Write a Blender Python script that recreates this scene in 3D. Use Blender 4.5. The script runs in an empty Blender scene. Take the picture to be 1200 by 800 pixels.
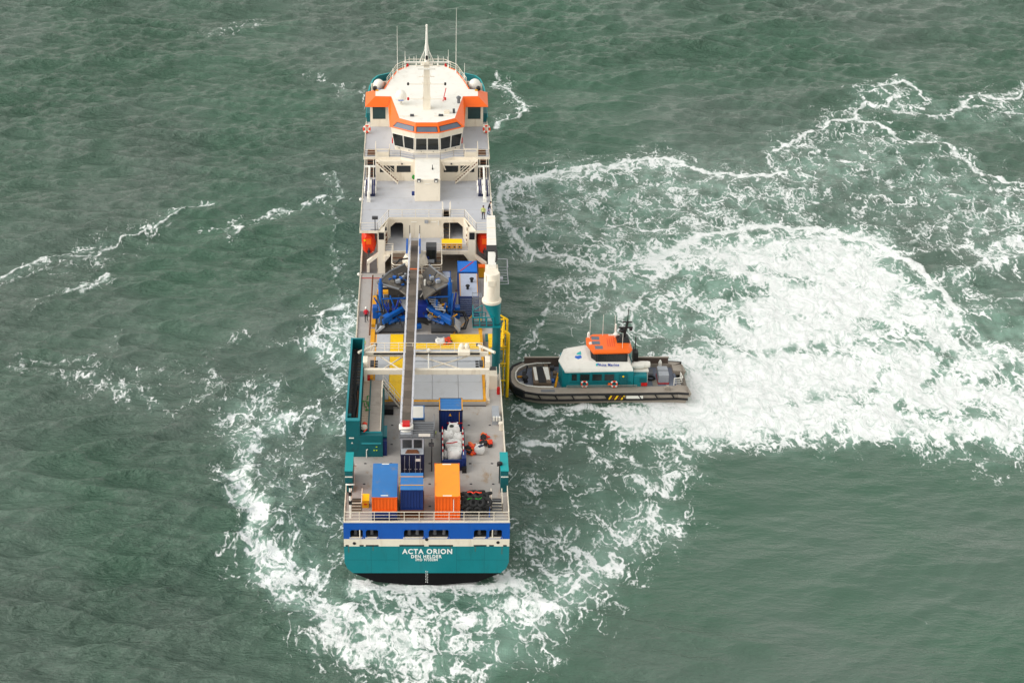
import bpy, bmesh, math, random
import numpy as np
from mathutils import Vector, Matrix

# ------------------------------------------------------------------ camera, sky, sun, exposure
scene = bpy.context.scene
cam_data = bpy.data.cameras.new("camera")
cam = bpy.data.objects.new("camera", cam_data)
scene.collection.objects.link(cam)
cam.location = (0.0, -155.8, 103.4)
cam.rotation_euler = (math.radians(90 - 28.5), 0, 0)
cam_data.sensor_width = 36.0
cam_data.lens = 67.5
cam_data.shift_x = 100.0 / 1200.0
cam_data.clip_start = 1.0
cam_data.clip_end = 20000.0
scene.camera = cam

SUN_EL, SUN_AZ = math.radians(30), math.radians(-105)     # azimuth measured from the bow (+Y), negative = port
world = bpy.data.worlds.new("World")
scene.world = world
world.use_nodes = True
wn, wl = world.node_tree.nodes, world.node_tree.links
wn.clear()
w_out = wn.new('ShaderNodeOutputWorld')
w_bg = wn.new('ShaderNodeBackground')
w_sky = wn.new('ShaderNodeTexSky')
w_sky.sky_type = 'NISHITA'
w_sky.sun_disc = False
w_sky.sun_elevation = SUN_EL
w_sky.sun_rotation = SUN_AZ
w_sky.air_density = 4.0
w_sky.dust_density = 1.0
w_sky.ozone_density = 1.0
w_hsv = wn.new('ShaderNodeHueSaturation')
w_hsv.inputs['Saturation'].default_value = 0.12          # overcast: a nearly colourless sky
wl.new(w_sky.outputs[0], w_hsv.inputs['Color'])
wl.new(w_hsv.outputs[0], w_bg.inputs['Color'])
w_bg.inputs['Strength'].default_value = 0.15
wl.new(w_bg.outputs[0], w_out.inputs['Surface'])

sun_data = bpy.data.lights.new("sun", 'SUN')
sun_data.energy = 1.3
sun_data.angle = math.radians(70)
sun_data.color = (1.0, 0.965, 0.92)
sun = bpy.data.objects.new("sun", sun_data)
scene.collection.objects.link(sun)
sd = Vector((math.sin(SUN_AZ) * math.cos(SUN_EL), math.cos(SUN_AZ) * math.cos(SUN_EL), math.sin(SUN_EL)))
sun.rotation_euler = sd.to_track_quat('Z', 'Y').to_euler()
sun.location = (0, 0, 200)

scene.view_settings.view_transform = 'Standard'
scene.view_settings.look = 'None'
scene.view_settings.exposure = 0.6
scene.view_settings.gamma = 1.0
scene.view_settings.use_curve_mapping = False

random.seed(7)
RNG = np.random.default_rng(11)
COL = scene.collection
ORG = {}
WATER_Z = -7.3            # z = 0 is the ship's working deck

# ------------------------------------------------------------------ materials
def lin(r, g, b):
    f = lambda c: (c / 12.92) if c <= 0.04045 else ((c + 0.055) / 1.055) ** 2.4
    return tuple(f(c / 255.0) for c in (r, g, b))

MATS = {}
def mat(name, rgb, rough=0.55, var=0.12, scale=0.9, stain=None, stain_amt=0.0, stain_scale=0.35, metal=0.0, spec=0.4, streak=False, bump=0.0):
    """painted or weathered surface: base colour with mottling and optional stains"""
    m = bpy.data.materials.new(name); m.use_nodes = True
    nt = m.node_tree; N, L = nt.nodes, nt.links
    b = N['Principled BSDF']
    b.inputs['Roughness'].default_value = rough
    b.inputs['Metallic'].default_value = metal
    b.inputs['Specular IOR Level'].default_value = spec
    tc = N.new('ShaderNodeTexCoord')
    n1 = N.new('ShaderNodeTexNoise'); n1.inputs['Scale'].default_value = scale
    n1.inputs['Detail'].default_value = 6; n1.inputs['Roughness'].default_value = 0.65
    L.new(tc.outputs['Object'], n1.inputs['Vector'])
    mr = N.new('ShaderNodeMapRange')
    mr.inputs['From Min'].default_value = 0.3; mr.inputs['From Max'].default_value = 0.7
    mr.inputs['To Min'].default_value = 1 - var; mr.inputs['To Max'].default_value = 1 + var * 0.6
    L.new(n1.outputs['Fac'], mr.inputs['Value'])
    mul = N.new('ShaderNodeMix'); mul.data_type = 'RGBA'; mul.blend_type = 'MULTIPLY'
    mul.inputs[0].default_value = 1.0
    mul.inputs[6].default_value = (*rgb, 1)
    L.new(mr.outputs[0], mul.inputs[7])
    col = mul.outputs[2]
    if stain is not None:
        mp = N.new('ShaderNodeMapping')
        mp.inputs['Scale'].default_value = (1, 1, 0.15) if streak else (1, 0.6, 1)
        L.new(tc.outputs['Object'], mp.inputs['Vector'])
        n2 = N.new('ShaderNodeTexNoise'); n2.inputs['Scale'].default_value = stain_scale * 4
        n2.inputs['Detail'].default_value = 8; n2.inputs['Roughness'].default_value = 0.7
        L.new(mp.outputs[0], n2.inputs['Vector'])
        r2 = N.new('ShaderNodeMapRange'); r2.interpolation_type = 'SMOOTHSTEP'
        r2.inputs['From Min'].default_value = 0.52; r2.inputs['From Max'].default_value = 0.72
        r2.inputs['To Max'].default_value = stain_amt
        L.new(n2.outputs['Fac'], r2.inputs['Value'])
        mx = N.new('ShaderNodeMix'); mx.data_type = 'RGBA'
        L.new(r2.outputs[0], mx.inputs[0]); L.new(col, mx.inputs[6]); mx.inputs[7].default_value = (*stain, 1)
        col = mx.outputs[2]
    L.new(col, b.inputs['Base Color'])
    rr = N.new('ShaderNodeMapRange'); rr.inputs['To Min'].default_value = max(rough - .1, .05); rr.inputs['To Max'].default_value = min(rough + .12, 1)
    L.new(n1.outputs['Fac'], rr.inputs['Value']); L.new(rr.outputs[0], b.inputs['Roughness'])
    if bump:
        bp = N.new('ShaderNodeBump'); bp.inputs['Strength'].default_value = bump; bp.inputs['Distance'].default_value = 0.05
        L.new(n1.outputs['Fac'], bp.inputs['Height']); L.new(bp.outputs[0], b.inputs['Normal'])
    MATS[name] = m
    return m

RUST = (0.16, 0.075, 0.03)
GRIME = (0.12, 0.10, 0.08)
CREAM = mat('cream_paint', lin(231, 221, 203), .5, .06, .7, (0.36, 0.25, 0.14), .35, .3, streak=True)
WHITE = mat('white_paint', lin(232, 229, 220), .5, .06, .8, (0.45, 0.36, 0.25), .25, .3)
RAILW = mat('rail_white', lin(228, 218, 200), .5, .05)
DECK = mat('deck_grey', lin(180, 174, 168), .75, .14, .5, (0.33, 0.21, 0.11), .8, .2, bump=.1)
DECK2 = mat('deck_light_grey', lin(184, 185, 190), .7, .07, .4, (0.30, 0.27, 0.24), .3, .2)
SIDE = mat('side_deck_grey', lin(182, 178, 174), .75, .08, .5, (0.25, 0.2, 0.16), .35, .25)
HATCH = mat('hatch_grey', lin(184, 186, 190), .65, .06, .4, (0.25, 0.22, 0.19), .3, .25)
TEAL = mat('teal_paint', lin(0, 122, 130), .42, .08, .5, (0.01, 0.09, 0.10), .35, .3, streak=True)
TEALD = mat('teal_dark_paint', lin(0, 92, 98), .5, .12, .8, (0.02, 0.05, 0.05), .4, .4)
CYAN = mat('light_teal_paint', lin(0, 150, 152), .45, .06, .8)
BLUEB = mat('blue_band_paint', lin(0, 82, 172), .4, .07, .5, (0.01, 0.03, 0.14), .3, .3, streak=True)
BLACK = mat('black_paint', (0.012, 0.012, 0.013), .5, .2)
DARK = mat('dark_interior', (0.03, 0.029, 0.028), .8, .2)  # near-black, paints the shade inside stairwells and lobbies
ORANGE = mat('orange_paint', lin(243, 104, 20), .42, .06, .6)
ORANGED = mat('red_orange_gel', lin(226, 54, 16), .4, .1, 1.2)
YELLOW = mat('yellow_paint', lin(247, 199, 8), .55, .07, .6, (0.35, 0.22, 0.06), .35, .3)
YELLOWD = mat('ochre_yellow', lin(226, 158, 12), .6, .15, 1.0, RUST, .6, .5)
GLASS = mat('dark_glass', (0.012, 0.016, 0.016), .12, .3, .6, spec=.6)
SKYL = mat('tinted_skylight', lin(96, 104, 118), .2, .1, .8)
RUSTY = mat('rust_brown', lin(104, 62, 36), .8, .3, 1.5)
BROWN = mat('brown_grating', lin(112, 96, 80), .8, .18, 2.0)
GREY = mat('steel_grey', lin(112, 114, 118), .55, .14, 1.0, GRIME, .5, .5, metal=.0)
GREYL = mat('light_steel', lin(160, 164, 170), .5, .12, 1.0, GRIME, .3, .5)
GREYD = mat('dark_steel', lin(66, 67, 70), .55, .2, 1.4, (0.10, 0.075, 0.05), .5, .6)
RUBBER = mat('rubber', (0.018, 0.018, 0.019), .75, .3, 2.0)
MBLUE = mat('machine_blue', lin(0, 84, 166), .42, .16, 1.2, (0.03, 0.03, 0.03), .4, .6)
CBLUE = mat('container_blue', lin(40, 112, 178), .5, .08, .8, (0.20, 0.17, 0.13), .6, .25)
NAVY = mat('container_navy', lin(14, 42, 104), .5, .14, .8, (0.02, 0.02, 0.03), .4, .4, streak=True)
NAVYD = mat('container_dark_navy', lin(20, 32, 66), .55, .2, 1.0, (0.05, 0.03, 0.02), .5, .5, streak=True)
CORANGE = mat('container_orange', lin(238, 122, 22), .5, .06, .6, (0.45, 0.17, 0.03), .4, .3)
LILAC = mat('pale_blue_grey_roof', lin(176, 184, 204), .55, .06, .8, (0.3, 0.27, 0.22), .3, .3)
BAGW = mat('woven_white_bag', lin(226, 224, 220), .85, .10, 4.0, bump=1.0)
RED = mat('red_paint', lin(196, 24, 22), .5, .1)
GREENR = mat('green_rope', lin(40, 130, 50), .8, .1)
ALU = mat('weathered_aluminium', lin(156, 146, 134), .5, .12, .9, (0.2, 0.16, 0.12), .5, .4)
BDECK = mat('boat_deck_blue_grey', lin(112, 118, 132), .7, .12, 1.0, (0.08, 0.08, 0.09), .4, .4)
SKIN = mat('skin', lin(196, 146, 120), .6, .05)
HIVIS = mat('hi_vis_yellow', lin(196, 220, 40), .7, .08)
JRED = mat('red_jacket', lin(196, 26, 48), .7, .1)
JDARK = mat('dark_clothing', (0.014, 0.014, 0.02), .8, .2)
JEANS = mat('blue_jeans', lin(44, 74, 128), .8, .1)
LOGOB = mat('logo_blue', lin(24, 98, 196), .5, .03)
LOGOT = mat('logo_teal', lin(20, 178, 178), .5, .03)

# ------------------------------------------------------------------ mesh collector
class MB:
    def __init__(s): s.v = []; s.f = []; s.mi = []; s.cur = 0
    def add(s, vs, fs):
        o = len(s.v); s.v += [tuple(p) for p in vs]
        for f in fs: s.f.append([i + o for i in f]); s.mi.append(s.cur)
        return s
    def box(s, x0, x1, y0, y1, z0, z1):
        if x0 > x1: x0, x1 = x1, x0
        if y0 > y1: y0, y1 = y1, y0
        if z0 > z1: z0, z1 = z1, z0
        v = [(x, y, z) for z in (z0, z1) for y in (y0, y1) for x in (x0, x1)]
        return s.add(v, [(0, 2, 3, 1), (4, 5, 7, 6), (0, 1, 5, 4), (2, 6, 7, 3), (0, 4, 6, 2), (1, 3, 7, 5)])
    def rbox(s, c, sz, rot=None, b=0.0):
        """box centre/size with optional rotation matrix and bevel (bevelled along all edges)"""
        hx, hy, hz = (k / 2 for k in sz)
        if b > 0:
            pts = []
            for sx in (-1, 1):
                for sy in (-1, 1):
                    for sz_ in (-1, 1):
                        pts += [(sx * hx, sy * (hy - b), sz_ * (hz - b)), (sx * (hx - b), sy * hy, sz_ * (hz - b)), (sx * (hx - b), sy * (hy - b), sz_ * hz)]
            bm = bmesh.new()
            for p in pts: bm.verts.new(p)
            bmesh.ops.convex_hull(bm, input=bm.verts)
            bm.verts.ensure_lookup_table(); bm.verts.index_update()
            vs = [v.co.copy() for v in bm.verts]; fs = [[v.index for v in f.verts] for f in bm.faces]
            bm.free()
        else:
            vs = [Vector((x, y, z)) for z in (-hz, hz) for y in (-hy, hy) for x in (-hx, hx)]
            fs = [(0, 2, 3, 1), (4, 5, 7, 6), (0, 1, 5, 4), (2, 6, 7, 3), (0, 4, 6, 2), (1, 3, 7, 5)]
        C = Vector(c)
        return s.add([(rot @ Vector(p) if rot else Vector(p)) + C for p in vs], fs)
    def hull(s, pts):
        bm = bmesh.new()
        for p in pts: bm.verts.new(p)
        r = bmesh.ops.convex_hull(bm, input=bm.verts)
        junk = [g for g in r['geom_interior'] if isinstance(g, bmesh.types.BMVert)]
        bmesh.ops.delete(bm, geom=junk, context='VERTS')
        bmesh.ops.dissolve_limit(bm, angle_limit=0.01, verts=bm.verts, edges=bm.edges)
        bm.verts.index_update()
        s.add([v.co.copy() for v in bm.verts], [[v.index for v in f.verts] for f in bm.faces]); bm.free(); return s
    def prism(s, poly, z0, z1):
        n = len(poly)
        a = sum(poly[i][0] * poly[(i + 1) % n][1] - poly[(i + 1) % n][0] * poly[i][1] for i in range(n))
        if a < 0: poly = poly[::-1]
        v = [(x, y, z0) for x, y in poly] + [(x, y, z1) for x, y in poly]
        f = [list(range(n))[::-1], list(range(n, 2 * n))] + [(i, (i + 1) % n, n + (i + 1) % n, n + i) for i in range(n)]
        return s.add(v, f)
    def slab(s, pts, t):
        """polygon in space given thickness t along its normal"""
        P = [Vector(p) for p in pts]; n = len(P)
        nm = Vector((0, 0, 0))
        for i in range(n): nm += P[i].cross(P[(i + 1) % n])
        nm.normalize()
        Q = [p - nm * t for p in P]
        return s.add(P + Q, [list(range(n)), list(range(2 * n - 1, n - 1, -1))] + [((i + 1) % n, i, n + i, n + (i + 1) % n) for i in range(n)])
    def tube(s, p, q, r, n=6, r2=None):
        p, q = Vector(p), Vector(q); d = q - p
        if d.length < 1e-6: return s
        r2 = r if r2 is None else r2
        u = d.normalized(); a = u.cross(Vector((0, 0, 1)) if abs(u.z) < .9 else Vector((1, 0, 0))).normalized(); b = u.cross(a)
        vs = []
        for c, rr in ((p, r), (q, r2)):
            vs += [c + (a * math.cos(2 * math.pi * k / n) + b * math.sin(2 * math.pi * k / n)) * rr for k in range(n)]
        fs = [(k, (k + 1) % n, n + (k + 1) % n, n + k) for k in range(n)] + [list(range(n))[::-1], list(range(n, 2 * n))]
        return s.add(vs, fs)
    def pipe(s, pts, r, n=6):
        for a, b in zip(pts[:-1], pts[1:]): s.tube(a, b, r, n)
        return s
    def lathe(s, c, prof, n=20, axis='z'):
        vs = []; fs = []
        for r, h in prof:
            for k in range(n):
                a = 2 * math.pi * k / n
                p = (r * math.cos(a), r * math.sin(a), h)
                if axis == 'x': p = (p[2], p[0], p[1])
                if axis == 'y': p = (p[1], p[2], p[0])
                vs.append((c[0] + p[0], c[1] + p[1], c[2] + p[2]))
        m = len(prof)
        for j in range(m - 1):
            for k in range(n):
                fs.append((j * n + k, j * n + (k + 1) % n, (j + 1) * n + (k + 1) % n, (j + 1) * n + k))
        fs += [list(range(n))[::-1], list(range((m - 1) * n, m * n))]
        return s.add(vs, fs)
    def ball(s, c, r, sx=1, sy=1, sz=1, n=14, jit=0.0, rnd=None):
        m = n // 2; vs = []; fs = []
        ph = [(rnd or random).uniform(0, 6.28) for _ in range(6)]
        for j in range(m + 1):
            t = math.pi * j / m
            for k in range(n):
                a = 2 * math.pi * k / n
                d = Vector((math.sin(t) * math.cos(a), math.sin(t) * math.sin(a), math.cos(t)))
                q = 1 + jit * (math.sin(5 * d.x + ph[0]) * math.sin(4 * d.y + ph[1]) + .6 * math.sin(9 * d.z + ph[2] + 3 * d.x))
                vs.append((c[0] + d.x * r * sx * q, c[1] + d.y * r * sy * q, c[2] + d.z * r * sz * q))
        for j in range(m):
            for k in range(n): fs.append((j * n + k, (j + 1) * n + k, (j + 1) * n + (k + 1) % n, j * n + (k + 1) % n))
        return s.add(vs, fs)
    def torus(s, c, R, r, normal=(0, 0, 1), n=16, m=7):
        nz = Vector(normal).normalized()
        a = nz.cross(Vector((0, 0, 1)) if abs(nz.z) < .9 else Vector((1, 0, 0))).normalized(); b = nz.cross(a)
        vs = []; fs = []
        for i in range(n):
            t = 2 * math.pi * i / n; e = a * math.cos(t) + b * math.sin(t)
            for j in range(m):
                p = 2 * math.pi * j / m
                vs.append(Vector(c) + e * (R + r * math.cos(p)) + nz * r * math.sin(p))
        for i in range(n):
            for j in range(m):
                fs.append((i * m + j, i * m + (j + 1) % m, ((i + 1) % n) * m + (j + 1) % m, ((i + 1) % n) * m + j))
        return s.add(vs, fs)
    def build(s, name, m, parent=None, smooth=False, origin=None, **tags):
        me = bpy.data.meshes.new(name)
        org = ORG[parent] if parent is not None else origin
        if org is None:
            a = np.array(s.v); org = ((a[:, 0].min() + a[:, 0].max()) / 2, (a[:, 1].min() + a[:, 1].max()) / 2, a[:, 2].min())
        me.from_pydata([(x - org[0], y - org[1], z - org[2]) for x, y, z in s.v], [], s.f)
        for mm in (m if isinstance(m, (list, tuple)) else [m]): me.materials.append(mm)
        if isinstance(m, (list, tuple)): me.polygons.foreach_set('material_index', s.mi)
        if smooth:
            me.polygons.foreach_set('use_smooth', [True] * len(me.polygons))
            if smooth == 'auto':
                me.set_sharp_from_angle(angle=math.radians(40))
        bm = bmesh.new(); bm.from_mesh(me); bmesh.ops.recalc_face_normals(bm, faces=bm.faces); bm.to_mesh(me); bm.free()
        me.update()
        o = bpy.data.objects.new(name, me); COL.objects.link(o)
        ORG[o] = org
        if parent is not None: o.parent = parent
        else: o.location = org
        for k, val in tags.items(): o[k] = val
        return o

def thing(name, label, cat, loc, group=None):
    o = bpy.data.objects.new(name, None); COL.objects.link(o)
    o.empty_display_size = .5
    o.location = loc; ORG[o] = tuple(loc)
    o['label'] = label; o['category'] = cat
    if group: o['group'] = group
    return o

def copy_tree(o, parent=None):
    c = o.copy(); COL.objects.link(c)
    if parent is not None: c.parent = parent
    ORG[c] = ORG.get(o)
    for ch in list(o.children):
        if ch is not c: copy_tree(ch, c)
    return c

def rail(parent, pts, h=1.05, name='rail', m=None, post=1.5, r=.03, closed=False):
    """guard rail along deck-level points: posts, mid bars, top bar"""
    b = MB(); P = [Vector(p) for p in pts]
    if closed: P.append(P[0])
    for a, c in zip(P[:-1], P[1:]):
        n = max(1, int(round((c - a).length / post)))
        for k in range(n + 1):
            q = a.lerp(c, k / n); b.tube(q, q + Vector((0, 0, h)), r, 5)
        for f in (.36, .68): b.tube(a + Vector((0, 0, h * f)), c + Vector((0, 0, h * f)), r * .65, 5)
        b.tube(a + Vector((0, 0, h)), c + Vector((0, 0, h)), r * 1.15, 5)
    return b.build(name, m or RAILW, parent)

def stair(parent, p0, p1, w, n=10, m_tread=None, m_str=None, across='x', rails=True, name='stair'):
    """flight between two points (centre line); treads and stringers are parts of the flight"""
    p0, p1 = Vector(p0), Vector(p1)
    d = p1 - p0; hd = Vector((d.x, d.y, 0)).normalized(); sd_ = Vector((-hd.y, hd.x, 0))
    st = MB()
    for s_ in (-1, 1):
        a = p0 + sd_ * w / 2 * s_; c = p1 + sd_ * w / 2 * s_
        st.slab([a + Vector((0, 0, .12)), c + Vector((0, 0, .12)), c - Vector((0, 0, .14)), a - Vector((0, 0, .14))], .07 * s_)
        if rails:
            for hgt in (.5, .95): st.tube(a + Vector((0, 0, hgt)), c + Vector((0, 0, hgt)), .028, 5)
            for k in (0, .33, .66, 1):
                q = a.lerp(c, k); st.tube(q, q + Vector((0, 0, .95)), .028, 5)
    so = st.build(name, m_str or CREAM, parent)
    for k in range(n):
        q = p0.lerp(p1, (k + .5) / n)
        t = MB(); ex = abs(d.length / n) * .36
        c1, c2 = q - hd * ex * .8, q + hd * ex * .8
        t.slab([c1 - sd_ * w * .48, c2 - sd_ * w * .48, c2 + sd_ * w * .48, c1 + sd_ * w * .48], .04)
        t.build('tread', m_tread or BROWN, so if so.parent is None or so.parent.parent is None else parent)
    return so

# ------------------------------------------------------------------ the sea
# foam mapped on the water plane, metres: (strength, half width, points)
FOAM_LINES = [
    (0.95, 0.59, [(9.7,86.2),(10.0,90.2),(11.1,94.0),(14.7,97.0),(19.7,99.5),(24.8,101.3),(29.9,103.5),(35.3,104.5),(37.4,103.2),(38.8,99.8),(43.0,98.5),(49.0,97.6),(51.4,98.8)]),
    (0.6, 1.33, [(12.1,94.9),(19.7,98.5),(29.8,102.3),(36.1,102.9)]),
    (0.9, 0.39, [(51.2,99.5),(50.0,102.3),(49.8,105.7),(51.5,108.7),(54.2,109.6),(60.0,116.7),(62.6,119.5),(66.3,120.9),(66.7,123.7),(68.7,126.2),(72.0,125.5),(74.4,129.1),(72.4,131.0),(71.8,133.6),(76.8,135.2),(78.3,131.0),(78.4,126.6)]),
    (0.85, 0.61, [(60.6,117.7),(65.7,120.5),(69.0,117.4),(70.6,112.6),(72.0,110.0),(75.6,111.0),(77.3,108.3),(77.8,104.1),(79.8,102.3),(79.8,98.5),(81.9,96.1),(85.0,93.1)]),
    (0.8, 0.48, [(76.9,120.5),(80.5,120.9),(83.3,125.5),(86.9,129.1),(89.9,127.7),(93.0,128.0),(96.0,133.3)]),
    (0.7, 0.32, [(83.3,125.5),(86.6,125.1),(89.3,123.0),(93.0,122.3)]),
    (0.45, 0.31, [(86.0,123.0),(87.1,119.5),(88.0,115.3),(89.2,108.7)]),
    (0.35, 0.3, [(83.2,104.5),(84.3,101.3),(84.7,98.2)]),
    (0.9, 0.55, [(10.2,88.4),(10.3,83.4),(11.9,77.9),(13.6,73.7),(16.9,71.9),(21.2,70.1),(25.7,64.1)]),
    (0.45, 0.54, [(10.5,81.7),(11.8,74.2),(12.6,71.6),(14.6,71.1)]),
    (0.65, 0.28, [(22.0,90.2),(24.8,87.0),(26.2,81.7),(27.2,74.2),(29.2,71.6)]),
    (0.6, 0.28, [(16.3,83.1),(22.1,81.4),(26.7,81.7),(33.3,78.2),(38.1,79.5)]),
    (0.6, 0.29, [(29.9,96.7),(30.4,93.1),(28.8,89.3),(30.6,85.0),(34.2,86.4),(37.3,82.8)]),
    (0.55, 0.25, [(34.7,90.8),(37.2,86.4),(41.1,85.0),(44.2,81.7)]),
    (0.6, 0.26, [(44.5,96.1),(45.7,92.2),(47.3,87.0),(50.5,85.0),(52.5,81.7)]),
    (0.55, 0.23, [(37.2,81.7),(40.9,83.6),(44.6,84.5),(47.3,87.0)]),
    (0.55, 0.23, [(63.5,96.7),(64.0,93.1),(63.9,89.3),(64.8,85.6),(65.5,79.5)]),
    (0.55, 0.28, [(59.2,87.0),(63.8,86.4),(64.8,79.5),(68.0,81.7),(73.0,85.6),(77.5,89.3)]),
    (0.6, 0.28, [(70.9,86.4),(73.5,82.8),(77.9,86.4),(81.9,90.2),(84.6,91.9)]),
    (0.6, 0.31, [(62.9,74.2),(66.4,77.4),(70.9,81.7),(75.2,85.0),(80.3,86.4)]),
    (0.5, 0.24, [(65.4,106.1),(67.4,106.7),(69.1,108.7),(66.0,102.9),(64.0,98.2)]),
    (0.6, 0.28, [(81.6,80.9),(77.9,81.7),(75.6,81.7)]),
    (0.6, 0.42, [(74.7,78.2),(77.9,79.5),(81.8,81.7)]),
    (0.62, 0.44, [(17.4,66.1),(16.1,63.2),(15.7,59.3),(14.6,55.2),(13.3,50.7),(11.9,47.2),(11.4,45.5)]),
    (0.35, 0.26, [(15.1,60.5),(13.4,58.9),(11.9,55.2)]),
    (0.5, 0.25, [(10.8,47.0),(12.3,45.5),(14.3,46.4),(15.3,45.5)]),
    (0.8, 0.51, [(25.2,50.7),(25.1,53.6),(26.1,57.0),(27.5,60.5)]),
    (0.7, 0.31, [(28.1,50.3),(29.9,48.1),(34.1,48.5),(36.8,45.5),(38.6,43.8),(35.9,39.7),(32.6,36.7)]),
    (0.7, 0.32, [(28.4,64.1),(31.2,59.3),(35.2,57.0),(39.3,55.9),(43.5,59.3)]),
    (0.6, 0.25, [(37.8,60.5),(40.2,55.2),(45.3,53.6),(48.2,52.5)]),
    (1.1, 0.81, [(28.4,69.6),(34.1,75.0),(40.4,79.5),(46.4,81.2),(53.2,80.1),(59.2,75.8),(63.2,70.1),(65.5,61.7),(65.8,53.4)]),
    (0.8, 0.4, [(30.8,65.4),(38.2,71.6),(46.5,74.2),(54.1,72.6),(59.5,66.1),(62.0,57.9)]),
    (0.85, 0.48, [(66.0,52.5),(65.9,43.8),(62.9,35.7),(57.8,30.9)]),
    (0.7, 0.38, [(56.2,71.6),(61.3,64.1),(62.9,52.5),(61.4,41.8),(56.6,33.8)]),
    (0.75, 0.4, [(79.1,71.6),(73.8,70.3),(68.1,65.4)]),
    (0.6, 0.32, [(76.0,60.5),(71.9,58.9),(67.8,55.2)]),
    (0.6, 0.3, [(72.0,45.9),(68.0,43.8),(64.9,39.7)]),
    (0.8, 0.48, [(10.7,135.5),(12.8,132.9),(14.3,129.1),(15.5,125.9),(15.5,123.0),(13.9,120.2),(11.8,118.4),(10.1,116.7)]),
    (0.55, 0.33, [(11.4,138.6),(13.3,137.9),(13.7,135.9)]),
    (0.5, 0.24, [(12.9,127.3),(14.4,124.4)]),
    (0.5, 0.41, [(-17.2,138.6),(-14.8,134.8),(-12.5,131.8),(-10.2,128.8)]),
    (0.3, 0.35, [(-35.8,158.4),(-31.9,163.7),(-28.3,165.0)]),
    (0.3, 0.34, [(-24.9,149.1),(-21.9,145.8),(-17.8,139.8)]),
    (0.25, 0.36, [(-21.1,170.0),(-17.5,172.8)]),
    (0.75, 0.34, [(-55.3,64.9),(-53.3,68.6),(-50.4,71.1),(-46.3,73.4),(-43.5,73.7),(-40.2,78.2),(-37.0,80.1),(-34.6,84.5),(-32.9,87.0),(-29.6,87.6)]),
    (0.45, 0.4, [(-55.1,64.1),(-51.9,67.1),(-48.0,70.1),(-44.0,72.6)]),
    (0.6, 0.55, [(-27.1,79.8),(-26.5,81.7),(-25.0,80.1),(-25.3,78.4)]),
    (0.5, 0.28, [(-29.1,80.1),(-27.2,80.6),(-24.5,82.8),(-22.8,83.4)]),
    (0.65, 0.31, [(-22.7,83.4),(-21.3,86.7),(-18.4,87.3),(-15.6,90.8),(-12.6,91.9)]),
    (0.6, 0.44, [(-13.3,98.5),(-12.1,93.1),(-12.5,89.3)]),
    (0.45, 0.41, [(-14.3,89.0),(-11.7,83.6),(-12.0,76.8),(-11.5,71.6),(-11.8,64.1),(-10.2,58.9)]),
    (0.7, 0.52, [(-45.6,60.5),(-44.0,62.2),(-42.8,63.6),(-41.5,65.1),(-41.5,63.6),(-43.3,61.2)]),
    (0.5, 0.26, [(-48.8,55.6),(-47.7,58.4),(-47.3,60.5)]),
    (0.35, 0.21, [(-47.6,64.1),(-45.4,64.1)]),
    (0.4, 0.21, [(-43.2,68.8),(-40.9,67.1)]),
    (0.45, 0.22, [(-37.4,51.4),(-37.1,47.7),(-37.2,43.8),(-37.0,40.5)]),
    (0.5, 0.3, [(-47.6,42.2),(-44.5,42.8),(-39.5,43.6)]),
    (0.6, 0.36, [(-48.1,43.0),(-47.3,40.5)]),
    (0.45, 0.36, [(-49.2,41.3),(-43.9,39.3),(-40.9,39.7),(-38.1,40.5),(-34.8,38.5),(-31.9,35.3),(-31.0,31.9)]),
    (0.4, 0.22, [(-31.4,43.8),(-29.3,43.0),(-28.2,41.8),(-28.6,39.7)]),
    (0.55, 0.48, [(-25.1,41.3),(-24.1,39.3),(-23.4,37.7),(-24.4,36.1),(-25.6,34.6)]),
    (0.5, 0.35, [(-22.2,36.7),(-21.3,33.8),(-20.4,32.2)]),
    (0.35, 0.2, [(-20.6,47.7),(-18.2,45.5)]),
    (0.4, 0.25, [(-17.9,45.5),(-16.0,49.2),(-15.0,51.1)]),
    (0.35, 0.22, [(-20.4,39.3),(-18.9,41.3)]),
    (0.35, 0.23, [(-17.1,33.8),(-11.7,33.4),(-9.8,34.2)]),
    (0.4, 0.25, [(-26.5,44.9),(-23.6,47.0),(-22.3,49.6)]),
    (0.7, 0.36, [(-14.2,50.7),(-13.6,47.7),(-13.0,43.8),(-11.6,40.5),(-9.7,38.1),(-8.7,37.7)]),
    (0.8, 0.64, [(-13.2,54.3),(-11.5,56.6),(-9.4,57.5)]),
    (0.8, 0.56, [(10.8,24.7),(12.2,23.9),(13.8,23.6)]),
    (0.6, 0.28, [(17.7,22.7),(19.4,20.9),(21.7,20.6),(23.9,19.2),(25.0,20.9)]),
    (0.55, 0.23, [(13.9,24.5),(15.5,25.4),(17.7,23.0)]),
    (0.45, 0.23, [(8.8,29.0),(13.3,26.6),(17.9,25.9)]),
    (0.5, 0.23, [(9.1,26.3),(10.9,25.9),(15.1,25.9)]),
    (0.5, 0.27, [(9.1,17.5),(10.4,15.0),(12.7,15.8),(13.7,17.5)]),
    (0.55, 0.27, [(9.4,14.5),(12.5,12.2),(16.9,11.6)]),
    (0.5, 0.21, [(10.5,10.9),(12.3,9.0),(13.5,7.0)]),
    (0.6, 0.21, [(13.8,4.7),(15.8,8.6),(17.7,10.9)]),
    (0.75, 0.46, [(10.7,32.2),(13.5,31.1),(19.4,32.2),(23.2,31.9)]),
    (0.6, 0.35, [(10.0,32.8),(11.5,30.0),(14.4,29.0),(19.2,29.6),(21.9,28.1)]),
    (1.3, 0.5, [(-6.9,-1.7),(-4.6,-2.3),(-1.7,-2.6),(0.4,-3.1)]),
    (1.3, 0.55, [(0.0,-3.0),(2.1,-2.6),(4.6,-2.1),(6.9,-1.4),(8.6,-0.6)]),
]
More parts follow.
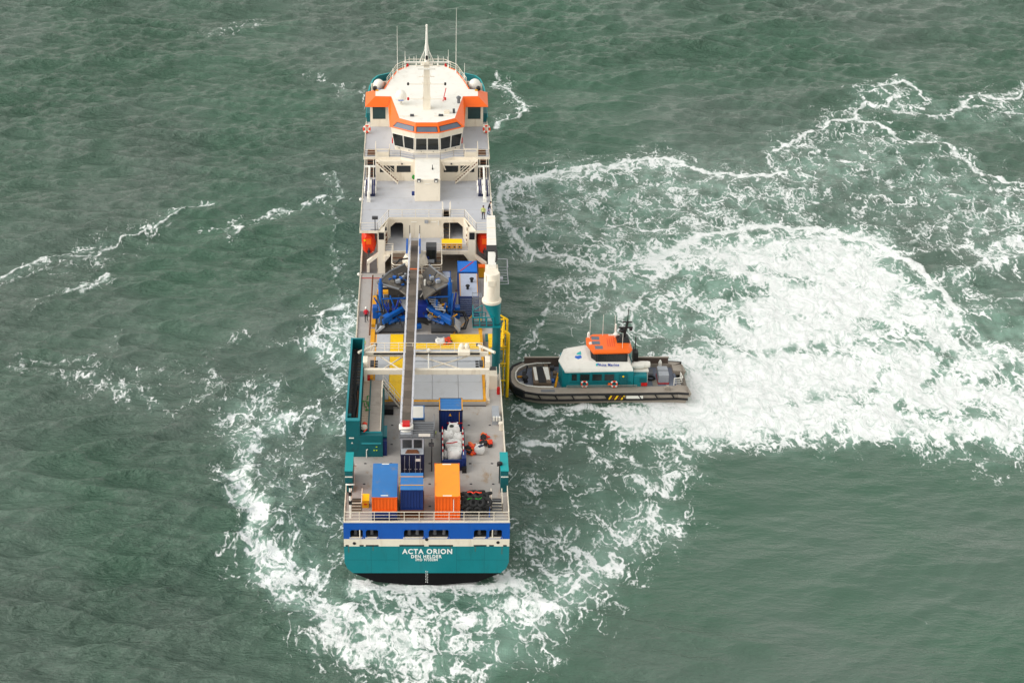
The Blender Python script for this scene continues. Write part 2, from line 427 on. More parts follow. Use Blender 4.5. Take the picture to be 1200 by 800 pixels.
FOAM_FIELDS = [
    (0.52, 3.89, [(-19.5,33.8),(-21.4,28.1)]),
    (0.66, 2.64, [(-16.3,29.2),(-18.9,26.6),(-20.5,22.7)]),
    (0.71, 2.39, [(-20.7,20.1),(-19.8,17.5),(-17.0,12.6)]),
    (0.42, 2.97, [(-14.4,30.0),(-10.5,28.1)]),
    (0.75, 2.9, [(-17.4,12.6),(-16.7,7.0),(-15.3,1.8),(-12.9,-3.3),(-9.4,-7.4)]),
    (0.46, 5.33, [(-14.2,10.9),(-12.9,4.7),(-8.3,-2.6)]),
    (0.77, 3.51, [(-9.4,-7.0),(-5.7,-8.7),(-1.6,-10.1)]),
    (0.6, 6.31, [(-4.9,-6.7),(0.0,-8.7),(5.7,-7.4)]),
    (0.66, 3.71, [(-2.4,-11.4),(1.6,-13.3),(6.0,-12.3),(9.7,-8.7)]),
    (0.71, 4.65, [(8.2,-6.0),(12.5,-2.6),(16.1,1.0)]),
    (0.63, 4.84, [(16.2,1.8),(20.0,6.3),(23.5,10.9)]),
    (0.5, 3.94, [(23.5,10.9),(25.8,15.8),(28.0,22.7)]),
    (0.46, 5.43, [(12.1,4.7),(15.7,7.8),(21.4,12.6)]),
    (0.42, 7.65, [(-2.5,-6.0),(3.3,-6.0),(9.9,-4.0)]),
    (0.46, 2.98, [(-8.0,-11.4),(-11.3,-10.1)]),
    (0.42, 2.43, [(11.1,-13.3),(7.8,-15.8),(1.6,-16.4)]),
    (0.38, 2.66, [(-19.8,4.7),(-18.8,2.5)]),
    (0.42, 3.04, [(0.0,-15.8),(-4.7,-14.5)]),
    (0.42, 2.89, [(25.9,20.9),(27.2,24.5)]),
    (0.38, 4.11, [(19.0,27.2),(22.6,25.4),(27.4,26.3)]),
    (0.29, 5.42, [(10.6,10.9),(12.9,4.7)]),
    (0.33, 5.22, [(13.4,30.0),(19.3,30.9)]),
    (0.52, 6.42, [(-6.6,-5.3),(0.0,-4.0),(8.3,-2.6)]),
    (0.42, 6.77, [(-15.5,17.5),(-12.2,7.8),(-9.2,-1.1)]),
    (0.35, 5.36, [(-19.4,31.9),(-15.2,28.1),(-10.1,30.0)]),
    (0.38, 7.01, [(13.2,9.4),(18.2,17.5),(24.1,20.9)]),
    (0.33, 5.57, [(10.0,17.5),(12.6,14.2),(8.9,10.9)]),
    (1.1, 6.86, [(29.0,31.9),(37.3,35.7),(45.9,39.7)]),
    (1.1, 11.53, [(39.2,48.1),(48.0,57.0),(54.7,64.1)]),
    (1.07, 9.21, [(49.9,39.7),(57.5,37.7),(63.9,35.7)]),
    (1.02, 7.79, [(39.7,66.6),(48.3,71.6),(56.2,71.6)]),
    (0.88, 8.1, [(59.1,59.3),(62.9,52.5),(64.9,43.8)]),
    (0.58, 6.34, [(67.0,48.1),(71.4,43.8)]),
    (0.74, 6.05, [(58.5,33.8),(68.7,33.8)]),
    (0.62, 6.08, [(68.4,66.6),(74.1,71.6),(80.1,75.5)]),
    (1.05, 3.86, [(24.0,30.0),(30.6,29.2),(38.3,29.2),(46.1,30.0)]),
    (1.02, 4.47, [(47.1,30.0),(55.8,30.3),(67.9,30.9)]),
    (0.75, 6.96, [(28.9,69.1),(33.7,71.6),(38.5,74.2)]),
    (0.7, 8.36, [(28.0,59.3),(32.5,61.7),(37.6,59.3)]),
    (0.62, 6.43, [(27.8,48.1),(31.4,52.5),(35.1,48.1)]),
    (1.02, 5.43, [(31.9,39.7),(35.9,39.7),(38.2,41.8)]),
    (0.85, 3.81, [(28.7,37.7),(30.7,33.8)]),
    (0.6, 5.21, [(22.1,66.6),(24.7,71.6),(22.7,74.2)]),
    (0.45, 7.2, [(14.2,87.9),(17.3,79.5),(22.9,76.8)]),
    (0.5, 9.28, [(21.6,90.8),(28.6,89.3),(34.9,92.2)]),
    (0.5, 8.98, [(27.7,79.5),(34.8,80.9),(40.8,82.3)]),
    (0.45, 8.31, [(39.3,89.3),(46.7,90.8),(52.2,87.9)]),
    (0.42, 8.68, [(51.5,90.8),(57.8,106.1),(65.4,112.6)]),
    (0.4, 7.59, [(55.5,99.8),(62.9,99.8),(67.7,93.7)]),
    (0.42, 7.36, [(58.8,85.0),(66.4,87.9),(74.3,90.8)]),
    (0.42, 7.5, [(74.0,99.8),(78.6,93.7),(83.5,87.9)]),
    (0.45, 7.2, [(69.2,79.5),(76.9,82.3),(82.0,82.3)]),
    (0.45, 5, [(19.4,59.3),(21.3,57.0),(23.9,61.7)]),
    (0.5, 5.2, [(70.3,130.3),(74.0,128.4),(74.5,124.8)]),
    (0.45, 5.16, [(86.8,125.9),(91.8,124.8)]),
    (0.65, 4.79, [(-11.9,48.1),(-10.5,52.5),(-9.1,43.8)]),
    (0.3, 6.5, [(22.7,48.1),(25.6,57.0)]),
    (0.6, 4.19, [(12.1,93.7),(18.4,97.6),(27.3,101.3),(34.8,102.3)]),
    (0.35, 3.37, [(-40.9,39.7),(-34.7,37.7),(-30.2,33.8)]),
    (0.3, 3.53, [(-46.0,71.6),(-36.9,79.5)]),
    (0.28, 3.78, [(-25.6,35.7),(-23.4,33.8),(-19.4,31.9)]),
    (0.3, 2.96, [(-16.6,137.9),(-10.8,128.4)]),
    (0.3, 3.19, [(-35.8,158.4),(-31.1,162.8)]),
]
AERATION = [
    (1.1, 13.81, [(28.4,64.1),(39.8,52.5),(51.6,48.1),(71.4,43.8)]),
    (0.9, 11.39, [(16.5,85.0),(26.1,87.9),(35.9,90.8),(47.5,87.9)]),
    (0.85, 10.18, [(55.5,99.8),(66.0,102.9),(72.6,93.7),(79.2,82.3)]),
    (0.85, 6.86, [(0.0,-6.7),(8.2,-6.7)]),
    (0.6, 5.24, [(17.1,3.2),(23.2,12.6)]),
    (0.6, 4.03, [(-14.7,4.7),(-8.2,-6.7)]),
    (0.8, 3.42, [(38.0,27.2),(47.5,27.2),(57.0,27.2),(67.1,28.1)]),
    (0.6, 4.74, [(79.4,123.0),(89.1,119.5)]),
]
FOAM_GAPS = [
    (0.38, 1.82, [(26.5,60.5),(31.6,62.9),(37.8,60.5),(42.9,58.9)]),
    (0.45, 1.73, [(26.2,47.0),(31.2,50.7),(36.2,49.0),(38.8,45.5)]),
    (0.3, 1.39, [(28.6,55.2),(34.8,53.8),(40.9,52.5)]),
    (0.22, 1.31, [(41.9,66.6),(49.0,62.9),(55.8,64.1)]),
    (0.3, 0.94, [(53.8,41.8),(51.1,34.7),(47.0,29.6)]),
    (0.4, 1.34, [(60.0,49.2),(60.9,43.8),(58.4,37.7)]),
    (0.4, 1.43, [(60.9,39.7),(64.1,36.7),(68.4,39.7)]),
    (0.45, 1.87, [(66.1,68.6),(71.6,70.3)]),
    (0.4, 1.56, [(71.1,64.1),(75.0,60.5)]),
    (0.35, 1.04, [(54.1,31.5),(58.8,30.7),(64.8,31.9)]),
    (0.2, 1.35, [(44.8,71.1),(52.0,73.7)]),
    (0.3, 1.25, [(65.2,49.2),(68.9,51.4),(72.3,50.3)]),
    (0.25, 1.14, [(45.3,53.6),(51.0,55.9),(55.6,52.5)]),
    (0.18, 1.22, [(40.6,43.8),(47.0,45.9),(51.7,43.8)]),
]

def axis(lo, hi, step, far):
    a = list(np.arange(lo, hi + step, step)); s = step; x = a[-1]
    while x < far: s *= 1.35; x += s; a.append(x)
    s = step; x = a[0]; pre = []
    while x > -far: s *= 1.35; x -= s; pre.append(x)
    return np.array(pre[::-1] + a)

def vnoise(x, y, cell, seed):
    """smooth value noise"""
    r = np.random.default_rng(seed); G = r.random((256, 256))
    u, v = x / cell, y / cell
    i, j = np.floor(u).astype(int), np.floor(v).astype(int); fu, fv = u - i, v - j
    fu = fu * fu * (3 - 2 * fu); fv = fv * fv * (3 - 2 * fv)
    g = lambda a, b: G[a % 256, b % 256]
    return (g(i, j) * (1 - fu) + g(i + 1, j) * fu) * (1 - fv) + (g(i, j + 1) * (1 - fu) + g(i + 1, j + 1) * fu) * fv
def fbm(x, y, cell, seed, o=4):
    t = 0; a = 1; n = 0
    for k in range(o): t = t + a * vnoise(x, y, cell, seed + k); n += a; a *= .55; cell *= .48
    return t / n

def make_sea():
    xs = axis(-84, 114, 0.26, 6000); ys = axis(-24, 184, 0.27, 6000)
    X, Y = np.meshgrid(xs, ys); X = X.ravel(); Y = Y.ravel()
    nx, ny = len(xs), len(ys)
    near = (X > -90) & (X < 120) & (Y > -30) & (Y < 190)
    # wind sea: directional wave trains, crests lying roughly across the picture
    r = np.random.default_rng(5)
    Z = np.zeros_like(X); DX = np.zeros_like(X); DY = np.zeros_like(X)
    rough = 0.55 + 0.75 * fbm(X, Y, 46, 31, 3)
    lee = np.exp(-(((X - 42) / 36.) ** 2 + ((Y - 10) / 46.) ** 2))         # sheltered water on the starboard quarter
    lee2 = np.exp(-(((X - 26) / 26.) ** 2 + ((Y - 92) / 40.) ** 2))
    rough = rough * (1 - .75 * lee) * (1 - .3 * lee2)
    for k in range(64):
        lam = 1.7 * (17 / 1.7) ** ((k + r.random()) / 64)
        th = math.radians(103 + r.normal(0, 26 if lam < 6 else 15))
        kk = 2 * math.pi / lam; amp = 0.0150 * lam ** .66 * (.6 + .8 * r.random()) * (.8 if lam > 9 else 1)
        p = kk * (X * math.cos(th) + Y * math.sin(th)) + r.random() * 6.283
        s, c = np.sin(p), np.cos(p); a = amp * rough
        Z += a * c; DX -= a * .8 * s * math.cos(th); DY -= a * .8 * s * math.sin(th)
    chop = np.clip(rough * (1 + .35 * np.clip((-X - 4) / 30., 0, 1)) * 1.1 * (1 + .25 * np.clip((Y - 90) / 60., 0, 1)) * (1 + .35 * np.clip((-X - 10) / 40., 0, 1) * np.clip((Y - 60) / 60., 0, 1)), .2, 2.4)
    for lam, th, amp in ((34, 98, .16), (27, 112, .13), (22, 84, .11), (19, 120, .10), (41, 106, .14)):
        kk = 2 * math.pi / lam; p = kk * (X * math.cos(math.radians(th)) + Y * math.sin(math.radians(th))) + lam; Z += amp * np.cos(p) * (1 - .5 * lee)
    # foam fields
    wx = X + 5.2 * (fbm(X, Y, 7, 51) - .5) + 1.6 * (fbm(X, Y, 1.8, 61, 3) - .5)
    wy = Y + 7.5 * (fbm(X, Y, 7, 71) - .5) + 2.4 * (fbm(X, Y, 1.8, 81, 3) - .5)
    lw = X + 1.9 * (fbm(X, Y, 3, 52) - .5) + .8 * (fbm(X, Y, 1.0, 62, 2) - .5); lh = Y + 3.0 * (fbm(X, Y, 3, 72) - .5) + 1.2 * (fbm(X, Y, 1.0, 82, 2) - .5)
    def field(strokes, PX, PY, yscale, soft):
        F = np.zeros_like(X)
        for s, w, pts in strokes:
            ps = np.array(pts); m = w * 2.2 + 8
            sel = np.where((X > ps[:, 0].min() - m) & (X < ps[:, 0].max() + m) & (Y > ps[:, 1].min() - m * yscale) & (Y < ps[:, 1].max() + m * yscale))[0]
            if not len(sel): continue
            x, y = PX[sel], PY[sel] / yscale; best = np.full(len(sel), 1e9)
            for (ax, ay), (bx, by) in zip(ps[:-1], ps[1:]):
                ay, by = ay / yscale, by / yscale
                dx, dy = bx - ax, by - ay; L2 = dx * dx + dy * dy + 1e-9
                t = np.clip(((x - ax) * dx + (y - ay) * dy) / L2, 0, 1)
                best = np.minimum(best, np.hypot(x - ax - t * dx, y - ay - t * dy))
            q = np.clip(1.0 - best / (w * soft), 0, 1); q = q * q * (3 - 2 * q)
            F[sel] = np.maximum(F[sel], s * q)
        return F
    D = field(FOAM_FIELDS, wx, wy, 1.6, 1.6)
    D = np.maximum(D, .52 * field([(s_, w * 2.6 + .5, p) for s_, w, p in FOAM_LINES], wx, wy, 1.5, 1.5))
    Ln = field(FOAM_LINES, lw, lh, 1.5, 1.5)
    D = D - field(FOAM_GAPS, wx, wy, 1.6, 1.5); D = np.clip(D, 0, 1.2)
    A = field(AERATION, wx, wy, 1.7, 1.35)
    # stray whitecaps and old foam flecks
    fl = fbm(X, Y, 9, 90, 3); fine = vnoise(X * 1.0, Y * .6, .7, 95)
    speck = np.clip((fl - .60) * 5, 0, 1) * np.clip((fine - .83) * 6, 0, 1) * .42
    Ln = np.maximum(Ln, speck * (X > -200))
    # churned water rises and roughens
    ch = np.clip(D * 1.2, 0, 1)
    Z = Z * (1 - .45 * ch) + ch * (.95 * (fbm(X, Y, 5.0, 101, 5) - .42) + .22 * (vnoise(X, Y * .8, .8, 107) - .5))
    Z += .22 * Ln * (D < .3) * (Ln > .3)
    calm = np.exp(-(np.maximum(np.abs(X - 19.8) - 10, 0) ** 2 + np.maximum(np.abs(Y - 37) - 4, 0) ** 2) / 6.)
    Z *= (1 - .72 * calm); DX *= (1 - calm); DY *= (1 - calm)
    hullm = np.exp(-(np.maximum(np.abs(X) - 8, 0) ** 2 + np.maximum(np.abs(Y - 47) - 49, 0) ** 2) / 5.)
    Z *= (1 - .5 * hullm)
    Z[~near] = 0; DX[~near] = 0; DY[~near] = 0
    co = np.empty((len(X), 3)); co[:, 0] = X + DX; co[:, 1] = Y + DY; co[:, 2] = Z
    idx = np.arange(nx * ny).reshape(ny, nx)
    q = np.stack([idx[:-1, :-1], idx[:-1, 1:], idx[1:, 1:], idx[1:, :-1]], -1).reshape(-1, 4)
    me = bpy.data.meshes.new('sea')
    me.vertices.add(len(X)); me.vertices.foreach_set('co', co.ravel())
    me.loops.add(q.size); me.loops.foreach_set('vertex_index', q.ravel().astype(np.int32))
    me.polygons.add(len(q)); me.polygons.foreach_set('loop_start', np.arange(0, q.size, 4, dtype=np.int32))
    me.update(calc_edges=True)
    me.polygons.foreach_set('use_smooth', np.ones(len(q), bool))
    for nm, F in (('foam_density', D), ('foam_line', Ln), ('aeration', A), ('chop', chop)):
        at = me.attributes.new(nm, 'FLOAT', 'POINT'); at.data.foreach_set('value', F.astype(np.float32))
    me.materials.append(sea_material())
    o = bpy.data.objects.new('sea', me); COL.objects.link(o); o.location = (0, 0, WATER_Z); o['kind'] = 'structure'
    o['label'] = 'grey green choppy open sea with white foam wakes'
    return o

def sea_material():
    m = bpy.data.materials.new('sea_water'); m.use_nodes = True
    nt = m.node_tree; N, L = nt.nodes, nt.links
    b = N['Principled BSDF']
    tc = N.new('ShaderNodeTexCoord').outputs['Object']
    def mathn(op, a, c=None, clamp=False):
        n = N.new('ShaderNodeMath'); n.operation = op; n.use_clamp = clamp
        for i, v in enumerate((a, c)):
            if v is None: continue
            if isinstance(v, (int, float)): n.inputs[i].default_value = v
            else: L.new(v, n.inputs[i])
        return n.outputs[0]
    def noise(vec, sc, det=6, rg=.6, dist=0.0):
        n = N.new('ShaderNodeTexNoise'); n.noise_dimensions = '2D'; n.inputs['Scale'].default_value = sc; n.inputs['Detail'].default_value = det
        n.inputs['Roughness'].default_value = rg; n.inputs['Distortion'].default_value = dist
        L.new(vec, n.inputs['Vector']); return n
    def mapr(v, a, c, d=0., e=1., smooth=True):
        n = N.new('ShaderNodeMapRange'); n.interpolation_type = 'SMOOTHSTEP' if smooth else 'LINEAR'
        for i, k in enumerate((v, a, c, d, e)):
            if isinstance(k, (int, float)): n.inputs[i].default_value = k
            else: L.new(k, n.inputs[i])
        return n.outputs[0]
    def attr(nm):
        n = N.new('ShaderNodeAttribute'); n.attribute_name = nm; return n.outputs['Fac']
    def scalev(vec, s):
        n = N.new('ShaderNodeVectorMath'); n.operation = 'MULTIPLY'; L.new(vec, n.inputs[0]); n.inputs[1].default_value = s; return n.outputs[0]
    def mixc(f, a, c):
        n = N.new('ShaderNodeMix'); n.data_type = 'RGBA'
        for i, k in ((0, f), (6, a), (7, c)):
            if isinstance(k, tuple): n.inputs[i].default_value = (*k, 1)
            elif isinstance(k, float): n.inputs[i].default_value = k
            else: L.new(k, n.inputs[i])
        return n.outputs[2]
    flat = scalev(tc, (1, .62, 1))
    wn_ = noise(flat, .30, 3, .55)
    off = N.new('ShaderNodeVectorMath'); off.operation = 'SUBTRACT'; L.new(wn_.outputs['Color'], off.inputs[0]); off.inputs[1].default_value = (.5, .5, .5)
    warp = N.new('ShaderNodeVectorMath'); warp.operation = 'MULTIPLY_ADD'; L.new(off.outputs[0], warp.inputs[0]); warp.inputs[1].default_value = (5.2, 5.2, 0); L.new(flat, warp.inputs[2])
    wv = warp.outputs[0]
    def lace(sc):
        v = N.new('ShaderNodeTexVoronoi'); v.voronoi_dimensions = '2D'; v.feature = 'DISTANCE_TO_EDGE'; v.inputs['Scale'].default_value = sc
        L.new(wv, v.inputs['Vector']); return v.outputs['Distance']
    l1, l2, l3 = lace(.30), lace(.72), lace(1.7)
    D, Ln, A = attr('foam_density'), attr('foam_line'), attr('aeration')
    n_big = noise(flat, .42, 6, .62).outputs['Fac']
    n_fine = noise(wv, 1.35, 6, .62).outputs['Fac']
    def madd(x, k, c):
        o = mathn('MULTIPLY_ADD', x, k); o.node.inputs[2].default_value = c; return o
    def ridged(vec, sc, det, lac=2.1):
        n = noise(vec, sc, det, .6); n.noise_type = 'RIDGED_MULTIFRACTAL'; n.inputs['Lacunarity'].default_value = lac
        n.inputs['Offset'].default_value = 1.0; n.inputs['Gain'].default_value = 1.6; n.normalize = False
        return n.outputs['Fac']
    r1 = mapr(ridged(wv, .20, 4), .55, 1.75, 0., 1., False)         # broad curling filaments
    r2 = mapr(ridged(wv, .74, 4), .55, 1.75, 0., 1., False)         # fine lace
    r3 = mapr(ridged(flat, 1.7, 3), .55, 1.75, 0., 1., False)
    f2 = mathn('SUBTRACT', 1.0, mapr(l2, 0.0, madd(D, .34, .04)))
    f1 = mathn('SUBTRACT', 1.0, mapr(l1, 0.0, madd(D, .18, .05)))
    v = mathn('ADD', mathn('MULTIPLY', r1, .32), mathn('ADD', mathn('MULTIPLY', r2, .38), mathn('MULTIPLY', r3, .26)))
    v = mathn('ADD', v, mathn('MULTIPLY', f1, .22)); v = mathn('ADD', v, mathn('MULTIPLY', f2, .16))
    v = mathn('ADD', v, mathn('MULTIPLY', n_fine, .34)); v = mathn('ADD', v, mathn('MULTIPLY', n_big, .40))
    thr = madd(D, -.86, 1.40)
    lacef = mapr(mathn('SUBTRACT', v, thr), -.08, .34)
    lacef = mathn('MULTIPLY', lacef, mapr(D, .03, .22))
    # churned heart of the wash: closed white with soft swirling gaps
    sol = mathn('ADD', D, mathn('ADD', mathn('MULTIPLY', n_big, .55), mathn('MULTIPLY', n_fine, .22)))
    sol = mathn('ADD', sol, mathn('MULTIPLY', r1, .14))
    solid = mapr(sol, 1.12, 1.46)
    foamD = mathn('MAXIMUM', lacef, solid)
    # foam lines, frayed and broken by noise
    lt = mathn('ADD', mathn('MULTIPLY', Ln, .94), mathn('ADD', mathn('MULTIPLY', n_fine, .72), mathn('MULTIPLY', r2, .22)))
    lt = mathn('ADD', lt, mathn('MULTIPLY', n_big, .42))
    foamL = mathn('MULTIPLY', mapr(lt, .98, 1.46), mapr(Ln, .06, .30))
    foam = mathn('MAXIMUM', foamD, foamL)
    # thin milky veil round the foam
    veil = mathn('MULTIPLY', mapr(mathn('ADD', mathn('MAXIMUM', D, mathn('MULTIPLY', Ln, .8)), mathn('MULTIPLY', n_big, .55)), .46, 1.25), .80)
    tint = noise(scalev(tc, (.5, .3, 1)), .06, 3, .5).outputs['Fac']
    base = mixc(mapr(tint, .35, .65), (.054, .118, .078), (.084, .130, .102))
    aer = mathn('MULTIPLY', A, mapr(n_big, .3, .72, .15, 1.0))
    milk = mathn('MAXIMUM', mathn('MULTIPLY', aer, .80), veil)
    wcol = mixc(milk, base, (.26, .41, .335))
    col = mixc(foam, wcol, mixc(mapr(n_fine, .3, .62), (.66, .71, .68), (.84, .85, .84)))
    L.new(col, b.inputs['Base Color'])
    L.new(mapr(foam, .0, .5, .12, .9), b.inputs['Roughness'])
    b.inputs['IOR'].default_value = 1.333
    L.new(mapr(foam, 0., .6, .5, .08), b.inputs['Specular IOR Level'])
    # ripples, stretched along the crests, and froth relief
    rip = noise(scalev(tc, (.5, 1.2, 1)), 1.9, 5, .62, .2).outputs['Fac']
    rip2 = noise(scalev(tc, (.42, 1.15, 1)), .62, 4, .6, .3).outputs['Fac']
    patch = mathn('MULTIPLY', attr('chop'), mapr(noise(tc, .05, 3, .5).outputs['Fac'], .3, .7, .75, 1.6))
    h = mathn('ADD', mathn('MULTIPLY', rip, .34), mathn('MULTIPLY', rip2, .72))
    h = mathn('MULTIPLY', h, mathn('MULTIPLY', patch, mapr(D, .25, .8, 1.0, .22)))
    froth = noise(wv, 1.5, 5, .62).outputs['Fac']
    h = mathn('ADD', h, mathn('MULTIPLY', mathn('MULTIPLY', D, froth), .28))
    bp = N.new('ShaderNodeBump'); bp.inputs['Strength'].default_value = 1.0; bp.inputs['Distance'].default_value = .62
    L.new(h, bp.inputs['Height']); L.new(bp.outputs[0], b.inputs['Normal'])
    return m

make_sea()

# ------------------------------------------------------------------ the big ship
YS = -1.82                                     # transom
ship = thing('offshore_supply_ship', 'long teal, blue and cream offshore ship with orange wheelhouse roof and cargo deck', 'ship', (0, 47, WATER_Z))

# plan of the hull edge: (y, half beam)
PLAN = [(YS, 8.0), (4, 8.0), (12, 8.0), (40, 8.0), (70, 8.0), (84, 8.0), (88, 7.95), (91, 7.8), (93.9, 7.4), (95.3, 6.8), (96.3, 5.3), (97.0, 3.5), (97.4, 1.6), (97.5, 0.05)]
def hull_sections(levels):
    """levels: list of functions (y, hb) -> (x, z); returns a lofted strip on both sides"""
    b = MB()
    for sgn in (-1, 1):
        rows = [[(sgn * fx(y, hb)[0], y, fx(y, hb)[1]) for fx in levels] for y, hb in PLAN]
        n = len(levels); vs = [p for r_ in rows for p in r_]
        fs = [(i * n + j, i * n + j + 1, (i + 1) * n + j + 1, (i + 1) * n + j) for i in range(len(rows) - 1) for j in range(n - 1)]
        b.add(vs, fs)
    return b
tr = lambda y: max(0.0, min(1.0, (y - YS) / 9.0))           # 0 at the transom, 1 where the full section begins
mixf = lambda a, c, t: a + (c - a) * t
hull = hull_sections([lambda y, h: (h, -2.75), lambda y, h: (h, -4.6), lambda y, h: (mixf(h - .25, h * .985, tr(y)), -5.35), lambda y, h: (mixf(h - .8, h * .97, tr(y)), -5.9)])
b = hull
b.add([(-8, YS, -2.75), (8, YS, -2.75), (8, YS, -4.6), (7.75, YS, -5.35), (7.2, YS, -5.9), (-7.2, YS, -5.9), (-7.75, YS, -5.35), (-8, YS, -4.6)], [tuple(range(8))])
hull_o = b.build('hull', TEAL, ship, smooth='auto')
b = hull_sections([lambda y, h: (mixf(h - .8, h * .97, tr(y)), -5.9), lambda y, h: (mixf(5.0, h * .96, tr(y)), mixf(-6.95, -8.4, tr(y))), lambda y, h: (0, mixf(-7.5, -9.2, tr(y)))])
b.add([(-7.2, YS, -5.9), (7.2, YS, -5.9), (5.0, YS, -6.95), (0, YS, -7.5), (-5.0, YS, -6.95)], [(0, 1, 2, 3, 4)])
b.build('hull_bottom', mat('antifouling_black', (.006, .006, .007), .85, .2, spec=.15), ship, smooth='auto')
b = hull_sections([lambda y, h: (h + .01, -1.88), lambda y, h: (h + .01, -2.75)])
b.build('cream_stripe', CREAM, ship)
b = hull_sections([lambda y, h: (h + .02, 0.0), lambda y, h: (h + .02, -1.88)])
b.build('blue_band', BLUEB, ship)
# transom: blue band with six mooring openings, cream stripe with scuppers
OPEN = [(-7.41, -6.13), (-5.90, -4.65), (-2.23, -0.25), (0.16, 2.14), (4.52, 5.80), (6.00, 7.29)]
zt, zb = -0.80, -1.74
b = MB()
b.box(-8.02, 8.02, YS - .02, YS + .12, zt, 0.0); b.box(-8.02, 8.02, YS - .02, YS + .12, -1.88, zb)
xs_ = [-8.02] + [v for o in OPEN for v in o] + [8.02]
for k in range(0, len(xs_), 2): b.box(xs_[k], xs_[k + 1], YS - .02, YS + .12, zb, zt)
transom = b.build('transom_band', BLUEB, ship)
b = MB(); b.box(-8.01, 8.01, YS - .01, YS + .1, -2.75, -1.88); stripe = b.build('transom_stripe', CREAM, ship)
for a, c in [(-7.85, -7.55), (-6.5, -6.1), (-5.9, -4.65), (-2.65, -.25), (.2, 2.55), (4.55, 5.8), (6.05, 6.5), (7.4, 7.75)]:
    MB().box(a, c, YS - .025, YS + .05, -2.74, -2.58).build('scupper', BLACK, stripe)  # black box paints in the shade of each slot
for x, z in ((-7.0, -2.4), (6.9, -2.3), (0, -1.95)):
    q = MB(); q.lathe((x, YS - .02, z), [(.02, -.06), (.13, -.06), (.17, 0), (.17, .06)], 12, 'y'); q.build('fairlead', BLACK, stripe)
for a, c in OPEN:
    f = MB(); t = .045
    f.box(a - t, c + t, YS - .06, YS + .1, zb - t, zb + t); f.build('sill', CREAM, transom)
    f = MB()
    f.box(a - .02, c + .02, YS - .03, YS + .1, zt - .03, zt + .03); f.box(a - .02, a + .03, YS - .03, YS + .1, zb + t, zt - .03); f.box(c - .03, c + .02, YS - .03, YS + .1, zb + t, zt - .03)
    for sx, x in ((1, a), (-1, c)):
        for sz, z in ((1, zb), (-1, zt)):
            f.slab([(x, YS - .025, z), (x + sx * .16, YS - .025, z), (x, YS - .025, z + sz * .16)], .1)
    f.build('opening_frame', BLUEB, transom)
for x in (-6.45, 6.35):
    q = MB(); q.tube((x, YS + .02, zb), (x, YS + .02, zt), .06, 8); q.build('pillar', CREAM, transom)
# mooring deck behind the openings
b = MB(); b.box(-7.9, 7.9, YS + .13, 5, -1.9, -1.80); b.box(-7.9, 7.9, 5, 5.1, -1.8, -.12); b.box(-7.9, -7.8, YS + .13, 5, -1.8, -.12); b.box(7.8, 7.9, YS + .13, 5, -1.8, -.12)
b.build('mooring_deck', GREYD, ship)
for x in (-6.9, -5.3, -1.7, -.9, .8, 1.7, 5.1, 6.7):
    q = MB(); q.lathe((x, YS + .75, -1.8), [(.2, 0), (.17, .1), (.15, .5), (.24, .55), (.22, .62), (.05, .64)], 12); q.build('bollard', GREY, ship)
for x in (-1.3, 1.3, 5.2, -5.4):
    q = MB(); q.lathe((x, YS + 2.4, -1.2), [(.5, -.5), (.5, -.42), (.22, -.4), (.22, .4), (.5, .42), (.5, .5)], 14, 'x'); q.box(x - .6, x + .6, YS + 2.0, YS + 2.8, -1.8, -1.5); q.build('winch', GREYL, ship, smooth='auto')

# lettering on the transom
def text_mesh(s, width, z0, y, cx, name, m, parent, hscale=1.0, bold=.012, rot=None, loc=None):
    c = bpy.data.curves.new(name, 'FONT'); c.body = s; c.align_x = 'CENTER'; c.size = 1.0; c.offset = bold; c.extrude = 0.012; c.space_character = 1.16
    c.resolution_u = 3
    o = bpy.data.objects.new(name, c); COL.objects.link(o)
    dg = bpy.context.evaluated_depsgraph_get(); me = bpy.data.meshes.new_from_object(o.evaluated_get(dg))
    bpy.data.objects.remove(o); bpy.data.curves.remove(c)
    v = np.array([p.co[:] for p in me.vertices]); w = v[:, 0].max() - v[:, 0].min(); k = width / w; mid = (v[:, 0].max() + v[:, 0].min()) / 2
    org = ORG[parent]
    h = v[:, 1].max()
    for p in me.vertices:
        x, yy, z = p.co
        q = Vector(((x - mid) * k, -z, yy * k * hscale))
        if rot is not None: q = rot @ q
        base = Vector(loc) if loc is not None else Vector((cx, y, z0))
        p.co = q + base - Vector(org)
    me.materials.clear(); me.materials.append(m)
    o = bpy.data.objects.new(name, me); COL.objects.link(o); o.parent = parent; ORG[o] = org
    return o
LETW = mat('lettering_white', lin(236, 236, 232), .5, .03)
text_mesh('ACTA ORION', 4.85, -3.60, YS - .02, .05, 'lettering', LETW, hull_o, 1.12, .03)
text_mesh('DEN HELDER', 2.98, -4.10, YS - .02, -.02, 'lettering', LETW, hull_o, 1.12, .03)
text_mesh('IMO 9733284', 2.15, -4.44, YS - .02, 0, 'lettering', LETW, hull_o, 1.15, .028)
for k in range(9):
    MB().box(-.12 + .03 * (k % 2), -.03, YS - .03, YS + .02, -5.7 - k * .16, -5.64 - k * .16).build('draught_mark', LETW, hull_o); MB().box(.06, .13 - .03 * (k % 2), YS - .03, YS + .02, -5.75 - k * .16, -5.69 - k * .16).build('draught_mark', LETW, hull_o)

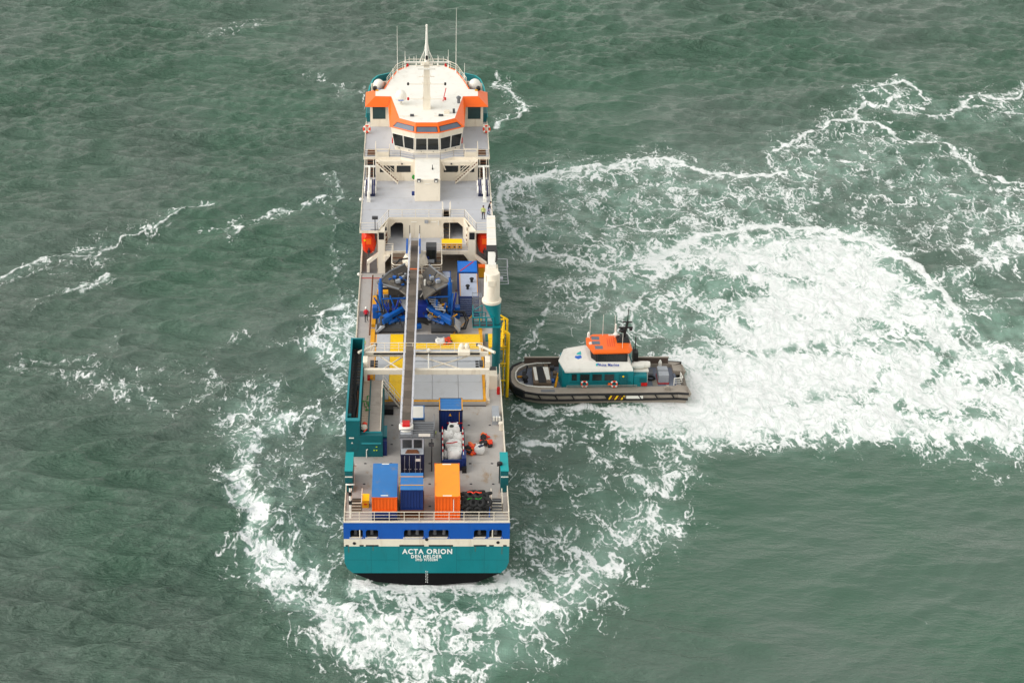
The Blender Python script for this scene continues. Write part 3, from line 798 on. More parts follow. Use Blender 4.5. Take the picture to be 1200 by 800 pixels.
# plating seams on the transom
SEAM = mat('teal_seam', lin(0, 104, 112), .5, .1)
for x in (-5.4, -2.7, 2.9, 5.6): MB().box(x - .02, x + .02, YS - .008, YS + .02, -5.88, -2.78).build('plate_seam', SEAM, hull_o)
for x0, x1 in ((-7.9, -2.75), (2.95, 7.9)): MB().box(x0, x1, YS - .008, YS + .02, -4.36, -4.32).build('plate_seam', SEAM, hull_o)
for x, l_ in ((-7.55, .7), (-5.2, .5), (4.7, .6), (7.3, .9), (2.3, .35)): MB().box(x - .03, x + .03, YS - .006, YS + .02, -2.76 - l_, -2.74).build('rust_run', mat('rust_run', lin(96, 92, 70), .8, .3) if 'rust_run' not in MATS else MATS['rust_run'], hull_o)
# working deck
b = MB()
b.prism([(-7.98, YS + .14), (7.98, YS + .14), (7.98, 60), (-7.98, 60)], -.12, 0.0)
main_deck = b.build('main_deck', DECK, ship)
b = MB(); b.box(-8.0, 8.0, YS - .05, YS + .14, 0, .14); b.build('deck_kerb', CREAM, ship)
for sx in (-1, 1):
    b = MB()
    b.box(sx * 8.0, sx * 7.9, YS + .14, 52, 0, .16); b.build('deck_kerb', CREAM, ship)
b = MB(); b.box(-7.9, -6.36, 28, 51.8, 0, .008); b.build('side_deck', SIDE, ship)
b = MB(); b.box(6.45, 7.9, 20, 51.8, 0, .008); b.build('side_deck', SIDE, ship)
# deck plating seams and pad-eyes
for y in (3.0, 9.0, 15.0):
    MB().box(-7.8, 7.8, y - .025, y + .025, .002, .014).build('weld_seam', SIDE, main_deck)
for x in (-4.6, 4.6, 6.3):
    MB().box(x - .025, x + .025, YS + .2, 20, .002, .012).build('weld_seam', SIDE, main_deck)
for x in (-6.2, -3.6, .3, 4.4, 6.6):
    for y in (1.0, 5.0, 8.8, 12.5, 16.3):
        q = MB(); q.box(x - .12, x + .12, y - .08, y + .08, 0, .03); q.tube((x - .07, y, .05), (x + .07, y, .05), .03, 6); q.build('pad_eye', GREYD, main_deck)
# stern rails and side rails
rail(ship, [(-7.9, YS + .03, .1), (7.9, YS + .03, .1)], 1.1, r=.035)
rail(ship, [(-7.9, YS + .1, .1), (-7.9, 3.2, .1)], 1.1, r=.035); rail(ship, [(7.9, YS + .1, .1), (7.9, 2.8, .1)], 1.1, r=.035)
rail(ship, [(-7.93, 28, .1), (-7.93, 51.5, .1)], 1.1, r=.035)
rail(ship, [(7.93, 7.2, .1), (7.93, 30, .1)], 1.1, r=.035); rail(ship, [(7.93, 38.5, .1), (7.93, 51.5, .1)], 1.1, r=.035)
for sx in (-1, 1):       # stern stairwells with treads; the opening's shade is a painted dark sheet
    x0, x1 = sx * 6.35, sx * 7.3
    if x0 > x1: x0, x1 = x1, x0
    well = MB(); well.box(x0, x1, -.1, 2.4, .001, .02); wo = well.build('stair_well_shade', DARK, ship)
    for k in range(5):
        MB().box(x0 + .03, x1 - .03, .02 + k * .46, .26 + k * .46, .02, .10).build('tread', BROWN if sx < 0 else GREY, wo)
    rail(ship, [(sx * 6.3, 2.5, 0), (sx * 6.3, -.1, 0), (sx * 7.35, -.1, 0), (sx * 7.35, 2.5, 0)], 1.1, 'stair_rail', r=.04, post=.9)
# side housings on the quarters
for sx in (-1, 1):
    b = MB(); xa, xb = sx * 7.28, sx * 8.02
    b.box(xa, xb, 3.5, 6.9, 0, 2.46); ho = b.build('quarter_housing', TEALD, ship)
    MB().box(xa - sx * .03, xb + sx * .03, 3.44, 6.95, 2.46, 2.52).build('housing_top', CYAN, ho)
    MB().box(xa, xb, 3.46, 3.5, 1.75, 1.87).build('white_stripe', WHITE, ho)
    q = MB(); q.pipe([(sx * 7.2, 5.2, 0), (sx * 7.2, 5.2, 2.1), (sx * 7.05, 5.2, 2.2)], .05); q.lathe((sx * 7.05, 5.2, 2.1), [(.12, -.1), (.15, 0), (.1, .1)], 10, 'x'); q.build('lamp', WHITE if sx < 0 else BLACK, ho)
b = MB(); b.lathe((7.2, 4.6, 2.55), [(.25, 0), (.28, .05), (.28, .2), (.1, .3)], 14); b.build('vent', BLACK, ship)
# hatch coamings and covers
MB().box(-5.75, 6.3, 20.28, 20.34, 0, .5).build('coaming_face', DECK, ship); MB().box(-5.75, 6.3, 20.2, 20.28, 0, .1).build('coaming_dark_strip', GREYD, ship)  # thin dark strip along the base of the coaming
b = MB(); b.box(-5.75, 6.3, 20.34, 20.62, 0, .55); b.box(6.02, 6.3, 20.62, 35.2, 0, .60); b.box(-5.75, -5.62, 20.62, 35.2, 0, .6)
b.build('hatch_coaming', YELLOWD, ship)
HX = [-5.62, -4.08, -2.6, .6, 3.4, 6.02]
HY = [20.64, 24.3, 28.0, 31.7]
for i in range(5):
    for j in range(3):
        ylw = (i == 1)
        q = MB(); q.rbox(((HX[i] + HX[i + 1]) / 2, (HY[j] + HY[j + 1]) / 2, .33), (HX[i + 1] - HX[i] - .03, HY[j + 1] - HY[j] - .03, .60), None, .02)
        q.build('hatch_panel', YELLOW if ylw else HATCH, ship)
q = MB(); q.box(-5.62, -4.1, 31.72, 35.2, .03, .63); q.build('hatch_panel', HATCH, ship)
q = MB(); q.box(-4.08, -2.62, 31.72, 35.2, .03, .63); q.build('hatch_panel', YELLOW, ship)
q = MB(); q.box(-2.6, 2.65, 31.72, 33.1, .03, .64); q.build('hatch_panel', YELLOW, ship)
q = MB(); q.box(-2.6, 2.65, 33.12, 35.2, .03, .60); q.build('hatch_panel', GREY, ship)
q = MB(); q.box(2.67, 6.02, 31.72, 35.2, .03, .64); q.build('hatch_panel', YELLOW, ship)
for y in (28.9, 30.0, 31.0):
    MB().box(-2.5, 5.9, y - .06, y + .06, .63, .70).build('hatch_rib', GREYL, ship)
# forward hatch bed under the plough
q = MB(); q.box(-6.2, 3.4, 35.6, 47.5, 0, .22); q.build('hatch_bed', DECK, ship)
for y0, y1 in ((33.2, 36.5), (37.6, 40.5), (41.5, 44.8)):
    MB().box(-6.32, -5.85, y0, y1, .22, .62).build('coaming_plate', YELLOWD, ship)
MB().box(-5.85, -2.9, 45.9, 46.6, .22, .5).build('coaming_plate', YELLOWD, ship)
for x0, x1 in ((5.9, 6.3),):
    for y0, y1 in ((33.6, 36.2), (37.0, 39.5)):
        MB().box(x0, x1, y0, y1, .0, .62).build('coaming_plate', YELLOWD, ship)
MB().tube((-6.45, 35.2, .55), (-6.45, 50.2, .55), .09, 8).build('deck_pipe', RUSTY, ship)
MB().box(-7.8, -5.6, 50.45, 50.56, .0, .06).build('red_line', RED, ship)
MB().box(1.5, 3.6, 47.2, 47.3, .0, .06).build('red_line', RED, ship)
MB().box(-7.75, -6.6, 40.6, 42.0, .008, .03).build('deck_mat', GREY, ship)
for x0, x1, y0, y1 in ((4.4, 6.0, 36.3, 40.2),):
    MB().box(x0, x1, y0, y1, .002, .012).build('worn_patch', RUSTY and DECK, ship)

# ------------------------------------------------------------------ superstructure
# aft front: pillars, gallery platform, arched wall
A, Bd, Cd = 2.9, 5.6, 8.4
for sx in (-1, 1):
    b = MB(); b.box(sx * 5.02, sx * 5.86, 51.9, 53.2, 0, Bd - .02); po = b.build('front_pillar', CREAM, ship)
    MB().box(sx * 5.1, sx * 5.74, 51.86, 51.95, 4.5, 5.4).build('louvre', BLACK, po)
    # splayed wall between pillar and arch wall
    b = MB(); b.slab([(sx * 5.02, 53.2, A), (sx * 4.55, 55.7, A), (sx * 4.55, 55.7, Bd - .02), (sx * 5.02, 53.2, Bd - .02)], .12); b.build('splay_wall', CREAM, ship)
    for z in (3.1, 3.6, 4.2): MB().box(sx * 4.95, sx * 4.75, 53.4, 54.4, z, z + .12).build('shelf', RUSTY, ship)
    q = MB(); q.box(sx * 4.8, sx * 5.25, 53.2, 53.6, 5.05, 5.35); q.build('flood_lamp', GREYD, ship)
    # bracket outboard of the pillar
    b = MB(); b.slab([(sx * 5.86, 52.0, 2.6), (sx * 7.2, 52.0, 1.5), (sx * 7.2, 52.0, 1.0), (sx * 5.86, 52.0, 2.1)], .5); b.box(sx * 6.9, sx * 7.22, 52.0, 52.5, 0, 1.2); b.build('bracket', CREAM, ship)
    # lifeboat bay: inner wall, end wall, floor
    b = MB(); b.box(sx * 5.9, sx * 6.02, 53.2, 61, 0, Bd - .25); b.box(sx * 6.02, sx * 7.98, 61, 61.1, 0, Bd - .25); b.build('boat_bay_wall', CREAM, ship)
    b = MB(); b.box(sx * 6.02, sx * 7.95, 51.8, 61, .01, .03); b.build('boat_bay_floor', GREY, ship)
    b = MB(); b.box(sx * 7.8, sx * 8.0, 61, 97 - 16, 0, Bd - .02); b.box(sx * 7.85, sx * 8.0, 52.0, 61, 0, 1.2); b.build('side_wall', CREAM, ship)
b = MB(); b.box(-5.02, 5.02, 51.95, 62, A - .42, A); gallery = b.build('gallery_platform', CREAM, ship)
MB().box(-5.0, 5.0, 52.1, 61.9, A, A + .012).build('gallery_floor', DECK2, gallery)
b = MB(); b.box(-5.02, 5.02, 57.5, 57.6, 0, A - .42); b.build('lower_wall', CREAM, ship)
for x in (-3.4, 0.2, 3.2):
    MB().box(x - .45, x + .45, 57.42, 57.52, .1, 2.1).build('door', GREYL, ship)
# haunches of the portal
for sx in (-1, 1):
    b = MB(); b.slab([(sx * 5.02, 52.0, 2.5), (sx * 4.4, 52.0, 2.5), (sx * 5.02, 52.0, 1.7)], .6); b.build('haunch', CREAM, ship)
# arch wall with two openings (chamfered heads)
LO, RO = (-4.4, -2.85), (1.97, 4.4)
zt2 = 4.95
b = MB()
for x0, x1 in ((-4.55, LO[0]), (LO[1], RO[0]), (RO[1], 4.55)): b.box(x0, x1, 55.7, 55.85, A, Bd - .02)
for o in (LO, RO): b.box(o[0], o[1], 55.7, 55.85, zt2, Bd - .02)
for x, sx in ((LO[0], 1), (LO[1], -1), (RO[0], 1), (RO[1], -1)):
    k = .6 if x in (LO[0], RO[1]) else .22
    b.slab([(x, 55.71, zt2 + .01), (x + sx * k, 55.71, zt2 + .01), (x, 55.71, zt2 - k)], -.12 if sx > 0 else .12)
arch = b.build('arch_wall', CREAM, ship)
b = MB(); b.box(-4.9, 4.9, 61.9, 62.0, A, Bd - .25); b.box(-4.9, -4.8, 55.9, 61.9, A, Bd - .25); b.box(4.8, 4.9, 55.9, 61.9, A, Bd - .25); b.box(-2.7, -2.6, 55.9, 61.9, A, Bd - .25); b.box(1.7, 1.8, 55.9, 61.9, A, Bd - .25); b.build('gallery_inner_wall', GREYD, ship)
for x0, x1 in ((-1.9, -1.2), (.5, 1.2)): MB().box(x0, x1, 55.6, 55.7, 5.0, 5.1).build('grab_rail', WHITE, arch)
q = MB(); q.box(-.25, .2, 55.45, 55.7, 4.95, 5.3); q.build('flood_lamp', GREYL, arch); q = MB(); q.box(1.35, 1.5, 55.5, 55.7, 4.7, 5.2); q.build('cable_box', WHITE, arch)
rail(ship, [(-5.0, 52.0, A), (-4.0, 52.0, A)], 1.0, 'gallery_rail'); rail(ship, [(.9, 52.0, A), (5.0, 52.0, A)], 1.0, 'gallery_rail')
# upper deck (B deck) with a stair hole
HOLE = (1.98, 2.82, 56.0, 58.2)
b = MB(); t0, t1 = Bd - .22, Bd
b.prism([(-7.98, 51.85), (-5.85, 51.85), (-4.55, 55.62), (-4.55, 88), (-7.98, 88)], t0, t1)
b.prism([(7.98, 51.85), (5.85, 51.85), (4.55, 55.62), (4.55, 88), (7.98, 88)], t0, t1)
b.box(-4.55, 4.55, 55.62, HOLE[2], t0, t1); b.box(-4.55, HOLE[0], HOLE[2], HOLE[3], t0, t1); b.box(HOLE[1], 4.55, HOLE[2], HOLE[3], t0, t1); b.box(-4.55, 4.55, HOLE[3], 88, t0, t1)
upper = b.build('upper_deck', DECK2, ship)
b = MB()
for a, c in (((-7.98, 51.85), (-5.85, 51.85)), ((-5.85, 51.85), (-4.55, 55.62)), ((-4.55, 55.62), (4.55, 55.62)), ((4.55, 55.62), (5.85, 51.85)), ((5.85, 51.85), (7.98, 51.85))):
    a, c = Vector((*a, Bd - .25)), Vector((*c, Bd - .25)); d = (c - a).normalized(); nrm = Vector((d.y, -d.x, 0))
    b.slab([a + nrm * .02, c + nrm * .02, c + nrm * .02 + Vector((0, 0, .34)), a + nrm * .02 + Vector((0, 0, .34))], .06)
for sx in (-1, 1): b.box(sx * 7.92, sx * 8.02, 51.85, 76, Bd - .25, Bd + .1)
b.build('deck_edge', CREAM, ship)
for y in (58.0, 61.5, 64.5):
    MB().box(-7.8, -1.6, y - .02, y + .02, Bd, Bd + .01).build('weld_seam', SIDE, upper); MB().box(3.0, 7.8, y - .02, y + .02, Bd, Bd + .01).build('weld_seam', SIDE, upper)
rail(ship, [(-7.9, 66, Bd), (-7.9, 51.95, Bd), (-5.9, 51.95, Bd), (-4.6, 55.75, Bd), (1.9, 55.75, Bd), (1.9, 58.2, Bd)], 1.05, 'deck_rail')
rail(ship, [(7.9, 66, Bd), (7.9, 51.95, Bd), (5.9, 51.95, Bd), (4.6, 55.75, Bd), (2.9, 55.75, Bd), (2.9, 58.2, Bd)], 1.05, 'deck_rail')
stair(ship, (2.4, 58.1, Bd), (2.4, 55.3, A), .8, 9)
# casing and house
b = MB(); b.rbox((.1, 63.9, (Bd + 8.5) / 2), (3.15, 6.8, 8.5 - Bd), None, .04); casing = b.build('casing', CREAM, ship)
MB().box(-1.4, 1.6, 60.7, 67.1, 8.5, 8.512).build('casing_top', WHITE, casing)
for x in (-.95, 1.15):
    q = MB(); q.box(x - .22, x + .22, 60.2, 60.55, 8.25, 8.6); q.build('flood_lamp', GREYD, casing); MB().box(x - .14, x + .14, 60.18, 60.22, 8.3, 8.52).build('lamp_glass', WHITE, casing)
MB().box(-.25, .45, 60.42, 60.5, 7.9, 7.98).build('grab_rail', WHITE, casing)
q = MB(); q.lathe((-1.55, 61.1, 6.4), [(.05, -.3), (.28, -.28), (.28, .28), (.05, .3)], 12, 'x'); q.build('hose_reel', NAVY, casing)
q = MB(); q.ball((-1.62, 66.2, 6.35), .25, 1, 1, 1.2); q.build('green_box', GREENR, casing)
q = MB(); q.box(.65, .8, 63.5, 63.9, 8.51, 8.62); q.tube((.72, 63.9, 8.55), (.72, 63.9, 9.0), .05); q.build('vent', BLACK, casing)
b = MB(); b.box(-6.4, 6.45, 66.75, 95, Bd, Cd - .2); house = b.build('deckhouse', CREAM, ship)
for x0, x1 in ((-5.9, -4.08), (-3.77, -2.0), (2.14, 3.97), (4.23, 6.0)):
    w = MB(); w.box(x0, x1, 66.70, 66.76, 6.80, 7.70); wo = w.build('window', GLASS, house)
    f = MB(); t = .05
    f.box(x0 - t, x1 + t, 66.68, 66.75, 6.80 - t, 6.80); f.box(x0 - t, x1 + t, 66.68, 66.75, 7.70, 7.70 + t); f.box(x0 - t, x0, 66.68, 66.75, 6.8, 7.7); f.box(x1, x1 + t, 66.68, 66.75, 6.8, 7.7); f.build('window_frame', CREAM, house)
for x in (-3.1, 3.1):
    q = MB(); q.box(x - .1, x + .1, 66.5, 66.75, 7.9, 8.02); q.build('lamp', GREYD, house)
stair(ship, (-6.35, 66.1, Cd), (-3.6, 66.1, Bd + .1), .75, 11, RUSTY); stair(ship, (6.4, 66.1, Cd), (3.6, 66.1, Bd + .1), .75, 11, RUSTY)
MB().tube((2.0, 66.3, 8.2), (2.35, 66.2, 7.3), .09, 8).build('brace', CREAM, ship)
# outboard lobbies: a near-black panel paints in the shade of the recess
for sx in (-1, 1):
    MB().box(sx * 6.5, sx * 7.7, 67.9, 68.0, Bd, Cd - .2).build('lobby_shade_panel', DARK, ship)
    s_ = stair(ship, (sx * 7.1, 67.5, Cd - .1), (sx * 7.1, 65.6, Bd + .1), .9, 9, RUSTY, CREAM, rails=False)
# davits for the rafts
for sx in (-1, 1):
    q = MB(); q.tube((sx * 7.15, 60.6, Bd), (sx * 7.15, 60.6, Bd + 1.3), .2, 10); q.tube((sx * 7.15, 60.6, Bd + 1.1), (sx * 7.15, 66.0, Bd + 2.3), .13, 8); q.box(sx * 7.15 - .22, sx * 7.15 + .22, 60.2, 60.7, Bd, Bd + .5); q.box(sx * 7.15 - .7, sx * 7.15 + .7, 65.9, 66.1, Bd + 2.2, Bd + 2.4)
    q.build('raft_davit', WHITE, ship)
# bridge deck (C deck)
b = MB()
b.prism([(-7.85, 67.6), (-3.3, 67.6), (-1.65, 66.75), (1.75, 66.75), (3.4, 67.6), (7.85, 67.6), (7.85, 90), (-7.85, 90)], Cd - .2, Cd)
cdeck = b.build('bridge_deck', DECK2, ship)
b = MB()
for a, c in (((-7.9, 67.6), (-3.3, 67.6)), ((-3.3, 67.6), (-1.65, 66.75)), ((-1.65, 66.75), (1.75, 66.75)), ((1.75, 66.75), (3.4, 67.6)), ((3.4, 67.6), (7.9, 67.6))):
    a, c = Vector((*a, Cd - .25)), Vector((*c, Cd - .25)); d = (c - a).normalized(); nrm = Vector((d.y, -d.x, 0))
    b.slab([a + nrm * .02, c + nrm * .02, c + nrm * .02 + Vector((0, 0, .35)), a + nrm * .02 + Vector((0, 0, .35))], .06)
for sx in (-1, 1): b.box(sx * 7.86, sx * 7.95, 67.6, 82, Cd - .25, Cd + .12)
b.build('deck_edge', CREAM, ship)
rail(ship, [(-7.85, 77, Cd), (-7.85, 67.7, Cd), (-3.3, 67.7, Cd), (-1.6, 66.85, Cd), (1.7, 66.85, Cd), (3.4, 67.7, Cd), (7.85, 67.7, Cd), (7.85, 77, Cd)], 1.05, 'deck_rail')
for sx in (-1, 1):
    w = MB(); w.box(sx * 6.5, sx * 7.5, 68.2, 70.3, Cd + .001, Cd + .03); wo = w.build('stair_well_shade', DARK, ship)  # flat dark sheet, shade of the stair opening put into its colour
    for k in range(5): MB().box(sx * 6.55, sx * 7.45, 68.3 + k * .4, 68.52 + k * .4, Cd + .03, Cd + .10).build('tread', RUSTY, wo)
    rail(ship, [(sx * 6.45, 68.0, Cd), (sx * 6.45, 70.4, Cd)], 1.05, 'stair_rail', r=.04); rail(ship, [(sx * 6.3, 68.0, Cd), (sx * 4.7, 68.0, Cd), (sx * 4.7, 69.6, Cd)], 1.0, 'stair_rail', r=.04)
    MB().box(sx * 4.75, sx * 6.3, 67.9, 68.0, Cd, Cd + .55).build('spray_screen', CREAM, ship)
# wheelhouse
FOOT = [(-4.25, 77.6), (-4.05, 70.35), (-1.52, 68.85), (1.68, 68.85), (4.22, 70.35), (4.4, 77.6)]
EAVE = [(-4.95, 77.0), (-4.68, 70.2), (-1.42, 68.1), (1.52, 68.1), (4.78, 70.2), (5.05, 77.0)]
ROOF = [(-4.6, 77.9), (-3.45, 70.4), (-1.40, 68.95), (1.32, 68.95), (3.55, 70.4), (4.7, 77.9)]
ze, zr = 11.5, 12.6
def lerp3(p, q, t): return tuple(p[k] + (q[k] - p[k]) * t for k in range(3))
b = MB()
for i in range(5):
    a0, a1 = FOOT[i], FOOT[i + 1]; e0, e1 = EAVE[i], EAVE[i + 1]
    m0 = tuple(a0[k] + (e0[k] - a0[k]) * .82 for k in (0, 1)); m1 = tuple(a1[k] + (e1[k] - a1[k]) * .82 for k in (0, 1))
    b.slab([(*a0, Cd), (*a1, Cd), (*m1, ze), (*m0, ze)], .14)
wheel = b.build('wheelhouse_wall', CREAM, ship)
def wall_pt(i, u, z, out=.03):
    a0, a1 = FOOT[i], FOOT[i + 1]; e0, e1 = EAVE[i], EAVE[i + 1]; t = (z - Cd) / (ze - Cd) * .82
    p0 = [a0[k] + (e0[k] - a0[k]) * t for k in (0, 1)]; p1 = [a1[k] + (e1[k] - a1[k]) * t for k in (0, 1)]
    d = Vector((p1[0] - p0[0], p1[1] - p0[1], 0)).normalized(); n = Vector((d.y, -d.x, 0))
    return (p0[0] + (p1[0] - p0[0]) * u + n.x * out, p0[1] + (p1[1] - p0[1]) * u + n.y * out, z)
for i in (1, 2, 3):
    for u0, u1 in ((.035, .485), (.515, .965)):
        q = MB(); q.slab([wall_pt(i, u0, 8.95), wall_pt(i, u1, 8.95), wall_pt(i, u1, 10.7), wall_pt(i, u0, 10.7)], .05); q.build('window', GLASS, wheel)
        f = MB()
        for (ua, za, ub, zb_) in ((u0, 8.95, u1, 8.95), (u0, 10.7, u1, 10.7), (u0, 8.95, u0, 10.7), (u1, 8.95, u1, 10.7)):
            f.tube(wall_pt(i, ua, za, .05), wall_pt(i, ub, zb_, .05), .035, 5)
        f.build('window_frame', WHITE, wheel)
        q = MB(); q.tube(wall_pt(i, (u0 + u1) / 2, 8.72, .02), wall_pt(i, (u0 + u1) / 2, 8.80, .16), .05, 5); q.build('wiper', BLACK, wheel)
for sx, i, u in ((-1, 0, .96), (1, 4, .04)):
    q = MB(); q.rbox(Vector(wall_pt(i, u, 9.5, .1)), (.14, .3, .75), None, .03); q.build('fire_box', RED, wheel)
# wheelhouse wings
for sx in (-1, 1):
    b = MB(); y0 = 77.9
    b.box(sx * 4.3, sx * 7.35, y0, y0 + .14, Cd, 9.45); b.box(sx * 4.3, sx * 5.3, y0, y0 + .14, 9.45, ze); b.box(sx * 7.05, sx * 7.35, y0, y0 + .14, 9.45, ze)
    b.box(sx * 7.25, sx * 7.35, y0 + .14, 83, Cd, ze); b.box(sx * 4.3, sx * 7.35, 83, 83.1, Cd, ze)
    wing = b.build('wing_wall', CREAM, ship)
    q = MB(); q.box(sx * 5.3, sx * 7.05, y0 + .03, y0 + .08, 9.45, ze - .2); q.build('window', mat('green_glass' + str(sx), (.015, .05, .05), .1, .2, spec=.6), wing)
    f = MB()
    f.box(sx * 5.25, sx * 7.1, y0 - .06, y0 + .02, 9.36, 9.46); f.box(sx * 5.25, sx * 5.34, y0 - .06, y0 + .02, 9.46, ze - .2); f.box(sx * 7.02, sx * 7.1, y0 - .06, y0 + .02, 9.46, ze - .2); f.build('window_frame', CREAM, wing)
    b = MB(); b.box(sx * 7.36, sx * 7.9, 79.5, 83, Cd, 9.6); b.build('wing_bulwark', TEALD, ship)
# roof with orange fascia
b = MB()
fascia_pts = {}
for i in range(5):
    b.slab([(*EAVE[i], ze), (*EAVE[i + 1], ze), (*ROOF[i + 1], zr), (*ROOF[i], zr)], .08)
for sx in (-1, 1):
    E0, E1, E2, E3 = (sx * 5.0, 77.0), (sx * 7.95, 77.0), (sx * 8.0, 82.2), (sx * 6.9, 84.0)
    R0, R1, R2 = (sx * 4.65, 77.9), (sx * 6.65, 78.0), (sx * 6.7, 80.2)
    b.slab([(*E0, ze), (*E1, ze), (*R1, zr), (*R0, zr)], .08 if sx > 0 else -.08); b.slab([(*E1, ze), (*E2, ze), (*R2, zr), (*R1, zr)], .08 if sx > 0 else -.08)
    FR = [(sx * 5.6, 80.5), (sx * 4.98, 83.6), (sx * 3.95, 87.4), (sx * 2.35, 89.3)]
    for p, q in zip(FR[:-1], FR[1:]): b.slab([(p[0], p[1], zr - .25), (q[0], q[1], zr - .25), (q[0], q[1], zr + .06), (p[0], p[1], zr + .06)], .12 if sx > 0 else -.12)
fascia = b.build('roof_fascia', ORANGE, ship)
poly = [(-4.6, 77.9), (-6.65, 78.0), (-6.7, 80.2), (-5.6, 80.5), (-4.98, 83.6), (-3.95, 87.4), (-2.35, 89.3), (2.35, 89.3), (3.95, 87.4), (4.98, 83.6), (5.6, 80.5), (6.7, 80.2), (6.65, 78.0), (4.7, 77.9), (3.55, 70.4), (1.32, 68.95), (-1.40, 68.95), (-3.45, 70.4)]
b = MB(); b.prism(poly, zr - .12, zr - .01); roof = b.build('wheelhouse_roof', WHITE, ship)
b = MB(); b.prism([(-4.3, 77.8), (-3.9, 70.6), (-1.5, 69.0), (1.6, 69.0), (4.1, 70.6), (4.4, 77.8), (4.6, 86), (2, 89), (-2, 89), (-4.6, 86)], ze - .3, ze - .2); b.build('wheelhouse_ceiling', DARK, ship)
b = MB()
for p, q in zip([(-7.3, 83), (-5.0, 84), (-3.9, 87.2), (-2.3, 89.1)], [(-5.0, 84), (-3.9, 87.2), (-2.3, 89.1), (2.3, 89.1)]):
    b.slab([(p[0], p[1], Cd), (q[0], q[1], Cd), (q[0], q[1], zr - .2), (p[0], p[1], zr - .2)], .1); 
    if q[0] < 2: b.slab([(-p[0], p[1], Cd), (-q[0], q[1], Cd), (-q[0], q[1], zr - .2), (-p[0], p[1], zr - .2)], -.1)
b.build('wheelhouse_front', CREAM, ship)
for i, (u0, u1) in ((1, (.10, .93)), (2, (.05, .95)), (3, (.07, .90))):
    e0, e1, r0, r1 = (*EAVE[i], ze), (*EAVE[i + 1], ze), (*ROOF[i], zr), (*ROOF[i + 1], zr)
    P = lambda u, v: lerp3(lerp3(e0, e1, u), lerp3(r0, r1, u), v)
    n = (Vector(e1) - Vector(e0)).cross(Vector(r0) - Vector(e0)).normalized() * .03
    q = MB(); q.slab([Vector(P(*k)) + n for k in ((u0, .10), (u1, .10), (u1, .58), (u0, .58))], .06); q.build('skylight', SKYL, fascia)
    f = MB()
    for k0, k1 in (((u0, .58), (u1, .58)), ((u0, .10), (u0, .58)), ((u1, .10), (u1, .58))): f.tube(Vector(P(*k0)) + n, Vector(P(*k1)) + n, .04, 5)
    f.build('skylight_frame', BLACK, fascia)
rail(ship, [(-5.2, 82, zr), (-4.0, 87, zr), (-2.4, 89.0, zr), (2.4, 89.0, zr), (4.0, 87, zr), (5.2, 82, zr)], 1.0, 'roof_rail')
# mast with light arms and yard
b = MB(); b.hull([(x, y, z) for x, z in ((.5, zr - .1), (.34, 18.9)) for x in (-x, x) for y in (73.3, 74.4)]); mast = b.build('mast', CREAM, ship)
b = MB(); b.tube((0, 73.8, 18.8), (0, 73.8, 23.4), .27, 10, .12); b.lathe((0, 73.8, 23.4), [(.1, 0), (.14, .05), (.14, .3), (.05, .36)], 10); b.build('topmast', WHITE, mast)
b = MB(); b.box(-2.9, 2.9, 73.7, 73.85, 18.72, 18.86); b.box(-.75, .75, 73.3, 74.2, 18.4, 18.6)
for x in (-2.7, -2.2, -1.6, 1.5, 2.1, 2.6): b.tube((x, 73.78, 18.86), (x, 73.78, 19.5), .04, 6)
b.build('yard', WHITE, mast)
for sx in (-1, 1):
    q = MB(); q.tube((sx * 1.0, 73.8, 18.6), (sx * .15, 73.8, 20.6), .05, 5); q.tube((sx * .6, 73.8, 18.6), (sx * .12, 73.8, 21.4), .04, 5); q.build('stay', WHITE, mast)
q = MB(); q.lathe((0, 73.2, 19.3), [(.1, 0), (.16, .1), (.16, .5), (.08, .55)], 10); q.build('mast_lamp', BLACK, mast)
q = MB(); q.box(-1.1, 1.1, 73.0, 73.2, 18.05, 18.25); q.build('radar_scanner', WHITE, mast)
for z, hw in ((14.0, 2.35), (16.0, 2.35), (17.0, 1.0), (18.5, 2.4)):
    q = MB(); q.box(-hw, hw, 73.25, 73.33, z, z + .07)
    for s_ in (-.5, .5): q.tube((s_, 73.3, z), (s_, 73.3, z + .3), .04, 5)
    ao = q.build('light_arm', CREAM, mast)
    if hw > 2:
        for s_ in (-1, 1):
            p = MB(); p.lathe((s_ * hw, 73.3, z - .12), [(.1, 0), (.14, .05), (.14, .32), (.06, .38)], 10); p.build('signal_lamp', RED if z < 15 or z > 18 else BLACK, ao if False else mast)
# roof clutter: domes, vents, aerials, nav gear
def dome(x, y, z, r, parent=ship):
    q = MB(); q.lathe((x, y, z), [(.18, 0), (.16, .5), (r * .7, .55), (r * .98, .75), (r, .75 + r * .5), (r * .92, .75 + r * .9), (r * .7, .75 + r * 1.25), (r * .36, .75 + r * 1.48), (.02, .75 + r * 1.55)], 20)
    d_ = q.build('satellite_dome', WHITE, parent, smooth=True)
    MB().box(x - r * .45, x + r * .45, y - r * 1.01, y - r * .9, z + .74, z + .82).build('dome_mark', LOGOB, d_)
dome(-6.35, 83.3, 11.0, .74); dome(6.35, 83.1, 11.0, .82); dome(-3.3, 75.2, zr, .74)
q = MB(); q.lathe((4.1, 75.6, zr), [(.2, 0), (.2, .6), (.3, .62), (.3, .8), (.1, .95)], 12); q.build('vent', GREY, roof)
q = MB(); q.box(2.2, 2.9, 71.9, 72.4, zr, zr + .35); q.build('roof_box', CREAM, roof)
q = MB(); q.box(3.3, 3.6, 72.0, 72.4, zr, zr + .5); q.build('roof_box', GREYD, roof)
q = MB(); q.box(-2.1, -1.6, 70.9, 71.3, zr, zr + .2); q.build('roof_box', GREYD, roof); q = MB(); q.box(1.5, 2.1, 71.0, 71.3, zr, zr + .2); q.build('roof_box', GREYD, roof)
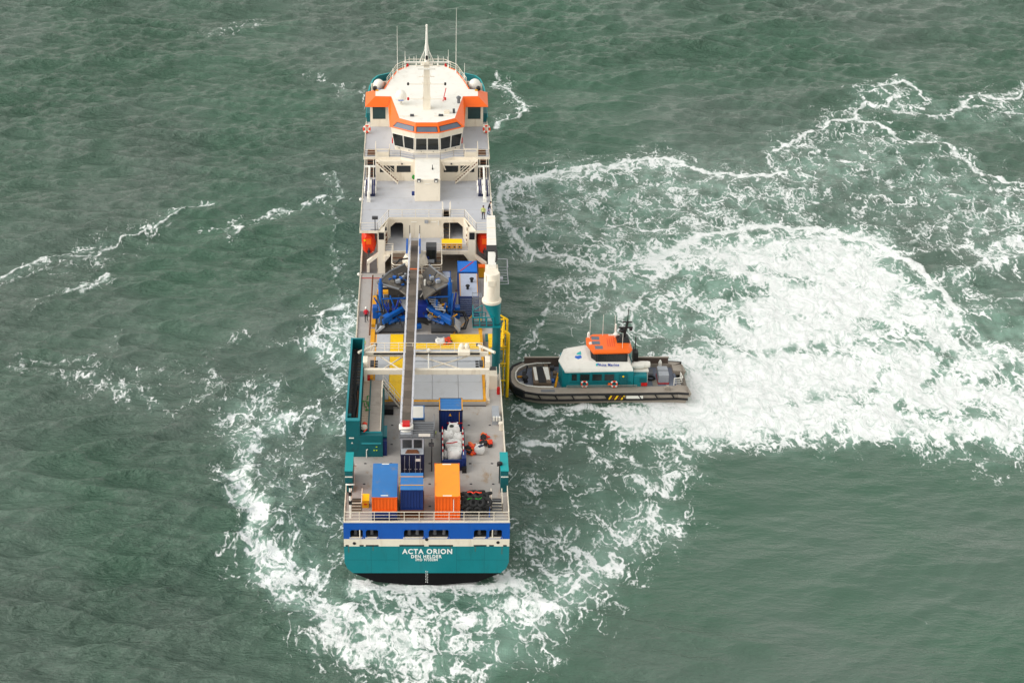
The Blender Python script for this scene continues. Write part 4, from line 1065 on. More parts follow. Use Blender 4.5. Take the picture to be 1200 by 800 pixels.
q = MB(); q.tube((2.1, 76.0, zr + .1), (2.5, 78.2, zr + 1.0), .06, 5); q.build('flag_pole', RED, roof)
for x0, x1 in ((-3.4, -1.0), (.9, 3.3)): MB().box(x0, x1, 71.0, 71.06, zr, zr + .05).build('cable_tray', CREAM, roof)
for x, y, h in ((-3.9, 86.5, 6.5), (3.9, 86.4, 9.0), (-2.9, 88.3, 2.4), (2.9, 88.3, 2.6), (5.0, 84.3, 2.2), (-4.5, 84.5, 1.4), (-1.4, 88.9, 1.6), (1.5, 88.9, 1.6)):
    q = MB(); q.tube((x, y, zr), (x, y, zr + h), .05, 6, .02); q.lathe((x, y, zr), [(.1, 0), (.1, .4), (.05, .45)], 8); q.build('aerial', WHITE, ship)
for sx in (-1, 1):
    q = MB(); q.box(sx * 6.3, sx * 6.65, 79.8, 80.1, zr - .02, zr + .15); q.build('searchlight_base', YELLOWD, roof); q = MB(); q.lathe((sx * 6.75, 80.2, zr + .2), [(.05, -.3), (.25, -.28), (.3, .2), (.1, .25)], 12, 'y'); q.build('searchlight', BLACK, roof)
# forecastle: deck, bulwark
FB = [(80, 7.95), (88, 7.95), (91, 7.8), (93.9, 7.4), (95.3, 6.8), (96.3, 5.3), (97.0, 3.5), (97.4, 1.6)]
b = MB(); b.prism([(-x, y) for y, x in FB] + [(x, y) for y, x in FB[::-1]], 7.0, 7.2); b.build('forecastle_deck', DECK2, ship)
ring = [(-x, y) for y, x in FB] + [(x, y) for y, x in FB[::-1]]
b = MB(); cap = MB(); low = MB()
for p, q in zip(ring[:-1], ring[1:]):
    b.slab([(p[0] * .985, p[1] - .1, 7.2), (q[0] * .985, q[1] - .1, 7.2), (q[0] * .985, q[1] - .1, 8.9), (p[0] * .985, p[1] - .1, 8.9)], -.08)
    cap.slab([(p[0] * .975, p[1] - .15, 8.9), (q[0] * .975, q[1] - .15, 8.9), (q[0] * 1.01, q[1] + .06, 8.9), (p[0] * 1.01, p[1] + .06, 8.9)], .06)
    low.slab([(p[0], p[1], -.02), (q[0], q[1], -.02), (q[0], q[1], 7.3), (p[0], p[1], 7.3)], -.08)
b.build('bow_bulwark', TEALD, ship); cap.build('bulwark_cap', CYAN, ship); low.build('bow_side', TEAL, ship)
q = MB(); q.lathe((-4.6, 92.5, 7.2), [(.3, 0), (.3, .8), (.45, .85), (.4, 1.0), (.1, 1.1)], 12); q.build('bow_vent', WHITE, ship); q = MB(); q.lathe((4.6, 92.5, 7.2), [(.3, 0), (.3, .8), (.45, .85), (.4, 1.0), (.1, 1.1)], 12); q.build('bow_vent', WHITE, ship)
# lamp pole and floodlights at the aft edge
q = MB(); q.tube((-6.15, 51.9, 4.5), (-6.15, 51.9, 7.3), .06, 6); q.box(-6.5, -5.8, 51.7, 52.1, 7.2, 7.5); q.tube((-6.7, 51.9, 5.8), (-5.6, 51.9, 5.8), .04, 5); q.build('lamp_pole', GREYD, ship)
for x, y, z in ((-8.1, 49.2, 1.2), (-8.05, 58.2, 6.9)):
    q = MB(); q.ball((x, y, z), .2); q.tube((x + .2, y, z), (x + .4, y, z), .05); q.build('beacon', WHITE, ship)
# starboard boat-landing frame (yellow tubes down to the water)
lo = None
for y, x in ((34.9, 9.22), (38.3, 9.22)):
    land = MB()
    rr0 = .19 if y < 35 else .13; land.tube((x, y, -7.7), (x, y, .9), rr0, 10); land.tube((x, y, .9), (8.1, y, 1.6), rr0 * .8, 8)
    for z in (-5.2, -3.0, -.8, .9): land.tube((x, y, z), (7.9, y, z), .09, 8)
    o_ = land.build('boat_landing', YELLOW, ship, smooth='auto'); lo = lo or o_
for z in np.arange(-7.0, 1.3, .45): MB().tube((8.75, 35.2, z), (8.75, 36.3, z), .035, 5).build('rung', YELLOW, lo)
MB().tube((8.75, 35.2, -7.4), (8.75, 35.2, 2.2), .07, 6).build('ladder_rail', YELLOW, lo); MB().tube((8.75, 36.3, -7.4), (8.75, 36.3, 2.2), .07, 6).build('ladder_rail', YELLOW, lo)
for z in (-4.6, -1.9, .4): MB().tube((8.75, 34.9, z), (8.75, 38.3, z), .09, 6).build('brace', YELLOW, lo)
q = MB(); q.box(6.9, 8.6, 31.6, 34.6, .9, 1.0); q.box(6.9, 7.1, 31.6, 31.8, 0, .9); q.build('landing_platform', YELLOW, lo); q = MB(); q.box(6.6, 8.3, 33.5, 35.2, .6, .68); q.build('landing_platform', TEALD, lo)
rail(ship, [(6.9, 31.6, 1.0), (8.5, 31.6, 1.0), (8.5, 34.6, 1.0)], 1.0, 'landing_rail', YELLOW, r=.05)
# light grating sticking out to starboard beside the superstructure
q = MB()
for k in range(7): q.tube((8.0, 47.8 + k * .75, .6), (9.7, 47.8 + k * .75, .6), .035, 5)
q.tube((9.7, 47.8, .6), (9.7, 52.3, .6), .05, 5); q.tube((9.7, 52.3, .6), (9.7, 52.3, 1.7), .05); q.tube((9.7, 50, 1.7), (9.7, 52.3, 1.7), .05); q.tube((8, 52.3, 1.7), (9.7, 52.3, 1.7), .05); q.box(8.3, 9.1, 48.8, 49.4, .6, .8)
q.build('side_gangplank', GREYL, ship)
# small deck fittings
q = MB(); q.lathe((-7.33, -1.0, 0), [(.12, 0), (.1, .1), (.1, 3.6), (.05, 3.7)], 8); sp = q.build('signal_post', WHITE, ship)
q = MB(); q.torus((-7.33, -1.0, 3.8), .38, .07, (0, .6, 1)); q.build('ring_aerial', WHITE, sp)
for z in (1.6, 2.6, 3.5): MB().box(-7.5, -7.18, -1.15, -.85, z, z + .4).build('lamp_housing', BLACK, sp)
q = MB(); q.box(6.85, 7.6, 16.4, 18.8, 0, .9); q.build('winch_box', GREYL, ship)
for k in range(3):
    q = MB(); q.lathe((7.0 + k * .3, 16.2, .6), [(.05, 0), (.11, .02), (.11, .5), (.05, .55)], 10); q.build('gas_bottle', WHITE, ship)
q = MB(); q.lathe((7.72, 15.4, 0), [(.22, 0), (.2, .1), (.18, .7), (.28, .75), (.26, .9), (.05, .95)], 12); q.build('bollard', CREAM, ship)
q = MB(); q.lathe((7.7, 22.8, 0), [(.16, 0), (.18, .1), (.18, .8), (.06, .9)], 10); q.build('extinguisher', RED, ship)
q = MB(); q.lathe((-4.75, 17.3, 0), [(.16, 0), (.18, .1), (.18, 1.0), (.06, 1.1)], 10); q.build('extinguisher', RED, ship)
q = MB(); q.box(-4.6, -3.5, 18.4, 19.3, 0, .7); q.build('tool_chest', BLACK, ship)
q = MB(); q.box(6.6, 7.2, 24.4, 25.0, .0, .5); q.build('cable_box', BLACK, ship)

# ------------------------------------------------------------------ containers
def corr(b, p0, p1, z0, z1, out, pitch=.30, depth=.045):
    """corrugated wall from p0 to p1 (xy), outward normal out"""
    p0, p1, o = Vector((*p0, 0)), Vector((*p1, 0)), Vector((*out, 0)); L = (p1 - p0).length; d = (p1 - p0) / L
    n = max(2, int(round(L / pitch))); pr = []
    for k in range(n):
        for f, h in ((0, 0), (.28, 0), (.40, -depth), (.88, -depth), (1.0, 0)):
            if f == 1.0 and k < n - 1: continue
            pr.append(p0 + d * (L * (k + f) / n) + o * h)
    vs = [(p.x, p.y, z0) for p in pr] + [(p.x, p.y, z1) for p in pr]; m = len(pr)
    b.add(vs, [(k, k + 1, m + k + 1, m + k) for k in range(m - 1)]); return b

def container(label, x0, x1, y0, y1, z0, z1, wall, roofm, frame=None, cat='container', doors=False, group=None, name='shipping_container', roof_ribs=True):
    t = thing(name, label, cat, ((x0 + x1) / 2, (y0 + y1) / 2, z0), group)
    frame = frame or wall; e = .035
    for p0, p1, o in (((x1 - .1, y0 + e), (x0 + .1, y0 + e), (0, -1)), ((x0 + .1, y1 - e), (x1 - .1, y1 - e), (0, 1)), ((x0 + e, y0 + .1), (x0 + e, y1 - .1), (-1, 0)), ((x1 - e, y1 - .1), (x1 - e, y0 + .1), (1, 0))):
        if doors and o == (0, -1):
            for a, c in ((x0 + .1, (x0 + x1) / 2 - .01), ((x0 + x1) / 2 + .01, x1 - .1)):
                q = MB(); q.box(a, c, y0 + .03, y0 + .08, z0 + .14, z1 - .1); d_ = q.build('door', wall, t)
                for f in (.28, .72):
                    r = MB(); xx = a + (c - a) * f; r.tube((xx, y0 + .01, z0 + .1), (xx, y0 + .01, z1 - .08), .028, 6); r.box(xx - .1, xx + .18, y0 - .01, y0 + .03, z0 + 1.0, z0 + 1.08); r.build('lock_rod', GREYL, d_)
            MB().box(x1 - .9, x1 - .35, y0 + .005, y0 + .03, z1 - .75, z1 - .45).build('placard', WHITE, t)
            continue
        corr(MB(), p0, p1, z0 + .14, z1 - .1, o).build('wall_panel', wall, t)
    r = MB(); L = y1 - y0; n = max(2, int(L / .6)) if roof_ribs else 1
    for k in range(n):
        ya, yb = y0 + .09 + (L - .18) * k / n, y0 + .09 + (L - .18) * (k + 1) / n
        r.box(x0 + .09, x1 - .09, ya, yb - (.03 if roof_ribs else 0), z1 - .09, z1 - .012)
    r.box(x0 + .09, x1 - .09, y0 + .09, y1 - .09, z1 - .1, z1 - .03)
    r.build('roof', roofm, t)
    f = MB()
    for x in (x0, x1 - .13):
        for y in (y0, y1 - .13): f.box(x, x + .13, y, y + .13, z0, z1)
    for y in (y0, y1 - .1): f.box(x0 + .13, x1 - .13, y, y + .1, z1 - .11, z1); f.box(x0 + .13, x1 - .13, y, y + .1, z0, z0 + .15)
    for x in (x0, x1 - .1): f.box(x, x + .1, y0 + .13, y1 - .13, z1 - .11, z1); f.box(x, x + .1, y0 + .13, y1 - .13, z0, z0 + .15)
    f.build('frame', frame, t)
    for x in (x0, x1):
        for y in (y0, y1):
            MB().box(x - .02 if x == x0 else x - .16, x + .16 if x == x0 else x + .02, y - .02 if y == y0 else y - .16, y + .16 if y == y0 else y + .02, z1 - .1, z1 + .015).build('corner_casting', frame, t)
    return t

c4 = container('plain orange container beside the black tyre fender', .78, 3.22, -1.28, 4.7, 0, 2.6, mat('container_deep_orange', lin(236, 98, 14), .5, .07), mat('yellow_orange_roof', lin(246, 150, 36), .55, .06, .6, (0.5, 0.2, 0.04), .35, .3), MATS['container_deep_orange'])  # roof a lighter, yellower orange than the walls
MB().box(.8, 3.2, -1.26, 4.68, 2.6, 2.612).build('roof_skin', MATS['yellow_orange_roof'], c4)
MB().box(2.55, 2.62, -1.31, -1.27, .9, 2.3).build('white_bar', WHITE, c4); MB().box(1.55, 2.4, -1.2, -1.05, 2.612, 2.63).build('white_strip', WHITE, c4); MB().box(1.55, 2.4, 4.45, 4.6, 2.612, 2.63).build('white_strip', WHITE, c4)
c1 = container('orange container with scuffed blue roof, on a navy base', -5.26, -2.83, -1.45, 4.6, 1.0, 2.65, mat('container_red_orange', lin(232, 94, 12), .5, .07), CBLUE, MATS['container_red_orange'])
MB().box(-5.27, -2.82, -1.46, 4.61, 2.652, 2.668).build('roof_skin', CBLUE, c1)
q = MB(); q.box(-5.24, -2.85, -1.42, 4.57, .22, 1.0); q.build('base_wall', NAVY, c1); q = MB(); q.box(-5.26, -2.83, -1.45, 4.6, 0, .22); q.build('base_frame', NAVYD, c1)
for y in (-1.25, 4.4): MB().box(-4.4, -3.7, y, y + .14, 2.668, 2.69).build('white_strip', WHITE, c1)
base = thing('rusty_flat_rack', 'rusty brown flat rack under the short blue container with yellow straps', 'flat rack', (-1.42, .4, 0))
MB().box(-2.6, -.25, -1.25, 2.3, .75, .98).build('deck', RUSTY, base); MB().box(-2.55, -.3, -1.2, 2.25, .0, .3).build('base', RUSTY, base)
for x in (-2.55, -.55):
    for y in (-1.2, 2.0): MB().box(x, x + .22, y, y + .22, .3, .75).build('leg', RUSTY, base)
c2 = container('short blue container with two yellow straps over its roof, on a rusty rack', -2.52, -.34, -1.12, 1.9, .98, 3.27, NAVY, CBLUE, NAVY)
MB().box(-2.53, -.33, -1.13, 1.91, 3.272, 3.286).build('roof_skin', CBLUE, c2)  # lighter blue than the navy walls: light from above put into the colour
for y in (-.35, 1.15): MB().box(-2.56, -.30, y, y + .1, 3.27, 3.31).build('strap', YELLOWD, c2)
for y in (-.35, 1.15): MB().box(-2.62, -2.54, y, y + .1, 1.2, 3.3).build('strap', YELLOWD, c2)
c3 = container('dark navy container with lock rods on its doors, below the grey gangway tower', -2.58, -.24, 6.1, 12.1, 0, 2.7, NAVYD, GREYD, doors=True)
q = MB(); q.hull([(-2.2, 6.3, 2.69), (-.65, 6.3, 2.69), (-2.1, 6.8, 2.69), (-.75, 6.8, 2.69), (-1.95, 6.4, 2.98), (-.9, 6.4, 2.98), (-1.9, 6.7, 2.98), (-.95, 6.7, 2.98)])
q.build('rusty_plate_pile', RUSTY, None, label='rust brown cover lying on the dark navy container', category='cover')
c5 = container('short navy container with blue roof, yellow edges and triangle sign, ahead of the white bags', 1.29, 3.72, 14.95, 17.5, 0, 2.6, NAVY, CBLUE, NAVYD)  # roof blue against navy walls carries the overhead light in its colour
for x in (1.29, 3.62): MB().box(x, x + .10, 15.0, 17.45, 2.605, 2.64).build('edge_trim', YELLOWD, c5)
MB().box(1.45, 3.55, 14.97, 15.06, 2.605, 2.64).build('edge_trim', RAILW, c5)
q = MB(); q.slab([(2.28, 14.93, 1.95), (2.56, 14.93, 1.95), (2.42, 14.93, 2.25)], .03); q.build('warning_sign', YELLOWD, c5); MB().box(3.35, 3.4, 14.92, 14.96, .9, 2.4).build('yellow_strip', YELLOWD, c5)
MB().box(2.1, 3.7, 14.9, 14.96, 1.05, 1.15).build('red_bar', RED, c5)
c6 = container('small blue container with white roof beside the gangway tip', -1.55, -.24, 13.7, 16.3, 0, 2.4, MBLUE, WHITE, CBLUE, roof_ribs=False)
c7 = container('grey blue container with pale roof and two black vents, next to the crane', 3.72, 6.02, 40.65, 46.7, 0, 2.6, mat('slate_blue', lin(74, 92, 142), .5, .1), LILAC, mat('slate_navy', lin(40, 60, 120), .5, .1), roof_ribs=False)
for k in range(8): MB().box(3.86, 5.9, 40.58, 40.66, .25 + k * .28, .36 + k * .28).build('louvre', mat('louvre_grey%d' % k, lin(120, 132, 164), .5, .05) if k == 0 else MATS['louvre_grey0'], c7)
for x, y in ((5.25, 44.4), (4.75, 42.6)):
    q = MB(); q.lathe((x, y, 2.59), [(.15, 0), (.15, .35), (.26, .38), (.24, .5), (.05, .58)], 12); q.build('vent', BLACK, c7)
for x in (3.84, 5.86): MB().box(x, x + .08, 40.8, 46.5, 2.595, 2.63).build('edge_trim', YELLOWD, c7)
c8 = container('bright blue box container with red diagonal line on its roof', 3.66, 5.95, 47.05, 49.9, 0, 2.6, NAVY, mat('bright_blue', lin(0, 110, 208), .45, .06), MATS['bright_blue'], roof_ribs=False)
q = MB(); q.slab([(3.9, 47.3, 2.61), (4.0, 47.2, 2.61), (5.6, 49.7, 2.61), (5.5, 49.8, 2.61)], .02); q.build('red_line', RED, c8)
c9 = container('low blue framed tank box with white top behind the trencher wing', -4.2, -2.1, 48.0, 49.9, 0, 2.4, MBLUE, WHITE, MBLUE, roof_ribs=False, name='tank_box', cat='tank')
c10 = container('small white and blue box beside the bright blue container', 1.4, 2.85, 46.3, 48.0, 0, 2.2, LILAC, LILAC, MBLUE, roof_ribs=False, name='equipment_box', cat='box')
q = thing('orange_locker', 'orange yellow locker standing at the foot of the starboard pillar', 'locker', (6.6, 50.9, 0)); 
b = MB(); b.rbox((6.6, 50.9, .75), (.75, .8, 1.3), None, .04); b.build('body', YELLOWD, q); MB().box(6.2, 7.0, 50.45, 51.35, 1.4, 1.5).build('lid', ORANGE, q)
for x in (6.3, 6.9): MB().box(x - .05, x + .05, 50.6, 51.2, 0, .12).build('foot', BLACK, q)
# scaffold cage beside the pale container
cage = thing('scaffold_cage', 'grey metal mesh cage standing against the pale roofed container', 'cage', (5.75, 39.9, 0))
b = MB()
for x in (5.25, 6.25):
    for y in (39.1, 40.4): b.tube((x, y, 0), (x, y, 3.3), .04, 6)
for z in (.8, 1.6, 2.4, 3.2):
    b.tube((5.25, 39.1, z), (6.25, 39.1, z), .03); b.tube((5.25, 40.4, z), (6.25, 40.4, z), .03); b.tube((5.25, 39.1, z), (5.25, 40.4, z), .03); b.tube((6.25, 39.1, z), (6.25, 40.4, z), .03)
b.build('frame', GREY, cage)
b = MB()
for k in range(9):
    b.tube((5.25 + k * .125, 39.1, 3.25), (5.25 + k * .125, 40.4, 3.25), .022, 4); b.tube((5.25 + k * .125, 39.1, 1.6), (5.25 + k * .125, 39.1, 3.25), .018, 4)
b.build('mesh_panel', GREYL, cage)

# ------------------------------------------------------------------ teal trough module, port side
tm = thing('trough_module', 'teal deck module with long open dark trough and walkways on the port side', 'deck module', (-6.4, 19, 0))
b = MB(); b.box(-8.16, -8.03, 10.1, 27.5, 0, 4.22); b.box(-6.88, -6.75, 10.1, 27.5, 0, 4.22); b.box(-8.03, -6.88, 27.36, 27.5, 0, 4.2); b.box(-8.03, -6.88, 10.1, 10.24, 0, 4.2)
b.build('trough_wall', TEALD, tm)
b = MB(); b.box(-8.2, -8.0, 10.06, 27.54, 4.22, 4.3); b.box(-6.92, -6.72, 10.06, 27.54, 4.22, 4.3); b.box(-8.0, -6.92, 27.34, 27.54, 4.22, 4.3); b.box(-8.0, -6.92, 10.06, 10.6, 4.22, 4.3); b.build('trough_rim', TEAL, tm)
MB().box(-8.03, -6.88, 10.24, 27.36, 2.9, 3.0).build('trough_floor', GREYD, tm)
for k in range(26): MB().box(-7.85, -7.05, 12 + k * .6, 12.14 + k * .6, 3.0, 3.05).build('cleat', BROWN if k % 3 else GREYD, tm)
MB().box(-7.7, -7.45, 11.0, 27.2, 3.05, 3.2).build('guide', RUBBER, tm)
q = MB(); q.pipe([(-7.35, 11.5, 3.2), (-7.45, 13, 3.25), (-7.25, 15, 3.3), (-7.45, 17, 3.25), (-7.3, 19, 3.2)], .17, 8); q.build('hose', RUBBER, tm)
q = MB(); q.pipe([(-7.1, 12.5, 3.2), (-7.05, 15, 3.25), (-7.2, 18, 3.2)], .07, 6); q.build('hose', RUSTY, tm)
MB().box(-7.75, -7.4, 10.9, 11.3, 3.0, 3.25).build('white_box', WHITE, tm); MB().box(-8.0, -7.7, 12.5, 13.0, 3.0, 3.4).build('teal_box', CYAN, tm)
b = MB(); b.box(-6.75, -4.45, 10.1, 21.2, 0, 2.5); mod = b.build('module_wall', TEALD, tm)
q = MB(); q.slab([(-6.6, 10.0, 1.55), (-4.6, 10.0, 1.55), (-4.6, 10.75, 2.62), (-6.6, 10.75, 2.62)], .08); q.build('sloped_canopy', TEAL, tm)  # lighter teal than the walls: brightness of an upward face painted in
for k in range(20): MB().box(-6.66, -5.98, 11.3 + k * .49, 11.74 + k * .49, 2.5, 2.66).build('walkway_slat', mat('beige_walkway', lin(196, 172, 150), .8, .1, 1.5) if k == 0 else MATS['beige_walkway'], tm)
MB().box(-5.96, -5.86, 10.8, 21.2, 2.5, 2.75).build('divider', TEALD, tm)
for k in range(6): MB().box(-5.85, -4.62, 10.78 + k * 1.74, 12.49 + k * 1.74, 2.5, 2.64).build('walkway_panel', mat('grey_walkway', lin(160, 150, 140), .8, .14, 1.0, GRIME, .4, .4) if k == 0 else MATS['grey_walkway'], tm)
q = MB(); q.lathe((-6.35, 11.2, 2.66), [(.3, 0), (.34, .1), (.3, .35), (.1, .4)], 12); q.build('capstan', CREAM, tm); q = MB(); q.ball((-6.3, 11.7, 2.95), .22, 1.2, 1, .8); q.build('red_cap', ORANGED, tm); MB().tube((-6.1, 11.0, 2.72), (-6.35, 10.5, 2.72), .07).build('red_hose', ORANGED, tm)
rr = random.Random(3)
q = MB()
for k in range(9):
    a = (-6.3 + rr.uniform(-.25, .3), 16 + rr.uniform(-1.2, 1.2), 2.72); q.pipe([a, (a[0] + rr.uniform(-.3, .3), a[1] + rr.uniform(-.8, .8), 2.8), (a[0] + rr.uniform(-.3, .3), a[1] + rr.uniform(-.8, .8), 2.72)], .035, 5)
q.build('green_rope', GREENR, tm)
MB().box(-7.85, -7.35, 10.04, 10.1, 2.2, 2.3).build('white_sign', WHITE, tm); q = MB(); q.slab([(-7.65, 10.05, 1.6), (-7.45, 10.05, 1.6), (-7.55, 10.05, 1.8)], .03); q.build('white_sign', WHITE, tm)
for x, z in ((-5.15, 1.15), (-5.4, .75), (-5.15, .75)): MB().box(x, x + .14, 10.03, 10.1, z, z + .1).build('label_plate', HIVIS, tm)
MB().box(-4.45, -4.05, 10.3, 12.2, 0, 1.7).build('side_locker', NAVY, tm); MB().box(-4.45, -4.05, 11.0, 13.2, 1.7, 1.85).build('locker_top', TEAL, tm)
MB().pipe([(-6.1, 9.95, 0), (-6.1, 9.95, .9), (-5.95, 9.95, 1.0)], .05).build('pipe', WHITE, tm)
b = MB(); b.box(-4.72, -4.66, 10.8, 19.4, 2.64, 2.8); b.build('kick_plate', CREAM, tm)
rail(tm, [(-4.65, 19.4, 2.6), (-4.65, 16.0, 2.6)], 1.0, 'walkway_rail', CREAM, r=.04)
stair(tm, (-4.6, 20.2, 2.6), (-2.8, 20.2, .05), .9, 8, BROWN, CREAM)
q = MB(); q.box(-6.7, -6.0, 21.2, 21.9, 2.4, 2.9); q.build('red_box', RED, tm); q = MB(); q.box(-6.0, -5.7, 21.3, 22.3, 2.2, 2.9); q.build('yellow_box', YELLOWD, tm)

# ------------------------------------------------------------------ gangway with tower and turntable
gw = thing('boarding_gangway', 'long white railed boarding gangway with brown floor running fore and aft above the deck', 'gangway', (-1.7, 31, 0))
G0, G1 = Vector((-2.05, 8.5, 4.5)), Vector((-1.42, 51.6, 4.5))
d = (G1 - G0).normalized(); sx_ = Vector((d.y, -d.x, 0))
nseg = 30
fl = [mat('gangway_floor%d' % k, lin(*c), .8, .18, 1.6, GRIME, .4, .5) for k, c in enumerate(((108, 97, 87), (97, 88, 79), (114, 103, 93)))]
for k in range(nseg):
    a, c = G0.lerp(G1, k / nseg), G0.lerp(G1, (k + .985) / nseg)
    q = MB(); q.slab([a - sx_ * .42, a + sx_ * .42, c + sx_ * .42, c - sx_ * .42], .05); q.build('floor_panel', fl[k * 7 % 3], gw)
for s_ in (-1, 1):
    q = MB(); o = sx_ * .55 * s_
    for z, w in ((0, .085), (.95, .065)):
        a, c = G0 + o + Vector((0, 0, z)), G1 + o + Vector((0, 0, z)); q.slab([a - sx_ * w, a + sx_ * w, c + sx_ * w, c - sx_ * w], .14)
    for k in range(nseg + 1):
        p = G0.lerp(G1, k / nseg) + o; q.tube(p, p + Vector((0, 0, .95)), .04, 5)
        if k < nseg: p2 = G0.lerp(G1, (k + 1) / nseg) + o; q.tube(p + Vector((0, 0, .95 if k % 2 else 0)), p2 + Vector((0, 0, 0 if k % 2 else .95)), .03, 5)
    q.build('side_truss', mat('gangway_white%d' % s_, lin(198, 198, 204), .5, .12, 1.0), gw)
    q = MB(); p = G0.lerp(G1, .93) + sx_ * .75 * s_; q.slab([p - d * 1.0 + Vector((0, 0, .2)), p + d * 1.3 + Vector((0, 0, .2)), p + d * 1.0 + Vector((0, 0, 1.2)), p - d * .4 + Vector((0, 0, 1.0))], .2); q.build('hydraulic_cheek', MBLUE, gw)
    MB().tube(G1 + sx_ * .6 * s_, G1 + sx_ * .6 * s_ + Vector((0, 0, 2.0)), .05, 6).build('end_post', GREYD, gw)
MB().box(-1.95, -1.1, 43.8, 44.0, 4.51, 4.55).build('orange_stripe', ORANGE, gw)
q = MB(); q.lathe((G0.x, G0.y, 4.35), [(.55, -.1), (.72, -.05), (.72, .35), (.6, .4)], 20); q.build('tip_ring', WHITE, gw)
q = MB(); q.rbox((G0.x, G0.y + .05, 4.85), (.75, .95, .3), None, .05); q.build('tip_pad', RED, gw)
q = MB(); q.hull([(G0.x + x, G0.y - .9 + y, z) for x in (-.62, .62) for y, z in ((0, 4.04), (0, 4.2), (.8, 4.04), (.8, 4.5))]); q.build('tip_nose', GREYL, gw)
q = MB()
for p in (20.0, 33.0): q.lathe((-1.95 + .01 * p, p, 4.4), [(.08, 0), (.1, .05), (.1, .3)], 8)
tower = thing('gangway_tower', 'grey steel frame with platform and stairs under the aft tip of the gangway', 'tower', (-1.4, 8.4, 2.69))
for x in (-2.5, -1.38, -.36):
    for y in (7.15, 9.6): MB().box(x - .09, x + .09, y - .09, y + .09, 2.7, 3.9).build('post', GREYL, tower)
for y in (7.15, 9.6):
    MB().box(-2.59, -.27, y - .1, y + .1, 3.9, 4.04).build('cross_beam', GREYL, tower)
    MB().box(-2.41, -.45, y - .08, y + .08, 2.7, 2.82).build('sill_beam', GREYL, tower)
MB().box(-2.5, -.4, 9.7, 9.78, 2.7, 3.9).build('back_wall', GREYD, tower)
q = MB(); q.slab([(-2.55, 6.2, 2.72), (-.3, 6.2, 2.72), (-.3, 7.04, 2.86), (-2.55, 7.04, 2.86)], .04); q.build('base_plate', GREYL, tower)
MB().box(-2.7, .78, 7.0, 10.2, 4.04, 4.12).build('platform', GREY, tower)
for k in range(7): MB().box(-2.6, .7, 7.1 + k * .42, 7.14 + k * .42, 4.12, 4.16).build('grating_bar', GREYD, tower)
rail(tower, [(-2.65, 7.05, 4.12), (.74, 7.05, 4.12), (.74, 10.1, 4.12)], .9, 'platform_rail', GREY, r=.04, post=1.0)
MB().box(-.8, .35, 6.98, 7.03, 4.3, 4.62).build('sign_board', WHITE, tower)
q = MB(); q.tube((.5, 7.4, 0), (.5, 7.4, 4.05), .08); q.box(.2, .72, 7.2, 7.5, 3.0, 3.3); q.build('prop', GREYD, tower)
stair(tower, (-.85, 13.2, 2.45), (-.85, 10.2, 4.1), 1.3, 9, GREYD, GREY, name='stair')
for x in (.15, .95): MB().tube((x, 14.6, 0), (x, 11.4, 2.2), .05).build('hand_bar', HIVIS, tower)
turn = thing('gangway_turntable', 'round railed platform with dark control cabin under the forward end of the gangway', 'turntable', (-1.3, 49.2, 0))
q = MB(); q.lathe((-1.3, 49.2, 0), [(1.6, 0), (1.5, .2), (1.35, 2.6), (1.6, 2.9), (1.6, 3.1), (1.2, 3.9)], 24); q.build('pedestal', CREAM, turn, smooth='auto')
q = MB(); q.prism([(-4.2, 46.8), (-3.9, 46.3), (1.7, 46.3), (1.85, 46.6), (1.85, 51.8), (-4.2, 51.8)], 2.5, 2.72); tp = q.build('platform', BROWN, turn)
rail(turn, [(-4.1, 51.7, 2.72), (-4.1, 46.9, 2.72), (-3.85, 46.4, 2.72), (1.65, 46.4, 2.72), (1.78, 46.7, 2.72), (1.78, 51.7, 2.72)], 1.1, 'platform_rail', CREAM, r=.05, post=1.1)
for k in range(5): MB().box(-4.1, 1.75, 46.6 + k * .95, 46.72 + k * .95, 2.72, 2.80).build('grating_bar', GREY if k % 2 else RUSTY, tp)
MB().box(-4.2, 1.85, 46.22, 46.3, 2.3, 2.6).build('platform_edge', CREAM, tp)
q = MB(); q.rbox((.55, 49.6, 3.9), (1.25, 1.3, 2.1), None, .06); cab = q.build('control_cabin', GREYD, turn)
MB().box(.05, 1.05, 48.9, 48.96, 3.4, 4.5).build('cabin_window', GLASS, cab); q = MB(); q.box(.2, .9, 48.6, 48.9, 3.0, 3.3); q.build('cabin_seat', GREYL, cab); q = MB(); q.box(-.02, .3, 48.85, 48.95, 3.3, 3.7); q.build('blue_panel', NAVY, cab)
q = MB(); q.pipe([(-4.0, 47.8, 2.8), (-3.2, 47.4, 4.0), (-2.2, 47.6, 4.1)], .1); q.build('hose', RUBBER, turn)

